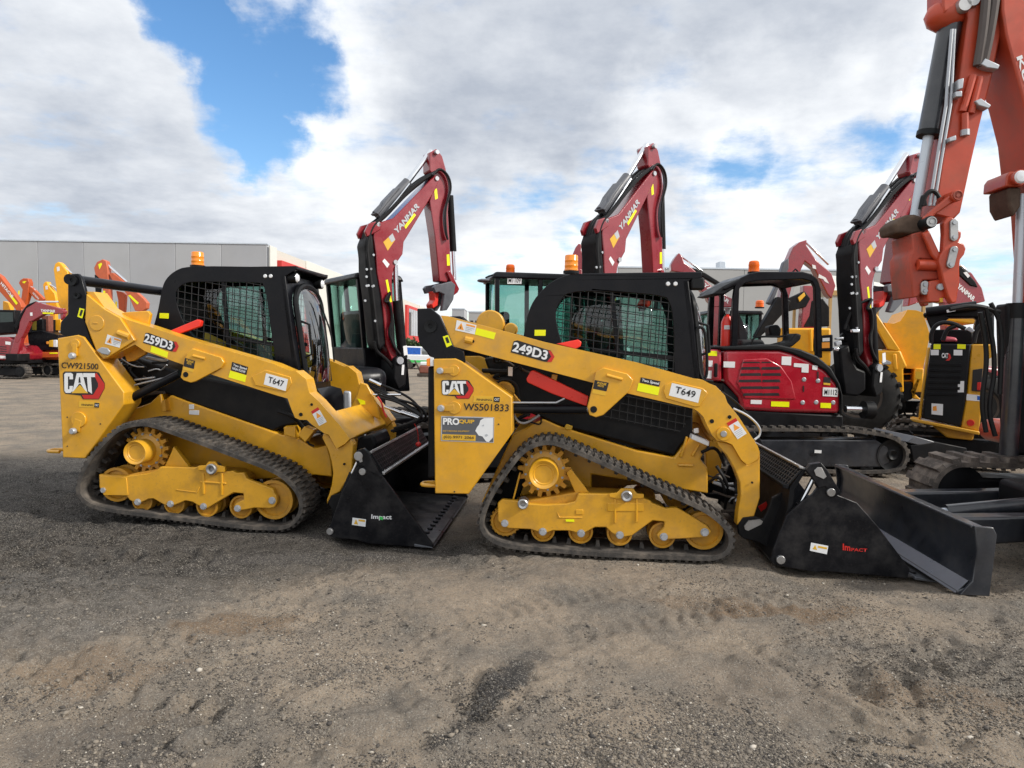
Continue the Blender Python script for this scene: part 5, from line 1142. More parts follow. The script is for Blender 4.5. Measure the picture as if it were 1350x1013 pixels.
# the boom of the first machine is read on its own swing plane; the two others carry the same boom
fo = at_depth(520, 472, 9.4); BY = R(36)
frB = Frame((fo.x, fo.y, 0), BY)
def boom_set(par, off, fold=0):
    """boom, arm, cylinders, hoses and stickers; geometry in the boom's own swing frame, placed on the machine by off"""
    made = []
    def add(o): made.append(o); return o
    mar, blk = M['maroon'], M['matte_black']
    f = frB
    bp = f.xz(Y1((185, 490), (240, 470), (290, 455), (500, 238), (525, 215), (547, 238), (522, 300), (348, 588), (342, 655), (318, 690), (292, 735), (282, 800)) + C_((846, 300), (858, 560), (872, 640), (845, 668), (805, 560), (782, 300), (752, 130)) + Y1((192, 640), (180, 560)), -.13)
    boom = add(MB().poly(bp, -.13, .13).build('boom', mar, par, .012))
    # rib panel, hose cover, hoses
    MB().poly(f.xz(Y1((178, 540), (186, 640)) + C_((752, 130), (782, 300), (806, 560), (770, 600), (740, 560), (715, 300), (690, 120)) + Y1((140, 660), (130, 600), (150, 550)), -.14), -.14, .15).build('hose_guard', M['matte_black'], boom, .045, 3)
    for q in C_((688, 158), (716, 112), (680, 300), (722, 215), (740, 420), (700, 210)) + Y1((140, 740), (165, 738), (178, 660), (140, 832), (178, 832)):
        v = f.p(*q, -.14); MB().cyl((v.x, -.137, v.z), (v.x, -.152, v.z), .016, 10).build('bolt', M['zinc'], boom)
    for k, yy in enumerate((-.13, -.08, -.03, .02, .07, .12)):
        MB().tube([f.p(*q, 0) * 1 + Vector((0, yy, 0)) for q in C_((735, 560), (700, 250), (675, 60))] + [f.p(*q, 0) + Vector((0, yy, 0)) for q in Y1((120, 610), (150, 500), (215, 455 + 9 * (k % 3)), (330, 330 + 9 * (k % 3)), (430, 245 + 12 * (k % 2)), (505, 205))], .024, 7, 2).build('hose', M['hose'], boom)
    kn = f.p(*Y1((175, 510))[0], 0)
    for ya, yb in ((-.15, -.10), (.10, .15)): MB().poly(f.xz(Y1((128, 530), (150, 485), (205, 470), (225, 485), (215, 520), (170, 545), (140, 560)), -.13), ya, yb).build('cylinder_bracket', mar, boom, .01)
    # arm cylinder and rod
    a, b, c = f.p(*Y1((195, 440))[0], 0), f.p(*Y1((370, 255))[0], 0), f.p(*Y1((500, 80))[0], 0)
    MB().cyl(a, b, .07, 18).build('arm_cylinder', M['grey_paint'], boom); MB().poly(f.xz(Y1((192, 425), (232, 385), (250, 352), (322, 276), (330, 284), (210, 436)), -.10), -.085, .085).build('cylinder_guard', M['grey_paint'], boom, .012); MB().cyl(b, c, .036, 14).build('cylinder_rod', M['chrome'], boom)
    a, b = f.p(*Y1((215, 470))[0], -.08), f.p(*Y1((380, 265))[0], -.08)
    for yy in (0, .17): MB().cyl(a + Vector((0, yy, 0)), b + Vector((0, yy, 0)), .016, 8).build('steel_pipe', M['chrome'], boom)
    # boom cylinder
    a, b, c = f.p(*C_((905, 640))[0], 0), f.p(*C_((868, 300))[0], 0), f.p(*Y1((300, 715))[0], 0)
    MB().cyl(a, b, .065, 16).build('boom_cylinder', blk, boom); MB().cyl(b, c, .035, 12).build('cylinder_rod', M['chrome'], boom)
    # arm
    ap = f.xz(Y1((492, 90), (530, 68), (562, 110), (582, 180), (602, 300), (594, 420), (602, 560), (612, 760), (588, 812), (546, 806), (522, 560), (492, 360), (502, 320), (530, 240), (492, 190)), -.10)
    arm = add(MB().poly(ap, -.10, .10).build('arm', mar, par, .012))
    for q, pr in zip(Y1((532, 88), (530, 235), (300, 700), (205, 490)), (arm, arm, boom, boom)):
        v = f.p(*q, -.13); MB().cyl(v + Vector((0, -.02, 0)), v + Vector((0, .3, 0)), .03, 14).build('pin', M['zinc'], pr)
    a, b, c = f.p(*Y1((604, 330))[0], 0), f.p(*Y1((622, 640))[0], 0), f.p(*Y1((630, 800))[0], 0)
    MB().cyl(a, b, .05, 14).build('bucket_cylinder', blk, arm); MB().cyl(b, c, .028, 12).build('cylinder_rod', M['chrome'], arm)
    for k in range(3):
        MB().tube([f.p(*q, -.13 - .02 * k) for q in Y1((500 + 5 * k, 215), (545, 180 - 4 * k), (588 + 5 * k, 215), (604 + 5 * k, 290), (590, 360), (565 + 6 * k, 430), (575 + 4 * k, 530), (592, 575))], .014, 7, 2).build('hose', M['grey_paint'] if k < 2 else M['hose'], arm)
    MB().poly(f.xz(Y1((580, 755), (598, 745), (615, 780), (650, 850), (640, 870), (600, 900), (595, 860), (620, 845)), -.1), -.14, .14).build('bucket_link', mar, arm, .01)
    for ya, yb in ((-.17, -.10), (.10, .17)): MB().poly(f.xz(Y1((500, 842), (515, 826), (545, 822), (600, 808), (622, 828), (610, 910), (575, 968), (545, 972), (560, 880), (530, 866), (512, 872)), -.1), ya, yb).build('quick_hitch', M['grey_paint'], arm, .01)
    MB().poly(f.xz(Y1((520, 860), (545, 866), (540, 940), (512, 958), (506, 935), (524, 910)), -.1), -.09, .09).build('hitch_hook', M['red_bright'], arm, .01)
    # stickers
    d = Decals(f, boom); y = -.13
    for q in (((516, 295), (531, 290), (537, 345), (522, 352)),): d.quad(Y1(*q), -.10, 'hivis', parent=arm)
    d.quad(Y1((586, 658), (600, 656), (604, 718), (588, 720)), -.10, 'hivis', parent=arm)
    d.quad(Y1((350, 500), (405, 428), (415, 438), (358, 515)), y, 'hivis'); d.quad(Y1((246, 800), (258, 796), (282, 920), (270, 926)), y, 'hivis')
    d.quad(Y1((233, 588), (285, 540), (300, 575), (258, 636)), y, 'gold'); d.quad(Y1((262, 560), (285, 540), (300, 575), (280, 590)), y - .002, 'grey_print')
    d.quad(Y1((228, 695), (240, 680), (268, 712), (255, 732)), y, 'white')
    d.text('YANMAR', Y1((306, 548))[0], Y1((436, 392))[0], Y1((290, 520))[0], y, 'grey_print', .03)
    # hose bundle at the foot
    foot = f.p(*C_((860, 650))[0], 0)
    for k in range(5):
        MB().tube([f.p(*q, -.16 + .07 * k) for q in C_((735 + 8 * k, 540), (745, 600 + 8 * k), (800, 640), (850 + 6 * k, 700), (880, 760))], .022, 7, 2).build('hose', M['hose'], boom)
    for k in range(3): MB().tube([f.p(*q, -.18 + .02 * k) for q in C_((830, 250), (790 + 12 * k, 310), (830, 300 + 14 * k), (845, 420), (820 + 14 * k, 480), (850, 570), (890, 620))], .018, 7, 2).build('hose', M['hose'], boom)
    MB().poly(f.xz(C_((860, 640), (900, 625), (930, 700), (925, 800), (880, 830), (850, 760)), -.22), -.22, .22).build('swing_post', blk, boom, .02)
    d.quad(C_((906, 570), (928, 565), (934, 620), (912, 626)), -.23, 'white'); d.quad(C_((900, 680), (914, 680), (910, 740), (896, 740)), -.23, 'white')
    v = f.p(*C_((885, 655))[0], -.22); MB().cyl(v + Vector((0, -.03, 0)), v, .05, 16).build('pin', M['zinc'], boom)
    pv = f.p(*Y1((528, 238))[0], 0)
    boom.matrix_local = off; arm.matrix_local = off @ Matrix.Translation(pv) @ Matrix.Rotation(R(fold), 4, 'Y') @ Matrix.Translation(-pv)
    return made
def place_boom(root_fr, px, py, dep, yaw, sc=1.0):
    """swing frame of another machine: its foot pin stands where the bearing (px, py) says, at depth dep"""
    v = at_depth(px, py, dep)
    return root_fr.I @ (Matrix.Translation((v.x, v.y, 0)) @ Matrix.Rotation(yaw, 4, 'Z') @ Matrix.Scale(sc, 4))
GR = 'crimson excavators parked in a row behind the loaders'
# first: dark cab at its left
f1 = Frame((fo.x, fo.y, 0), R(34))
d1 = empty('excavator', f1, 'crimson excavator with dark cab, boom raised between the two yellow loaders', 'excavator', GR)
boom_set(d1, f1.I @ frB.M)
cb = f1.p(470, 359, .30)
c1 = cab_box(f1, d1, cb.x, cb.x + .66, .30, 1.60, .95, cb.z, -.16, zw=.62)
MB().poly([(cb.x - .75, .62), (-.35, .62), (-.35, 1.0), (cb.x + .1, 1.33), (cb.x - .35, 1.32), (cb.x - .78, 1.0)], -.62, 1.30).build('engine_hood', M['black'], d1, .14, 4)
MB().poly([(cb.x - .70, .56), (.25, .56), (.25, .68), (cb.x - .72, .68)], -.7, 1.25).build('slew_platform', M['matte_black'], d1, .02)
crawler(d1, cb.x - .6, cb.x + 1.9, -.85, 1.4, .62, .42)
beacon_at(c1, (cb.x + .3, .8, cb.z))
# second: M1109, mostly behind the nearer loader
v = at_depth(800, 480, 9.3); f2 = Frame((v.x, v.y, 0), R(10))
d2 = empty('excavator', f2, 'crimson excavator with glazed cab and M1109 plate, behind the nearer loader cab', 'excavator', GR)
boom_set(d2, place_boom(f2, 808, 470, 9.25, R(37), 1.02))
cb = f2.p(653, 358, .10)
c2 = cab_box(f2, d2, cb.x, cb.x + 1.4, .10, 1.10, .95, cb.z, -.02)
o = Decals(f2, c2); q = o.quad(E((582, 158), (664, 158), (664, 200), (580, 200)), .09, 'white'); o.text('M1109', E((586, 194))[0], E((658, 194))[0], E((587, 166))[0], .09, 'ink', 0, .004, q)
MB().poly([(cb.x - .7, .62), (cb.x + 2.0, .62), (cb.x + 2.0, .95), (cb.x - .2, 1.4), (cb.x - .68, 1.2)], -.75, 1.15).build('engine_hood', M['maroon'], d2, .12, 4)
crawler(d2, cb.x - .7, cb.x + 1.9, -.85, 1.25, .62, .42)
v2 = f2.p(*E((598, 100))[0], .6); beacon_at(c2, (v2.x, .6, cb.z - .005))
MB().tube([f2.p(*q_, .2) for q_ in E((520, 140), (470, 155), (450, 165))], .012, 6).build('mirror_stalk', M['plastic'], c2)
v2 = f2.p(*E((443, 182))[0], .2); MB().ball(v2, .10, (1, 1, .28)).build('round_mirror', M['grey_paint'], c2)
# third: canopy machine M1112
v = ground(1075, 628); f3 = Frame((v.x, v.y, 0), R(2))
d3 = empty('excavator', f3, 'crimson canopy excavator with vented side panel and M1112 plate', 'excavator', GR)
boom_set(d3, place_boom(f3, 1143, 472, 9.35, R(20), 1.0), 15)
WD3 = 1.95
tp = f3.xz(PX((925, 592), (935, 570), (955, 562)) + I((500, 84), (650, 94), (780, 118), (850, 163), (873, 220), (850, 292), (800, 322), (700, 330), (450, 327)) + PX((960, 624), (930, 612)), 0)
for ya in (0, WD3 - .40):
    track_part(tp, ya, ya + .40, d3, .12, .028, .04, 'rubber_track', 'rubber', True)
    MB().poly(f3.xz(I((100, 150), (700, 150), (760, 190), (770, 265), (720, 290), (100, 285)), .03), ya + .05, ya + .34).build('track_frame', M['blade'], d3, .02)
    for rx_ in (260, 390, 520, 650):
        a = f3.p(*I((rx_, 292))[0], .05); MB().lathe((a.x, 0, a.z), [(.01, ya + .06), (.05, ya + .05), (.085, ya + .06), (.085, ya + .3), (.01, ya + .3)], 18).build('roller', M['matte_black'], d3)
    a = f3.p(*I((775, 225))[0], .05); MB().lathe((a.x, 0, a.z), [(.01, ya + .06), (.06, ya + .03), (.08, ya + .05), (.15, ya + .06), (.21, ya + .04), (.21, ya + .3), (.01, ya + .3)], 24).build('idler', M['plastic'], d3)
Decals(f3, d3).quad(I((390, 200), (424, 202), (423, 217), (389, 215)), .028, 'white')
MB().poly(f3.xz(PX((960, 540), (1112, 548), (1112, 566), (1090, 572), (960, 566)), .12), .12, WD3 - .12).build('slew_platform', M['matte_black'], d3, .02)
red3 = f3.xz(J((245, 590), (580, 590), (650, 608), (750, 650), (850, 710), (918, 790), (940, 860), (940, 970), (600, 965), (350, 950), (330, 870), (250, 780)), .10)
bd = MB().poly(red3, .10, WD3 - .2).build('engine_cover', M['crimson'], d3, .05, 3)
MB().poly(f3.xz(J((140, 590), (236, 590), (236, 782), (180, 776), (120, 772), (110, 640)), .12), .12, WD3 - .25).build('rear_cover', M['crimson'], d3, .04, 3)
MB().poly(f3.xz(J((222, 574), (560, 558), (700, 588), (800, 628), (884, 700), (934, 790), (952, 860), (952, 972), (930, 972), (934, 860), (912, 792), (846, 714), (746, 654), (646, 612), (580, 594), (240, 594)), .08), .08, WD3 - .18).build('black_trim', M['plastic'], d3, .02)
MB().poly(f3.xz(J((238, 785), (330, 872), (350, 955), (940, 974), (940, 1000), (320, 1000), (240, 880)), .13), .13, WD3 - .22).build('skirt', M['plastic'], d3, .02)
emb = f3.xz(J((360, 648), (500, 642), (585, 690), (648, 780), (672, 885), (370, 880), (322, 790)), .09)
MB().poly(emb, .088, .12).build('pressed_panel', M['crimson'], bd, .012, 3)
for k, y in enumerate((666, 701, 738, 776, 816, 856)):
    for (xa, xb) in (((360, 455), (350, 455), (345, 462), (335, 462), (345, 470), (362, 475))[k], ((470, 520), (470, 575), (475, 580), (475, 575), (475, 570), (480, 570))[k]):
        MB().poly(f3.xz(J((xa, y - 7 if k else y - 4), (xb, y - 9 if k else y - 4), (xb + 6, y + 8 if k else y + 4), (xa - 4, y + 8 if k else y + 4)), .085), .086, .11).build('vent', M['ink'], bd)
d = Decals(f3, bd); yy = .097
for q in (J((525, 897), (632, 900), (631, 931), (524, 927)), J((818, 906), (880, 908), (879, 938), (817, 936))): d.quad(q, yy, 'hivis')
d.quad(J((143, 597), (204, 599), (203, 628), (142, 626)), .118, 'hivis')
for q in (((588, 630), (645, 632), (643, 684), (586, 680)), ((660, 670), (748, 676), (746, 728), (705, 725), (706, 696), (659, 692)), ((770, 682), (802, 686), (798, 712), (768, 708)), ((243, 660), (311, 662), (309, 698), (242, 695)), ((404, 888), (470, 890), (468, 914), (403, 912)), ((390, 966), (478, 970), (476, 998), (389, 994)), ((672, 984), (740, 988), (738, 1010), (671, 1008))):
    d.quad(J(*q), yy if q[0][1] < 950 else .125, 'white')
for q in (((145, 655), (178, 655), (176, 692), (144, 690)), ((142, 715), (172, 715), (170, 762), (140, 760))): d.quad(J(*q), .118, 'white')
o = d.quad(J((832, 814), (922, 818), (920, 870), (830, 866)), yy - .002, 'white', 'number_plate'); d.text('M1112', J((840, 858))[0], J((914, 860))[0], J((841, 826))[0], yy - .002, 'ink', .0, .004, o)
o = d.quad(J((838, 752), (878, 756), (876, 790), (836, 786)), yy, 'ink'); d.quad(J((836, 786), (876, 790), (875, 802), (835, 798)), yy - .002, 'gold')
for q in J((712, 905), (792, 903), (893, 905), (720, 768), (803, 776)):
    v = f3.p(*q, .1); MB().lathe((v.x, 0, v.z), [(.002, .092), (.02, .092), (.03, .1), (.03, .104), (.002, .104)], 14).build('bolt', M['zinc'], bd)
for q in (J((800, 720), (808, 720), (808, 760), (800, 760)), J((715, 805), (722, 805), (722, 840), (715, 840))): MB().poly(f3.xz(q, .09), .093, .11).build('slot', M['ink'], bd)
v = f3.p(*J((195, 712))[0], .12); MB().box(v.x - .02, v.x + .02, .09, .13, v.z - .09, v.z + .09).build('door_handle', M['plastic'], d3, .01)
# canopy
hoop = J((288, 570), (300, 300), (312, 215), (345, 165), (400, 138), (460, 128), (715, 128), (768, 142), (803, 175), (822, 235), (830, 640), (796, 640), (786, 220), (768, 186), (715, 172), (440, 182), (370, 196), (338, 228), (326, 570))
hz_ = f3.xz(hoop, .45)
cn = MB().poly(hz_, .45, .53).build('canopy', M['black'], d3, .012)
MB().poly(hz_, 1.45, 1.53).build('canopy_post', M['black'], cn, .012)
MB().poly(f3.xz(J((340, 170), (400, 137), (460, 127), (715, 127), (770, 142), (806, 180), (790, 196), (715, 160), (440, 166), (370, 186), (345, 200), (250, 240), (240, 225)), .45), .452, 1.528).build('canopy_roof', M['black'], cn, .02, 3)
MB().poly(f3.xz(J((238, 215), (335, 168), (345, 200), (250, 262), (215, 268), (172, 262)), .5), .47, 1.2).build('visor', M['plastic'], cn, .02)
v3 = f3.p(*J((422, 122))[0], .8); zt = max(q[1] for q in hz_); beacon_at(cn, (v3.x, .8, zt - .005), .075, .15)
MB().tube([f3.p(*q, .9) for q in J((655, 128), (668, 112), (685, 128))], .012, 6).build('lifting_eye', M['plastic'], cn)
for (x0_, x1_) in ((212, 244),): MB().poly(f3.xz(J((x0_, 580), (x0_ + 14, 250), (x1_ + 4, 240), (x1_, 580)), 1.2), 1.2, 1.27).build('canopy_post', M['black'], cn, .01)
MB().poly(f3.xz(J((326, 350), (350, 400), (388, 500), (392, 570), (330, 570)), .8), .8, 1.3).build('backrest', M['teal'], d3, .05, 3)
MB().poly(f3.xz(J((345, 530), (480, 530), (500, 572), (345, 575)), .6), .6, 1.3).build('seat', M['teal'], d3, .04, 3)
MB().poly(f3.xz(J((560, 560), (640, 540), (672, 492), (706, 500), (702, 530), (650, 575), (560, 580)), .5), .5, .8).build('control_console', M['plastic'], d3, .03, 3)
MB().poly(f3.xz(J((515, 450), (570, 440), (590, 470), (580, 520), (520, 515)), .9), .9, 1.1).build('instrument_panel', M['plastic'], d3, .03)
MB().tube([f3.p(*q, .55) for q in J((410, 560), (415, 525), (450, 512), (610, 515), (620, 480))], .014, 6, 1).build('hand_rail', M['plastic'], d3)
v3 = f3.p(*J((262, 500))[0], .62); ex_ = MB().lathe((v3.x, .62, v3.z - .28), [(.004, 0), (.075, 0), (.08, .02), (.08, .44), (.05, .52), (.02, .54), (.02, .58), (.004, .58)], 18, 'Z').build('fire_extinguisher', M['red_bright'], d3)
MB().lathe((v3.x, .62, v3.z + .28), [(.004, 0), (.03, 0), (.03, .05), (.05, .08), (.004, .08)], 12, 'Z').build('valve', M['zinc'], ex_); Decals(f3, ex_).quad(J((246, 446), (278, 446), (278, 470), (246, 470)), .535, 'white', t=.003)
hose3([f3.p(*q, .4) for q in J((980, 480), (1030, 320), (1070, 295), (1090, 330), (1060, 420), (1040, 560), (1010, 700))], .03, 'hose', 'hose', d3)
hose3([f3.p(*q, .35) for q in J((960, 470), (1010, 340), (1080, 300), (1120, 290))], .02, 'hose', 'hose', d3); hose3([f3.p(*q, .45) for q in J((940, 500), (1000, 560), (1060, 520), (1075, 400))], .03, 'hose', 'hose', d3)
MB().poly(f3.xz(J((930, 590), (990, 560), (1005, 640), (1040, 700), (1090, 720), (1090, 830), (1040, 870), (960, 860), (940, 720)), .3), .3, .5).build('swing_bracket', M['matte_black'], d3, .03)
for q, mm in ((J((900, 545), (935, 535), (940, 560), (905, 570)), 'zinc'), (J((895, 575), (925, 580), (920, 600), (890, 595)), 'chrome'), (J((1000, 468), (1045, 470), (1045, 490), (1000, 490)), 'chrome'), (J((905, 520), (950, 515), (950, 530), (905, 532)), 'zinc')):
    MB().poly(f3.xz(q, .27), .24, .3).build('hydraulic_coupling', M[mm], d3, .01)
MB().cyl(f3.p(*J((965, 944))[0], .3), f3.p(*J((1078, 947))[0], .3), .05, 14).build('swing_cylinder_rod', M['chrome'], d3)
MB().cyl(f3.p(*J((1070, 947))[0], .3), f3.p(*J((1125, 950))[0], .3), .12, 14).build('swing_cylinder', M['matte_black'], d3)
MB().poly(f3.xz(L((520, 450), (570, 405), (700, 440), (720, 450), (600, 470)) , .25), .25, 1.2).build('blade', M['grey_paint'], d3, .01)
MB().poly(f3.xz(L((540, 470), (600, 465), (715, 445), (940, 490), (945, 540), (560, 580)) , .25), .25, 1.7).build('blade_arm', M['matte_black'], d3, .01)
# ---------------------------------------------------------------- orange excavator at the right, nose towards the loaders
gN = ground(1279, 774); zt = .47
tN = ground(1287, 694, zt); tF = ground(1104, 613, zt)
dirb = Vector((tF.x - tN.x, tF.y - tN.y, 0)); Lb = dirb.length; dirb.normalize()
yk = math.atan2(dirb.y, dirb.x) - math.pi / 2
fk = Frame((tN.x, tN.y, 0), yk)                    # x away from the blade's face, y along the blade
ko = empty('excavator', fk, 'big weathered orange excavator with muddy quick hitch and long black blade', 'excavator')
bl = MB().poly([(-.10, .0), (-.02, -.0), (.06, .02), (.10, .20), (.09, .36), (.05, .47), (-.03, .475), (-.035, .455), (.01, .44), (.035, .34), (.03, .2), (-.02, .06), (-.10, .02)], 0, Lb).build('blade', M['blade'] if 'blade' in M else M['black'], ko, .006)
MB().poly([(-.11, .005), (-.03, .095), (-.02, .09), (-.10, 0)], .01, Lb - .01).build('cutting_edge', M['steel_dark'], bl, .002)
for ya in (-.02, Lb - .005): MB().poly([(-.09, .0), (.10, .0), (.125, .42), (.10, .47), (-.02, .475), (.005, .3), (-.015, .1)], ya, ya + .025).build('side_plate', M['blade'], bl, .006)
for ya in (Lb * .28, Lb * .66): MB().poly([(.08, .12), (1.4, .26), (1.4, .42), (.08, .36)], ya, ya + .16).build('blade_arm', M['blade'], ko, .02)
a = Vector((.12, Lb * .42, .30)); MB().cyl(a, a + Vector((.3, 0, .04)), .04, 14).build('cylinder_rod', M['rod_grey'], ko); MB().cyl(a + Vector((.22, 0, .03)), a + Vector((1.2, 0, .16)), .065, 16).build('blade_cylinder', M['blade'], ko)
# crawler tracks
def k_track(ya):
    r = .33; x0, x1 = .62, 3.6
    pts = [(x0 + r - r * math.sin(t), r - r * math.cos(t)) for t in [math.pi * k / 10 for k in range(11)]] + [(x1 - r + r * math.sin(t), r + r * math.cos(t)) for t in [math.pi * k / 10 for k in range(11)]]
    track_part(pts, ya, ya + .45, ko, .17, .045, .045, 'rubber_track', 'rubber_mud', True)
    MB().poly([(x0 + .3, .16), (x1 - .3, .16), (x1 - .3, .46), (x0 + .3, .46)], ya + .05, ya + .40).build('track_frame', M['matte_black'], ko, .03)
    for xc in (x0 + r, x1 - r): MB().lathe((xc, 0, r), [(.01, ya + .05), (.12, ya + .03), (.24, ya + .07), (.24, ya + .38), (.01, ya + .38)], 24).build('idler', M['matte_black'], ko)
k_track(Lb - .52); k_track(.05)
MB().box(1.0, 3.3, Lb * .30, Lb * .62, .30, .55).build('undercarriage', M['matte_black'], ko, .05)
MB().lathe((2.2, Lb / 2, .62), [(.01, 0), (.55, 0), (.55, .16), (.01, .16)], 28, 'Z').build('slew_ring', M['matte_black'], ko)
MB().poly([(1.25, .78), (4.2, .78), (4.2, 1.45), (3.6, 1.75), (2.7, 1.75), (2.7, 1.0), (1.25, 1.0)], .10, Lb - .10).build('upper_body', M['orange'], ko, .10, 3)
ck = cab_box(fk, ko, 1.5, 2.75, Lb * .08, Lb * .46, 1.0, 2.62, .05)
# boom foot, boom and arm, read on the machine's middle plane
yc = Lb * .55; TYB = lambda *p: fk.xz(list(p), yc - .16); T = lambda *p: fk.xz(list(p), yc)
kb = M['orange']
bmp = fk.xz(Q1((885, -330), (1150, -330), (1250, 300), (1500, 1000)) + Q2((1600, 900), (1400, 1100), (1220, 1050), (1160, 600), (1140, 300), (1085, 130)) + Q1((1058, 800), (1005, 590), (905, 210), (882, 60)), yc - .2)
boomk = MB().poly(bmp, yc - .2, yc + .24).build('boom', kb, ko, .015)
armp = T(*(Q1((470, -330), (760, -330), (900, -60), (862, 60), (830, 180), (762, 500), (690, 790), (640, 1010)) + Q2((575, 388), (535, 430), (418, 402), (432, 300)) + Q1((470, 960), (565, 560), (622, 150), (590, 60), (476, 128), (468, 80))))
armk = MB().poly(armp, yc - .13, yc + .13).build('arm', kb, ko, .015)
at = lambda w_, p, y: fk.p(*w_(p)[0], y)
def kcyl(a, b, r, m_, nm, par=armk): MB().cyl(a, b, r, 18).build(nm, M[m_], par)
kcyl(at(Q1, (568, 130), yc), at(Q1, (440, 800), yc), .088, 'blade', 'bucket_cylinder'); kcyl(at(Q1, (440, 800), yc), at(Q1, (434, 830), yc), .096, 'plastic', 'cylinder_gland'); kcyl(at(Q1, (436, 820), yc), at(Q2, (350, 410), yc), .042, 'rod_grey', 'cylinder_rod')
MB().ball(at(Q1, (535, 100), yc), .16, (1, .9, .8)).build('cylinder_mount', M['orange'], armk)
for dx in (0, 26):
    MB().tube([at(Q1, (575 + dx * .6, 180), yc - .14), at(Q1, (545 + dx, 560), yc - .15), at(Q1, (540 + dx, 640), yc - .15), at(Q1, (480 + dx, 1000), yc - .15), at(Q2, (440 + dx, 330), yc - .15)], .013, 8).build('steel_pipe', M['zinc'], armk)
for k, (a_, b_) in enumerate((((790, -100), (732, 400)), ((850, -100), (762, 410)))): hose3([at(Q1, a_, yc - .16), at(Q1, ((a_[0] + b_[0]) / 2 + 6, 180), yc - .18), at(Q1, b_, yc - .16)], .036, 'hose_old', 'hose', armk)
for k, (a_, b_) in enumerate((((705, 460), (640, 680)), ((745, 470), (690, 690)), ((655, 690), (655, 800)))): MB().cyl(at(Q1, a_, yc - .15), at(Q1, b_, yc - .15), .028, 10).build('steel_pipe', M['orange'], armk)
for q in (((665, 450), (690, 415), (775, 455), (765, 480), (700, 470)), ((630, 665), (665, 650), (725, 690), (710, 710), (650, 690)), ((515, 610), (555, 605), (555, 640), (515, 642)), ((478, 880), (520, 865), (522, 895), (480, 905)), ((530, 540), (565, 530), (560, 590), (528, 600))):
    MB().poly(T(*Q1(*q)), yc - .20, yc - .12).build('pipe_clamp', M['zinc'], armk, .006)
MB().cyl(at(Q1, (655, 790), yc - .15), at(Q1, (655, 825), yc - .15), .034, 10).build('pipe_cap', M['zinc'], armk)
for q in Q1((640, 40), (690, 10)):
    v = fk.p(*q, yc - .13); MB().lathe((v.x, 0, v.z), [(.004, yc - .17), (.05, yc - .17), (.06, yc - .13), (.004, yc - .12)], 18).build('pin', M['steel'], armk)
Decals(fk, boomk).text('KUBOTA', Q1((965, 350))[0], Q1((1120, 860))[0], Q1((1000, 335))[0], yc - .2, 'white', .02)
# lamp and boom cylinder
v = at(Q2, (985, 158), yc - .2); lb_ = MB().lathe(v, [(.004, .1), (.05, .1), (.06, -.02), (.004, -.02)], 18).build('work_lamp', M['orange'], boomk); MB().lathe(v, [(.004, -.018), (.052, -.022), (.04, -.035), (.004, -.04)], 18).build('lamp_lens', M['lens'], lb_)
kcyl(at(Q2, (1000, 260), yc - .02), at(PX, (1341, 410), yc - .02), .036, 'rod_grey', 'cylinder_rod', boomk); kcyl(at(PX, (1341, 404), yc - .02), at(PX, (1330, 600), yc - .02), .07, 'blade', 'boom_cylinder', boomk)
kcyl(at(PX, (1341, 400), yc - .02), at(PX, (1340, 420), yc - .02), .078, 'plastic', 'cylinder_gland', boomk)
MB().poly(TYB(*Q2((902, 212), (908, 150), (930, 120), (1010, 120), (1010, 212))), yc - .16, yc + .15).build('lamp_bracket', M['orange'], boomk, .01); MB().poly(TYB(*Q2((926, 215), (1010, 212), (1005, 330), (965, 392), (930, 325))), yc - .14, yc + .13).build('cylinder_mount', M['mud'], boomk, .02)
# links and hitch
TY = lambda y, *p: fk.xz(list(p), y)
MB().poly(TY(yc - .14, *Q2((225, 440), (262, 405), (300, 384), (350, 380), (410, 398), (440, 430), (436, 470), (405, 490), (330, 498), (280, 492), (238, 496))), yc - .14, yc + .16).build('bucket_link', M['mud'], armk, .02, 3)
for y0_, y1_ in ((yc - .23, yc - .17), (yc + .17, yc + .23)):
    MB().poly(TY(yc - .23, *Q2((408, 400), (480, 335), (560, 268), (600, 242), (628, 252), (628, 285), (590, 303), (470, 385), (445, 445), (420, 440))), y0_, y1_).build('side_link', M['orange'], armk, .012)
    MB().poly(TY(yc - .22, *Q2((398, 492), (440, 478), (508, 625), (494, 672), (452, 625))), y0_ + .01, y1_ - .01).build('side_link', M['orange'], armk, .012)
for q, r in (((606, 268), .046), ((446, 428), .050)):
    v = at(Q2, q, yc - .25); MB().cyl((v.x, yc - .26, v.z), (v.x, yc + .26, v.z), r, 20).build('pin', M['orange'] if r < .049 else M['plastic'], armk, .006)
    MB().lathe((v.x, 0, v.z), [(.004, yc - .268), (r * .3, yc - .268), (r * .32, yc - .262), (r * .62, yc - .262), (r * .66, yc - .27), (r * .8, yc - .27), (r * .8, yc - .255), (.004, yc - .255)], 20).build('pin_head', M['steel'] if r > .049 else M['orange_dirty'], armk)
hitch = MB().poly(TY(yc - .16, *Q2((330, 500), (400, 482), (470, 560), (500, 640), (500, 660), (380, 650), (356, 690), (370, 715), (500, 722), (514, 776), (400, 782), (392, 800), (440, 798), (440, 850), (392, 858), (372, 882), (338, 888), (322, 720), (318, 640), (340, 600))), yc - .16, yc + .2).build('quick_hitch', M['orange_dirty'], ko, .012, label='muddy orange quick hitch')
MB().cyl(at(Q2, (365, 688), yc - .17), at(Q2, (500, 690), yc - .17), .045, 16).build('hitch_cylinder', M['orange'], hitch)
MB().poly(TY(yc - .1, *Q2((370, 712), (505, 716), (512, 778), (388, 790))), yc - .12, yc + .15).build('hitch_cavity', M['mud'], hitch, .01)
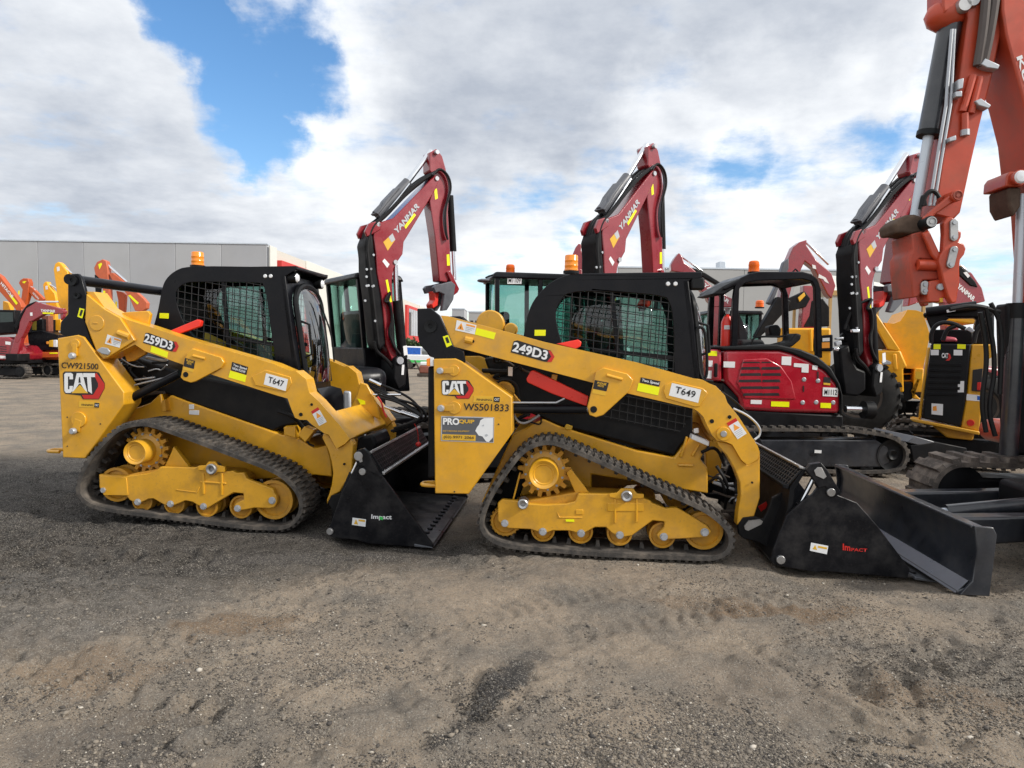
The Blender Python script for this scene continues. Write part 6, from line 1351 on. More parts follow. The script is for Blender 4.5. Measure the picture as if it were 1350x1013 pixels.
for y0_, y1_ in ((yc - .25, yc - .18), (yc + .18, yc + .25)):
    MB().poly(TY(yc - .25, *Q2((552, 396), (580, 398), (604, 418), (614, 445), (618, 480), (635, 488), (632, 520), (618, 548), (650, 560), (662, 590), (652, 625), (628, 655), (622, 700), (624, 780), (604, 915), (575, 922), (552, 880), (524, 790), (510, 720), (498, 660), (508, 628), (524, 600), (530, 500), (526, 430))), y0_, y1_).build('side_plate', M['orange'], hitch, .010)
MB().poly(TY(yc - .20, *Q2((440, 785), (500, 778), (524, 800), (530, 840), (590, 858), (596, 880), (520, 890), (500, 915), (428, 915), (432, 850))), yc - .2, yc - .05).build('hook', M['orange'], hitch, .012)
MB().poly(TY(yc - .2, *Q2((500, 890), (522, 888), (520, 916), (502, 916))), yc - .205, yc - .1).build('latch_tab', M['gold'], hitch, .004)
for a_, b_, r, yl in (((591, 432), (591, 520), .030, yc - .272), ((592, 596), (570, 685), .030, yc - .272), ((414, 808), (414, 846), .032, yc - .185)):
    p0, p1 = at(Q2, a_, yl), at(Q2, b_, yl)
    dd = Vector((p1.x - p0.x, p1.z - p0.z)).normalized(); a0 = math.atan2(dd.y, dd.x)
    cap = [(p0.x + r * math.cos(a0 + math.pi / 2 + math.pi * j / 8), p0.z + r * math.sin(a0 + math.pi / 2 + math.pi * j / 8)) for j in range(9)] + [(p1.x + r * math.cos(a0 - math.pi / 2 + math.pi * j / 8), p1.z + r * math.sin(a0 - math.pi / 2 + math.pi * j / 8)) for j in range(9)]
    lp = MB().poly(cap, yl, yl + .025).build('lock_plate', M['steel'], hitch, .003)
    for p in (p0, p1): MB().cyl((p.x, yl + .002, p.z), (p.x, yl - .010, p.z), r * .55, 6).build('bolt', M['zinc'], lp)
v = at(Q2, (508, 822), yc - .22); MB().cyl((v.x, yc - .225, v.z), (v.x, yc - .18, v.z), .028, 14).build('bolt', M['zinc'], hitch, .004)
hose3([at(Q2, q, yc - .16) for q in ((395, 330), (420, 250), (470, 235), (500, 280))], .018, 'hose', 'hose', armk); hose3([at(Q2, q, yc - .16) for q in ((380, 350), (400, 250), (415, 330))], .014, 'hose', 'hose', armk)
# hoses and swing post low at the right edge
MB().poly(T(*PX((1322, 400), (1352, 405), (1362, 470), (1370, 600), (1330, 600), (1325, 500))), yc - .05, yc + .12).build('swing_post', M['matte_black'], ko, .03)
for pts in (((1292, 412), (1303, 470), (1293, 530), (1300, 570)), ((1300, 405), (1314, 480), (1302, 540), (1312, 575)), ((1252, 408), (1286, 402), (1318, 412)), ((1306, 400), (1322, 430), (1318, 520))): hose3([fk.p(x, y, yc - .2) for x, y in pts], .019, 'hose', 'hose', ko)
# ---------------------------------------------------------------- third track loader, seen from behind
v = at_depth(1250, 575, 9.6); f4 = Frame((v.x, v.y, 0), R(-31))
lo3 = empty('compact_track_loader', f4, 'yellow track loader seen from behind its black grille, beside the yellow hopper', 'track loader')
kz = lambda *p: f4.xz(K(*p), 0); lz = lambda *p: f4.xz(L(*p), 0)
g = MB().poly(kz((690, 662), (972, 668), (962, 760), (940, 1010)) + lz((900, 340), (628, 280)) + kz((640, 1010),), .0, .12).build('grille_door', M['plastic'], lo3, .02)
for k in range(6):
    ky = 800 + 42 * k; MB().poly(kz((672 - 3 * k, ky), (905 - 3 * k, ky + 4), (902 - 3 * k, ky + 26), (670 - 3 * k, ky + 22)), -.012, .02).build('louvre', M['matte_black'], g, .006)
MB().poly(kz((978, 668), (1070, 668), (1150, 670), (1155, 740), (1090, 780), (1060, 1010)) + lz((1030, 375), (895, 345)) + kz((945, 1010), (965, 760)), .03, 1.9).build('rear_tower', M['yellow'], lo3, .02)
MB().poly(kz((660, 690), (684, 690), (640, 1010)) + lz((615, 285), (596, 280)) + kz((635, 900),), .03, 1.9).build('rear_tower', M['yellow'], lo3, .015)
MB().poly(kz((985, 850), (1055, 840), (1040, 1005), (975, 1000)), .0, .05).build('lamp_recess', M['ink'], lo3, .006); MB().poly(kz((1015, 940), (1042, 938), (1038, 995), (1012, 995)), -.01, .02).build('tail_lamp', M['red_ink'], lo3, .004)
MB().poly(lz((536, 280), (560, 278), (900, 345), (1030, 372), (1028, 395), (890, 368), (560, 300)), -.06, .3).build('bumper', M['yellow'], lo3, .01)
MB().poly(lz((690, 330), (1000, 385), (985, 440), (800, 420)), .05, 1.6).build('chassis', M['yellow_dirty'], lo3, .02)
d = Decals(f4, g); y = -.003
for q in (K((705, 668), (755, 668), (754, 704), (704, 704)), K((874, 668), (933, 670), (932, 702), (873, 700))): d.quad(q, y, 'hivis')
for q in (K((686, 708), (742, 708), (741, 746), (685, 746)), K((848, 708), (910, 709), (909, 748), (847, 747)), K((878, 930), (922, 930), (920, 1010), (876, 1010)), L((690, 172), (772, 178), (770, 258), (690, 250))): d.quad(q, y, 'white')
d.quad(L((700, 195), (725, 190), (728, 225), (700, 225)), y - .003, 'orange_ink')
o = d.quad(K((806, 730), (822, 740), (830, 765), (815, 785), (790, 785), (812, 765)), y, 'red_ink'); d.text('CAT', K((762, 766))[0], K((808, 768))[0], K((763, 730))[0], y, 'white', .03, .004, o)
d.quad(L((940, 105), (1036, 115), (1034, 158), (938, 150)), .027, 'white', parent=lo3); d.quad(L((1015, 120), (1034, 122), (1033, 150), (1014, 148)), .025, 'blue', parent=lo3)
a = f4.p(*L((967, 310))[0], .03); MB().lathe((a.x, 0, a.z), [(.003, .0), (.042, .0), (.046, .015), (.046, .03), (.003, .03)], 18).build('reflector', M['red_ink'], lo3)
for pts in (((690, 660), (685, 590), (730, 520), (820, 510), (930, 560)), ((770, 640), (800, 560), (860, 540)), ((990, 660), (1010, 560), (1080, 500), (1130, 420))): hose3([f4.p(*q, .1) for q in K(*pts)], .03, 'hose', 'hose', lo3)
MB().poly(kz((760, 620), (800, 612), (870, 620), (880, 650), (760, 650)), .1, .5).build('radiator_cap', M['pinkred'], lo3, .03); MB().poly(kz((930, 560), (960, 540), (1000, 570), (980, 590)), .05, .1).build('coupling', M['zinc'], lo3, .01)
MB().poly(kz((625, 435), (1010, 390), (1060, 378), (1160, 430), (1160, 680), (1000, 670), (1015, 520), (1030, 470), (640, 470)), .5, .9).build('lift_arm', M['black'], lo3, .03)
MB().poly(kz((640, 440), (760, 430), (830, 470), (690, 560)), .5, .7).build('lift_link', M['black'], lo3, .02); MB().cyl(f4.p(*K((650, 440))[0], .45), f4.p(*K((1010, 395))[0], .45), .07, 14).build('cylinder', M['black'], lo3)
d.quad(K((796, 425), (858, 412), (862, 432), (800, 444)), .37, 'white', parent=lo3)
MB().poly(kz((700, 560), (990, 560), (1000, 668), (690, 662)), .3, 1.8).build('engine_bay', M['matte_black'], lo3, .02)
MB().poly(kz((690, 662), (940, 668), (980, 1000), (700, 1000)), .14, 1.9).build('body', M['matte_black'], lo3, .02)
crawler(lo3, -.85, 1.0, .1, 1.75, .55, .35)

# ---------------------------------------------------------------- yellow site dumper with raised hopper
v = at_depth(1150, 570, 13.2); f5 = Frame((v.x, v.y, 0), R(-22))
du = empty('site_dumper', f5, 'bright yellow dumper with tipped hopper and big black tyre', 'dumper')
ay = M['amber_yellow']; kz = lambda *p: f5.xz(K(*p), 0)
MB().poly(kz((345, 512), (360, 515), (500, 830), (520, 842), (640, 850), (690, 600), (640, 440), (590, 424), (530, 420), (480, 500), (430, 520)), .15, 2.3).build('hopper', ay, du, .03)
MB().poly(kz((272, 440), (300, 450), (470, 710), (440, 716), (380, 705), (255, 470)), .0, .12).build('hopper_rim', ay, du, .02)
MB().poly(kz((250, 470), (378, 700), (350, 704), (235, 690), (225, 560)), .1, 1.9).build('engine_bay', M['brown_dark'], du, .03)
MB().poly(kz((230, 712), (470, 712), (520, 830), (490, 840), (495, 1010), (400, 1010), (250, 905)), .0, 1.9).build('front_body', ay, du, .03)
MB().poly(kz((495, 845), (575, 840), (565, 1005), (485, 1005)), .5, 1.6).build('ladder_well', M['ink'], du, .01)
for k in range(3): MB().poly(kz((495, 880 + 50 * k), (570, 878 + 50 * k), (570, 888 + 50 * k), (495, 890 + 50 * k)), .3, .6).build('step', ay, du, .005)
MB().poly(kz((575, 838), (640, 842), (630, 1010), (565, 1010)) + f5.xz(L((620, 150), (560, 140)), 0), .05, 1.7).build('side_panel', ay, du, .02)
MB().poly(kz((765, 460), (890, 445), (1010, 460), (1035, 500), (1010, 525), (820, 500)), .2, 1.8).build('hopper_lip', ay, du, .03)
MB().poly(f5.xz(L((365, 110), (478, 135), (480, 20), (560, 20), (560, 140), (480, 170), (400, 170)), .1), .1, 1.8).build('chassis', M['matte_black'], du, .03)
q = f5.xz(K((335, 790), (370, 780), (405, 795), (400, 812), (340, 815)), 0); MB().poly(q, -.012, .01).build('grab_recess', M['rod_grey'], du, .01); q = f5.xz(K((335, 905), (380, 895), (432, 912), (420, 930), (345, 930)), 0); MB().poly(q, -.012, .01).build('grab_recess', M['rod_grey'], du, .01)
MB().poly(kz((250, 800), (335, 800), (335, 825), (250, 825)), -.05, .02).build('rail', ay, du, .02); MB().poly(kz((412, 740), (440, 735), (450, 850), (420, 855)), -.03, .02).build('bracket', ay, du, .02)
Decals(f5, du).quad(K((578, 860), (620, 866), (618, 920), (576, 912)), .045, 'gold')
def tyre(fr, par, px, py, r, ya, yb):
    a = fr.p(px, py, ya); w_ = yb - ya
    o = MB().lathe((a.x, 0, r), [(r * .52, ya + .05), (r * .60, ya), (r * .86, ya + .01), (r * .97, ya + w_ * .14), (r, ya + w_ * .3), (r, ya + w_ * .7), (r * .97, yb - w_ * .14), (r * .86, yb - .01), (r * .60, yb), (r * .52, yb - .05)], 40).build('tyre', M['rubber_dark'], par)
    mb = MB()
    for k in range(22):
        t = 2 * math.pi * k / 22
        for y0, y1, sg in ((ya + .02, ya + w_ * .55, 1), (ya + w_ * .45, yb - .02, -1)):
            ta, tb = t + (0 if sg > 0 else .14), t + (.14 if sg > 0 else 0)
            P = lambda tt, rr, yy: (a.x + rr * math.cos(tt), yy, r + rr * math.sin(tt))
            mb.hexa([P(ta, r * .95, y0), P(ta + .10, r * .95, y0), P(tb + .10, r * .95, y1), P(tb, r * .95, y1)], [P(ta, r * 1.035, y0), P(ta + .08, r * 1.035, y0), P(tb + .08, r * 1.035, y1), P(tb, r * 1.035, y1)])
    mb.build('tread', M['rubber_dark'], o)
    MB().lathe((a.x, 0, r), [(.01, ya + .12), (r * .3, ya + .10), (r * .5, ya + .05), (r * .56, ya + .02), (r * .56, yb - .02), (.01, yb - .05)], 30).build('rim', M['brown_dark'], o)
tyre(f5, du, 1132, 530, .74, -.1, .40); tyre(f5, du, 1132, 530, .74, 1.6, 2.1); tyre(f5, du, 1290, 530, .62, .1, .55); tyre(f5, du, 1290, 530, .62, 1.6, 2.05)
# second yellow machine behind the canopy
v = at_depth(1060, 560, 13.6); f6 = Frame((v.x, v.y, 0), R(-18))
jz = lambda *p: f6.xz(J(*p), 0)
du2 = empty('site_dumper', f6, 'amber dumper body seen through the canopy of the crimson excavator', 'dumper')
MB().poly(jz((590, 462), (880, 462), (880, 690), (600, 690)), .0, 1.9).build('body', ay, du2, .04)
MB().poly(jz((780, 510), (890, 500), (890, 600), (770, 600)), -.03, .05).build('vent_panel', M['matte_black'], du2, .02); Decals(f6, du2).quad(J((826, 548), (872, 546), (872, 580), (826, 582)), -.035, 'orange_ink'); Decals(f6, du2).quad(J((830, 522), (872, 520), (872, 540), (830, 542)), -.035, 'white')
for (a, b) in (((590, 462), (600, 540)), ((760, 470), (765, 600))): MB().tube([f6.p(*J(a)[0], -.03), f6.p(*J(b)[0], -.03)], .03, 8).build('rail', ay, du2)
tyre(f6, du2, 1040, 530, .55, .1, .5); tyre(f6, du2, 1085, 530, .55, 1.4, 1.8); 

# ---------------------------------------------------------------- far machines: folded booms, cabs and crawlers
def far_digger(label, dep, px, body_m, booms, cab_px=None, top=1.45, group=None, hood=None, w_=1.9):
    v = at_depth(px, 460, dep); f = Frame((v.x, v.y, 0), 0)
    r = empty('excavator', f, label, 'excavator', group)
    for pts, y0, y1, mm, nm in booms:
        MB().poly(f.xz(pts, y0), y0, y1).build(nm, M[mm], r, .02)
    xz_ = f.xz(booms[0][0], booms[0][1]); zl = min(q[1] for q in xz_); low = [q for q in xz_ if q[1] < zl + .35]; xl = sum(q[0] for q in low) / len(low)
    if zl > 1.2:                                       # foot of the boom, down to the slew platform
        xf = max(-.5, min(.7, xl)); ym_ = (booms[0][1] + booms[0][2]) / 2
        MB().hexa([(xf - .16, ym_ - .12, .9), (xf + .16, ym_ - .12, .9), (xf + .16, ym_ + .12, .9), (xf - .16, ym_ + .12, .9)], [(xl - .13, ym_ - .11, zl + .3), (xl + .13, ym_ - .11, zl + .3), (xl + .13, ym_ + .11, zl + .3), (xl - .13, ym_ + .11, zl + .3)]).build('boom_foot', M[booms[0][3]], r, .02)
        MB().box(xf - .25, xf + .25, min(0, ym_ - .2), .5, .7, 1.0).build('swing_bracket', M['matte_black'], r, .03)
    MB().poly([(-1.0, .72), (.85, .72), (.95, 1.0), (.7, top - .1), (-.3, top), (-.85, top - .05), (-1.05, 1.1)], .05, w_ - .05).build('engine_hood', M[hood or body_m], r, .10, 3)
    MB().box(-.9, .85, .1, w_ - .1, .60, .74).build('slew_platform', M['matte_black'], r, .02)
    crawler(r, -1.1, 1.15, 0, w_, .58, .38)
    if cab_px:
        (xa, ya), (xb, yb) = cab_px; a = f.p(xa, ya, .3); b = f.p(xb, yb, .3)
        c = cab_box(f, r, a.x, b.x, .3, 1.3, 1.0, a.z, 0, zw=.35)
    return f, r
def strip(f, par, pts, y, mm='hivis'): return Decals(f, par).quad(pts, y, mm)
GF = 'machines parked along the far left'
# left group
f, r = far_digger('crimson excavator at the far left, boom stretched low over its dark cab', 27, -4, 'maroon', [
    (Lw((152, 625), (190, 582), (262, 552), (440, 600), (475, 620), (470, 640), (440, 640), (322, 645), (245, 690), (218, 700), (172, 800), (128, 860), (110, 850), (140, 740)), -.1, .14, 'maroon', 'boom'),
    (Lw((100, 730), (150, 640), (200, 572), (262, 548), (250, 562), (190, 600), (160, 660), (120, 760)), -.13, .1, 'matte_black', 'hose_guard'),
    (Lw((270, 545), (430, 545), (430, 558), (270, 560)), -.02, .05, 'chrome', 'cylinder_rod'), (Lw((440, 600), (470, 600), (472, 660), (450, 690)), -.06, .1, 'maroon', 'arm')], None, 1.42)
d = Decals(f, r); d.text('YANMAR', Lw((300, 625))[0], Lw((410, 632))[0], Lw((302, 605))[0], -.1, 'white', .02); d.quad(Lw((316, 630), (396, 632), (396, 642), (316, 641)), -.105, 'hivis'); d.quad(Lw((222, 632), (240, 630), (242, 655), (224, 656)), -.105, 'white')
MB().poly(f.xz(Lw((-200, 830), (-100, 812), (60, 812), (120, 850), (146, 905), (152, 985), (-200, 985)), -.02), -.02, .4).build('side_cover', M['maroon'], r, .05, 3)
d.quad(Lw((0, 950), (45, 955), (45, 972), (0, 972)), -.025, 'white'); d.quad(Lw((40, 845), (80, 850), (78, 872), (40, 868)), -.025, 'white')
for k in range(4): MB().poly(f.xz(Lw((0, 880 + 17 * k), (50, 885 + 17 * k), (48, 890 + 17 * k), (0, 886 + 17 * k)), -.025), -.028, .0).build('vent', M['ink'], r)
c = MB().poly(f.xz(Lw((-150, 610), (105, 612), (112, 780), (-150, 800)), .3), .3, 1.3).build('cab', M['matte_black'], r, .03); Decals(f, c).quad(Lw((0, 628), (95, 630), (98, 700), (0, 705)), .297, 'dark_pane')
f, r = far_digger('orange and black excavator with yellow stripes behind the crimson boom', 28.5, 88, 'orange_far', [
    (Lz((280, 525), (420, 515), (600, 560), (600, 710), (330, 720), (290, 640)), -.2, .6, 'black', 'engine_cover'), (Lz((330, 735), (600, 735), (600, 790), (350, 795)), -.22, .6, 'orange_far', 'skirt'),
    (Lz((355, 742), (425, 742), (425, 755), (355, 756)), -.23, -.2, 'hivis', 'sticker'), (Lz((505, 740), (590, 740), (590, 755), (505, 756)), -.23, -.2, 'hivis', 'sticker'), (Lz((500, 615), (545, 610), (545, 685), (500, 680)), -.24, .0, 'gold', 'lamp_housing'), (Lz((545, 610), (585, 610), (585, 685), (545, 685)), -.24, .0, 'white', 'lamp_housing'), (Lz((470, 628), (500, 625), (500, 655), (475, 655)), -.23, .0, 'orange_ink', 'indicator'),
    (Lz((425, 365), (500, 360), (500, 550), (430, 540)), .2, .5, 'brown_red', 'boom'), (Lz((500, 400), (620, 395), (640, 520), (540, 510)), .8, 1.0, 'amber_yellow', 'counterweight')], None, 1.4)
c = MB().poly(f.xz(Lz((310, 400), (440, 395), (440, 550), (310, 540)), 0), 0, 1.0).build('cab', M['matte_black'], r, .03); Decals(f, c).quad(Lz((326, 408), (375, 405), (375, 510), (326, 508)), -.003, 'pane_gold')
f, r = far_digger('orange excavator whose long boom slopes down from the picture edge', 31, 18, 'orange_far', [
    (Lw((-200, 230), (0, 360), (60, 440), (150, 560), (160, 592), (130, 640), (108, 600), (0, 480), (-200, 330)), 0, .3, 'orange_far', 'boom'), (Lw((20, 545), (60, 560), (75, 620), (20, 620)), .5, .8, 'amber_yellow', 'arm')], None, 1.4, GF)
d = Decals(f, r); d.quad(Lw((68, 505), (84, 500), (132, 562), (120, 575)), -.005, 'hivis'); d.text('HITACHI', Lw((2, 420))[0], Lw((88, 525))[0], Lw((14, 402))[0], -.004, 'white', .02)
f, r = far_digger('small orange excavator with a rounded boom knuckle before the grey wall', 33, 38, 'orange_far', [
    (Lw((138, 412), (150, 390), (172, 377), (205, 378), (216, 410), (206, 500), (178, 590), (150, 570), (166, 460)), 0, .3, 'orange_far', 'boom'), (Lw((205, 432), (235, 445), (322, 530), (305, 552), (258, 532), (212, 480)), .05, .25, 'orange_far', 'arm'), (Lw((215, 425), (262, 465), (258, 470), (212, 432)), .1, .2, 'chrome', 'cylinder_rod')], None, 1.4, GF)
strip(f, r, Lw((163, 405), (182, 398), (196, 400), (180, 416)), -.005); strip(f, r, Lw((134, 470), (146, 468), (146, 500), (134, 498)), -.005, 'hivis'); Decals(f, r).text('HITACHI', Lw((240, 490))[0], Lw((282, 535))[0], Lw((250, 480))[0], .045, 'white', .02)
f, r = far_digger('small yellow excavator, the lower of the two yellow booms', 34, 66, 'amber_yellow', [(Lw((318, 425), (330, 405), (346, 402), (362, 440), (405, 490), (425, 600), (345, 590), (325, 490)), 0, .3, 'amber_yellow', 'boom'), (Lw((345, 405), (415, 450), (412, 458), (342, 414)), .1, .2, 'chrome', 'cylinder_rod')], None, 1.4, GF)
strip(f, r, Lw((335, 435), (352, 432), (356, 460), (338, 462)), -.005, 'white')
f, r = far_digger('tall yellow excavator boom just left of the black loader links', 31, 84, 'amber_yellow', [(Lw((396, 310), (408, 270), (430, 255), (450, 268), (500, 330), (512, 400), (514, 640), (470, 640), (432, 570), (412, 420)), 0, .3, 'amber_yellow', 'boom'), (Lw((450, 270), (530, 335), (526, 344), (446, 282)), .1, .2, 'chrome', 'cylinder_rod'), (Lw((440, 430), (452, 430), (500, 480), (480, 500), (470, 560), (450, 560)), .32, .4, 'amber_yellow', 'link')], None, 1.4, GF)
strip(f, r, Lw((420, 295), (440, 290), (444, 320), (424, 328)), -.005, 'white')
f, r = far_digger('orange excavator with yellow stripes folded in front of the concrete wall', 30, 165, 'orange_far', [
    (Lw((696, 300), (718, 256), (760, 236), (786, 250), (796, 300), (806, 430), (810, 620), (770, 610), (765, 480), (742, 385), (706, 350)), 0, .3, 'salmon', 'boom'), (Lw((806, 345), (835, 335), (880, 370), (955, 430), (1060, 525), (1090, 560), (1085, 600), (1050, 625), (1000, 618), (958, 520), (905, 452), (850, 425)), .02, .28, 'salmon', 'arm'),
    (Lw((860, 470), (905, 480), (930, 500), (920, 630), (880, 625), (875, 540)), .3, .5, 'orange_far', 'boom_foot'), (Lw((788, 264), (942, 400), (936, 410), (782, 276)), .1, .2, 'chrome', 'cylinder_rod'), (Lw((700, 350), (716, 356), (730, 420), (720, 500), (706, 480)), .0, .3, 'matte_black', 'hose')], None, 1.4, GF)
strip(f, r, Lw((728, 275), (750, 262), (758, 272), (738, 312)), -.005); strip(f, r, Lw((764, 470), (780, 470), (784, 560), (768, 560)), -.005); strip(f, r, Lw((950, 505), (966, 500), (1030, 560), (1018, 572)), .015); strip(f, r, Lw((855, 550), (868, 550), (868, 600), (856, 600)), .29)
# behind the nearer loader's cab and the canopy
GM = 'crimson excavators behind the canopy machine'
R3 = W(860, 180, 3.5526)
f, r = far_digger('crimson excavator with a stooping boom, seen left of the canopy', 16, 955, 'maroon', [
    (R3((88, 600), (105, 570), (125, 545), (140, 560), (150, 590), (190, 620), (300, 720), (375, 760), (375, 800), (290, 800), (262, 770), (255, 750), (200, 690), (150, 640), (90, 632)), -.1, .14, 'maroon', 'boom'),
    (R3((190, 615), (250, 640), (330, 690), (322, 705), (240, 660), (185, 640)), -.06, .1, 'matte_black', 'hose_guard'), (R3((128, 548), (240, 628), (236, 636), (124, 558)), -.02, .05, 'chrome', 'cylinder_rod')], (G((700, 355))[0], G((1010, 420))[0]), 1.4, GM)
Decals(f, r).text('YANMAR', R3((236, 698))[0], R3((355, 785))[0], R3((246, 684))[0], -.1, 'white', .02)
v = f.p(*G((996, 345))[0], .8); beacon_at(r, (v.x, .8, v.z), .10, .16)
f, r = far_digger('crimson excavator with an arched boom, seen through the canopy posts', 15.5, 1050, 'maroon', [
    (R3((625, 600), (660, 520), (690, 495), (725, 484), (722, 510), (770, 580), (840, 640), (860, 700), (840, 760), (820, 740), (760, 620), (715, 585), (690, 640), (655, 700), (640, 760), (600, 760)), -.1, .14, 'maroon', 'boom'),
    (R3((724, 486), (832, 596), (826, 604), (716, 496)), -.02, .05, 'chrome', 'cylinder_rod'), (R3((615, 590), (640, 570), (640, 620), (600, 690), (560, 790), (540, 780), (590, 680)), -.12, .05, 'grey_paint', 'arm_cylinder'),
    (R3((480, 940), (590, 750), (650, 770), (640, 800), (560, 890), (505, 940)), -.3, -.1, 'matte_black', 'dipper'), (R3((590, 800), (640, 760), (715, 725), (742, 760), (720, 800), (640, 820)), -.2, .0, 'matte_black', 'dipper_link'), (R3((745, 770), (800, 760), (830, 800), (830, 890), (705, 895), (735, 840)), -.1, .1, 'matte_black', 'bucket'),
    (R3((682, 755), (712, 730), (718, 745), (690, 776)), -.22, -.2, 'gold', 'sticker')], None, 1.3, GM)
d = Decals(f, r); d.quad(R3((780, 645), (812, 662), (828, 690), (808, 680), (800, 668), (778, 662)), -.105, 'white'); d.quad(R3((748, 600), (764, 605), (768, 622), (752, 618)), -.105, 'white')
f, r = far_digger('crimson excavator whose lettered boom slopes down behind the orange quick hitch', 15, 1290, 'maroon', [
    (Q2((330, 560), (380, 640), (600, 720), (640, 690), (700, 740), (760, 830), (780, 910), (700, 930), (600, 935), (420, 900), (310, 940), (330, 800)), -.1, .14, 'maroon', 'boom'), (Q2((615, 700), (640, 700), (720, 790), (735, 825), (690, 815), (620, 750)), -.13, .1, 'matte_black', 'hose_guard'), (Q2((630, 680), (690, 730), (680, 742), (625, 695)), -.12, .0, 'chrome', 'cylinder_rod')], None, 1.4, GM)
d = Decals(f, r); d.text('YANMAR', Q2((604, 825))[0], Q2((704, 912))[0], Q2((620, 800))[0], -.1, 'white', .03); d.quad(Q2((645, 735), (665, 730), (685, 755), (672, 768)), -.135, 'white')
f, r = far_digger('crimson excavator showing only its boom tip behind the M1109 boom', 16, 760, 'maroon', [(PX((750, 352), (754, 338), (759, 326), (763, 321), (767, 323), (766, 330), (770, 338), (773, 350), (776, 372), (754, 372)), -.1, .1, 'maroon', 'boom')], None, 1.35, GM)

# ---------------------------------------------------------------- buildings
M['panel_a'] = mat('pale_concrete_panel', (.41, .42, .435), .85, var=.08, vscale=.25, dirt=(.33, .33, .33), dirt_amt=.35, dscale=.18)
M['cream'] = mat('cream_cladding', (.58, .56, .50), .7, var=.04); M['red_wall'] = mat('red_fascia', (.55, .035, .03), .6, var=.05); M['grey_wall'] = mat('grey_tilt_up', (.37, .37, .365), .9, var=.08, vscale=.2, dirt=(.34, .34, .33), dirt_amt=.3, dscale=.15)
M['pane_day'] = glass('office_glass', (.25, .3, .32), .9, .25)
def hpt(px, py, dep): v = at_depth(px, py, dep); return v
dep = 45.0; zt_ = at_depth(200, 320.5, dep).z; xr = at_depth(352, 323, dep).x
b1 = bpy.data.objects.new('warehouse', None); COL.objects.link(b1); b1.location = (xr, dep, 0); tag(b1, 'grey concrete panel warehouse with red framed windows along its side', 'warehouse')
x = 0.0; k = 0
while x > -30:
    MB().box(x - 2.99, x - .01, 0, .25, -.1, zt_ - .02 * (k % 2)).build('wall_panel', M['panel_a'] if k % 2 else M['concrete'], b1, .02); x -= 3.0; k += 1
MB().box(-30, .02, .03, .3, 0, zt_ - .15).build('wall_backing', M['grey_paint'], b1)
MB().box(-30, .05, -.04, .3, zt_, zt_ + .10).build('parapet_cap', M['rod_grey'], b1, .01)
ex2 = at_depth(560, 405, 118).x - xr
side = Matrix.Translation((xr, dep, 0))
L2 = 73.0; ax = lambda t: ex2 * t / L2          # the side wall runs back, x as a function of distance
def sidewall(t0, t1, z0, z1, out, mm, nm, bev=.02):
    return MB().hexa([(ax(t0), t0, z0), (ax(t0) + out, t0, z0), (ax(t1) + out, t1, z0), (ax(t1), t1, z0)], [(ax(t0), t0, z1), (ax(t0) + out, t0, z1), (ax(t1) + out, t1, z1), (ax(t1), t1, z1)]).build(nm, M[mm], b1, bev)
MB().hexa([(-.3, .3, -.1), (0, .3, -.1), (ax(L2), L2, -.1), (ax(L2) - .3, L2, -.1)], [(-.3, .3, zt_ - .1), (0, .3, zt_ - .1), (ax(L2), L2, zt_ - .1), (ax(L2) - .3, L2, zt_ - .1)]).build('side_wall', M['cream'], b1)
MB().box(-30, -.3, .3, L2, zt_ - .5, zt_ - .3).build('roof', M['rod_grey'], b1)
sidewall(.3, 1.5, 0, zt_, .12, 'white_clad', 'corner_cladding')
for (t0, t1) in ((1.8, 7.8), (53, 66.5)):
    fr_ = sidewall(t0, t1, 0, 7.15, .35, 'red_wall', 'window_surround')
    o = sidewall(t0 + 1.3, t1 - 1.3, 2.8, 6.7, .38, 'pane_day', 'window', 0); o.parent = fr_
    for j in range(1, 5):
        t = t0 + 1.3 + (t1 - t0 - 2.6) * j / 5; o = sidewall(t - .06, t + .06, 2.8, 6.7, .42, 'white', 'mullion', 0); o.parent = fr_
sidewall(8.0, 52.8, 0, 2.2, .2, 'white_clad', 'plinth'); sidewall(8.0, 30, 3.2, zt_ - .05, .08, 'white_clad', 'upper_cladding'); sidewall(66.7, 72, 0, 2.2, .2, 'red_wall', 'plinth'); sidewall(66.7, 72, 2.4, zt_ - .05, .08, 'white_clad', 'upper_cladding')
for t in (20, 34, 46): sidewall(t - .08, t + .08, 2.3, zt_ - .1, .14, 'rod_grey', 'downpipe')
dep = 52.0; xa, xb = at_depth(772, 356, dep).x, at_depth(1232, 361, dep).x; zt_ = at_depth(1000, 356, dep).z
b2 = bpy.data.objects.new('warehouse', None); COL.objects.link(b2); b2.location = ((xa + xb) / 2, dep, 0); tag(b2, 'long plain grey warehouse wall behind the crimson excavators', 'warehouse')
hw_ = (xb - xa) / 2
x = -hw_; k = 0
while x < hw_ - .5:
    x1 = min(hw_, x + 6.0); MB().box(x + .015, x1 - .015, 0, .25, -.1, zt_ - .01 * (k % 2)).build('wall_panel', M['grey_wall'], b2, .015); x = x1; k += 1
MB().box(-hw_, hw_, .03, 20, -.1, zt_ - .3).build('wall_backing', M['grey_wall'], b2); MB().box(-hw_ - .05, hw_ + .05, -.04, .3, zt_, zt_ + .12).build('parapet_cap', M['rod_grey'], b2, .01)
for px_, w2 in ((829, .7), (950, .25)):
    v = at_depth(px_, 352, dep + 3); MB().box(v.x - b2.location.x - w2, v.x - b2.location.x + w2, 2.5, 3.5, zt_ - .4, zt_ + (.42 if w2 > .5 else .9)).build('roof_vent', M['rod_grey'], b2, .03)
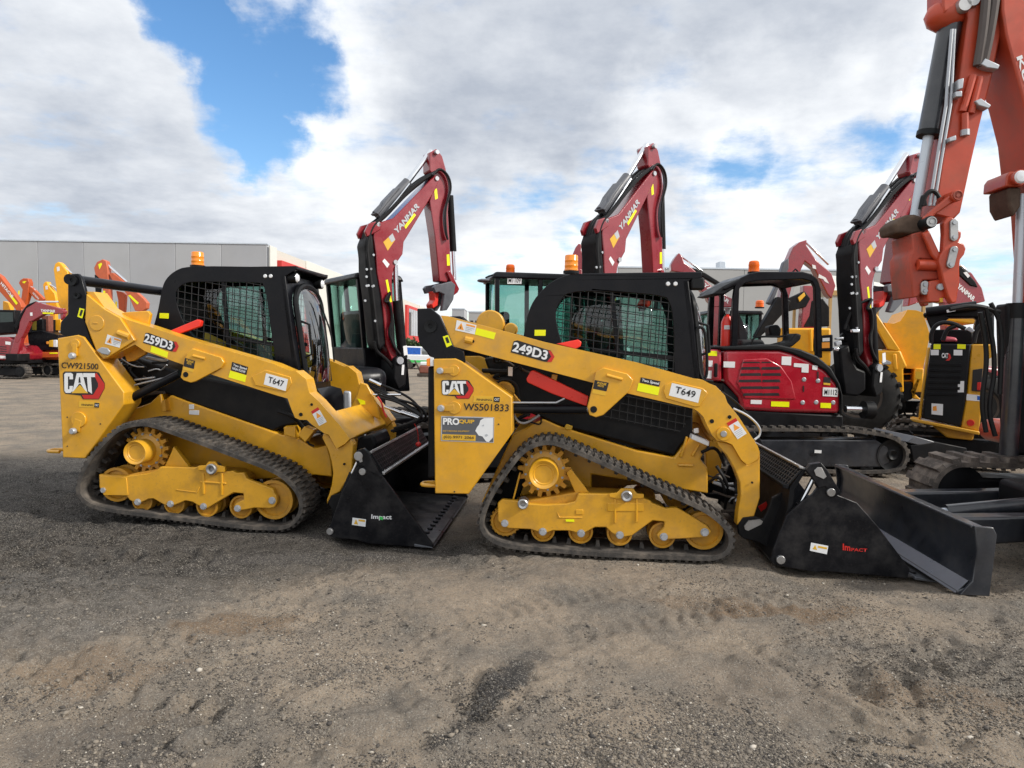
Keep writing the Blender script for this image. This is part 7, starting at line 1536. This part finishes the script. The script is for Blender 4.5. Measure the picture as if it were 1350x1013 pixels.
# open sided shed with a pale roof
v = at_depth(1150, 384, 30); sh_ = bpy.data.objects.new('open_shed', None); COL.objects.link(sh_); sh_.location = (v.x, 30, 0); tag(sh_, 'open shed with shallow white roof and tan beam before the grey warehouse', 'shed')
za = v.z; a = at_depth(1130, 366, 30).x - v.x
MB().hexa([(a - 1.2, 0, za), (2.4, 0, za), (2.4, 4, za), (a - 1.2, 4, za)], [(a - 1.2, .6, za + .75), (a + .2, .6, za + .62), (a + .2, 3.4, za + .62), (a - 1.2, 3.4, za + .75)]).build('roof', M['white_clad'], sh_, .02)
MB().box(a - 1.2, 2.4, -.06, .05, za - .22, za).build('beam', M['tan_wood'], sh_, .01)
for x in (a - 1.1, 2.3):
    for y in (0, 3.8): MB().box(x - .06, x + .06, y, y + .12, 0, za).build('post', M['tan_wood'], sh_, .01)
# skyline beyond the yard
for px0, px1, py, dep, mm, lab in ((618, 640, 412, 130, 'grey_wall', 'low grey building on the skyline behind the nearer loader arm'), (596, 612, 408, 150, 'concrete', 'small dark tower block on the skyline right of the red surround')):
    a, b = at_depth(px0, py, dep), at_depth(px1, py, dep); o = bpy.data.objects.new('building', None); COL.objects.link(o); o.location = ((a.x + b.x) / 2, dep, 0); tag(o, lab, 'building'); h = (b.x - a.x) / 2
    MB().box(-h, h, 0, 10, 0, a.z).build('wall', M[mm], o); MB().box(-h - .1, h + .1, -.1, 10.1, a.z, a.z + .25).build('roof', M['rod_grey'], o)
    for j in range(3): MB().box(-h * .8 + h * .6 * j, -h * .8 + h * .6 * j + h * .35, -.03, .05, a.z * .6, a.z * .8).build('window', M['ink'], o)
# parked car, compactor and hedge in the gap between the loaders
v = at_depth(556, 478, 44); fc = Frame((v.x, v.y, 0), R(0)); car = empty('parked_car', fc, 'white and green car with blue windows parked in the gap between the loaders', 'car')
MB().poly([(-1.5, .35), (1.9, .35), (1.95, .75), (1.3, .88), (-1.5, .92)], 0, 1.7).build('body', M['white'], car, .06, 3)
MB().poly([(-1.4, .90), (1.1, .87), (.55, 1.42), (-1.2, 1.46)], .1, 1.6).build('cabin', M['white'], car, .05, 3)
MB().poly([(-1.15, .95), (-.1, .94), (-.1, 1.36), (-1.05, 1.38)], .08, .12).build('window', M['blue'], car); MB().poly([(.0, .94), (.85, .92), (.45, 1.34), (.0, 1.36)], .08, .12).build('window', M['pane_day'], car)
MB().poly([(-1.45, .42), (1.5, .40), (1.5, .55), (-1.45, .58)], -.01, .02).build('green_stripe', M['green_ink'], car)
for x in (-.9, 1.2):
    for y in (-.02, 1.5): MB().lathe((x, 0, .32), [(.01, y + .02), (.2, y), (.32, y + .02), (.32, y + .2), (.01, y + .2)], 22).build('wheel', M['rubber'], car)
v = ground(559, 497); fp = Frame((v.x, v.y, 0), 0); pc = empty('plate_compactor', fp, 'small brown and white compactor standing on the dirt behind the loader tail', 'compactor')
MB().box(-.35, .35, 0, .5, .02, .16).build('base_plate', M['brown_dark'], pc, .03); MB().box(-.25, .25, .05, .45, .16, .55).build('engine', M['brown_red'], pc, .06); MB().box(-.22, .24, .08, .42, .55, .74).build('fuel_tank', M['white'], pc, .05)
MB().tube([(-.25, .1, .3), (-.5, .1, .8), (-.5, .4, .8), (-.25, .4, .3)], .02, 8, 1).build('handle', M['brown_dark'], pc)
def leaf_mass(name, par, c, size, N, seed, mm):
    rs = np.random.RandomState(seed); d_ = rs.randn(N, 3); d_ /= np.linalg.norm(d_, axis=1)[:, None]; p = d_ * (rs.rand(N, 1) ** .35) * np.array(size) * (.8 + .3 * np.sin(d_[:, :1] * 7 + d_[:, 1:2] * 5)) + np.array(c)
    a = rs.randn(N, 3) * .12; b = rs.randn(N, 3) * .12; V = np.stack([p - a, p + b, p + a, p - b], 1).reshape(-1, 3); return link(name, np_mesh(name, V, np.arange(4 * N).reshape(-1, 4), 4), M[mm], par, ang=0)
for px_, hh, lab in ((543, 1.9, 'dark green shrub left of the loader tail, beyond the white car'), (553, 1.6, 'lower green shrub between the dark shrub and the loader tail')):
    v = at_depth(px_, 460, 60); o = bpy.data.objects.new('shrub', None); COL.objects.link(o); o.location = (v.x, 60, 0); tag(o, lab, 'shrub')
    leaf_mass('foliage', o, (0, 0, hh * .6), (.7, .7, hh * .5), 900, int(px_), 'leaf'); MB().cyl((0, 0, 0), (0, 0, hh * .6), .06, 8, .03).build('stem', M['brown_dark'], o)
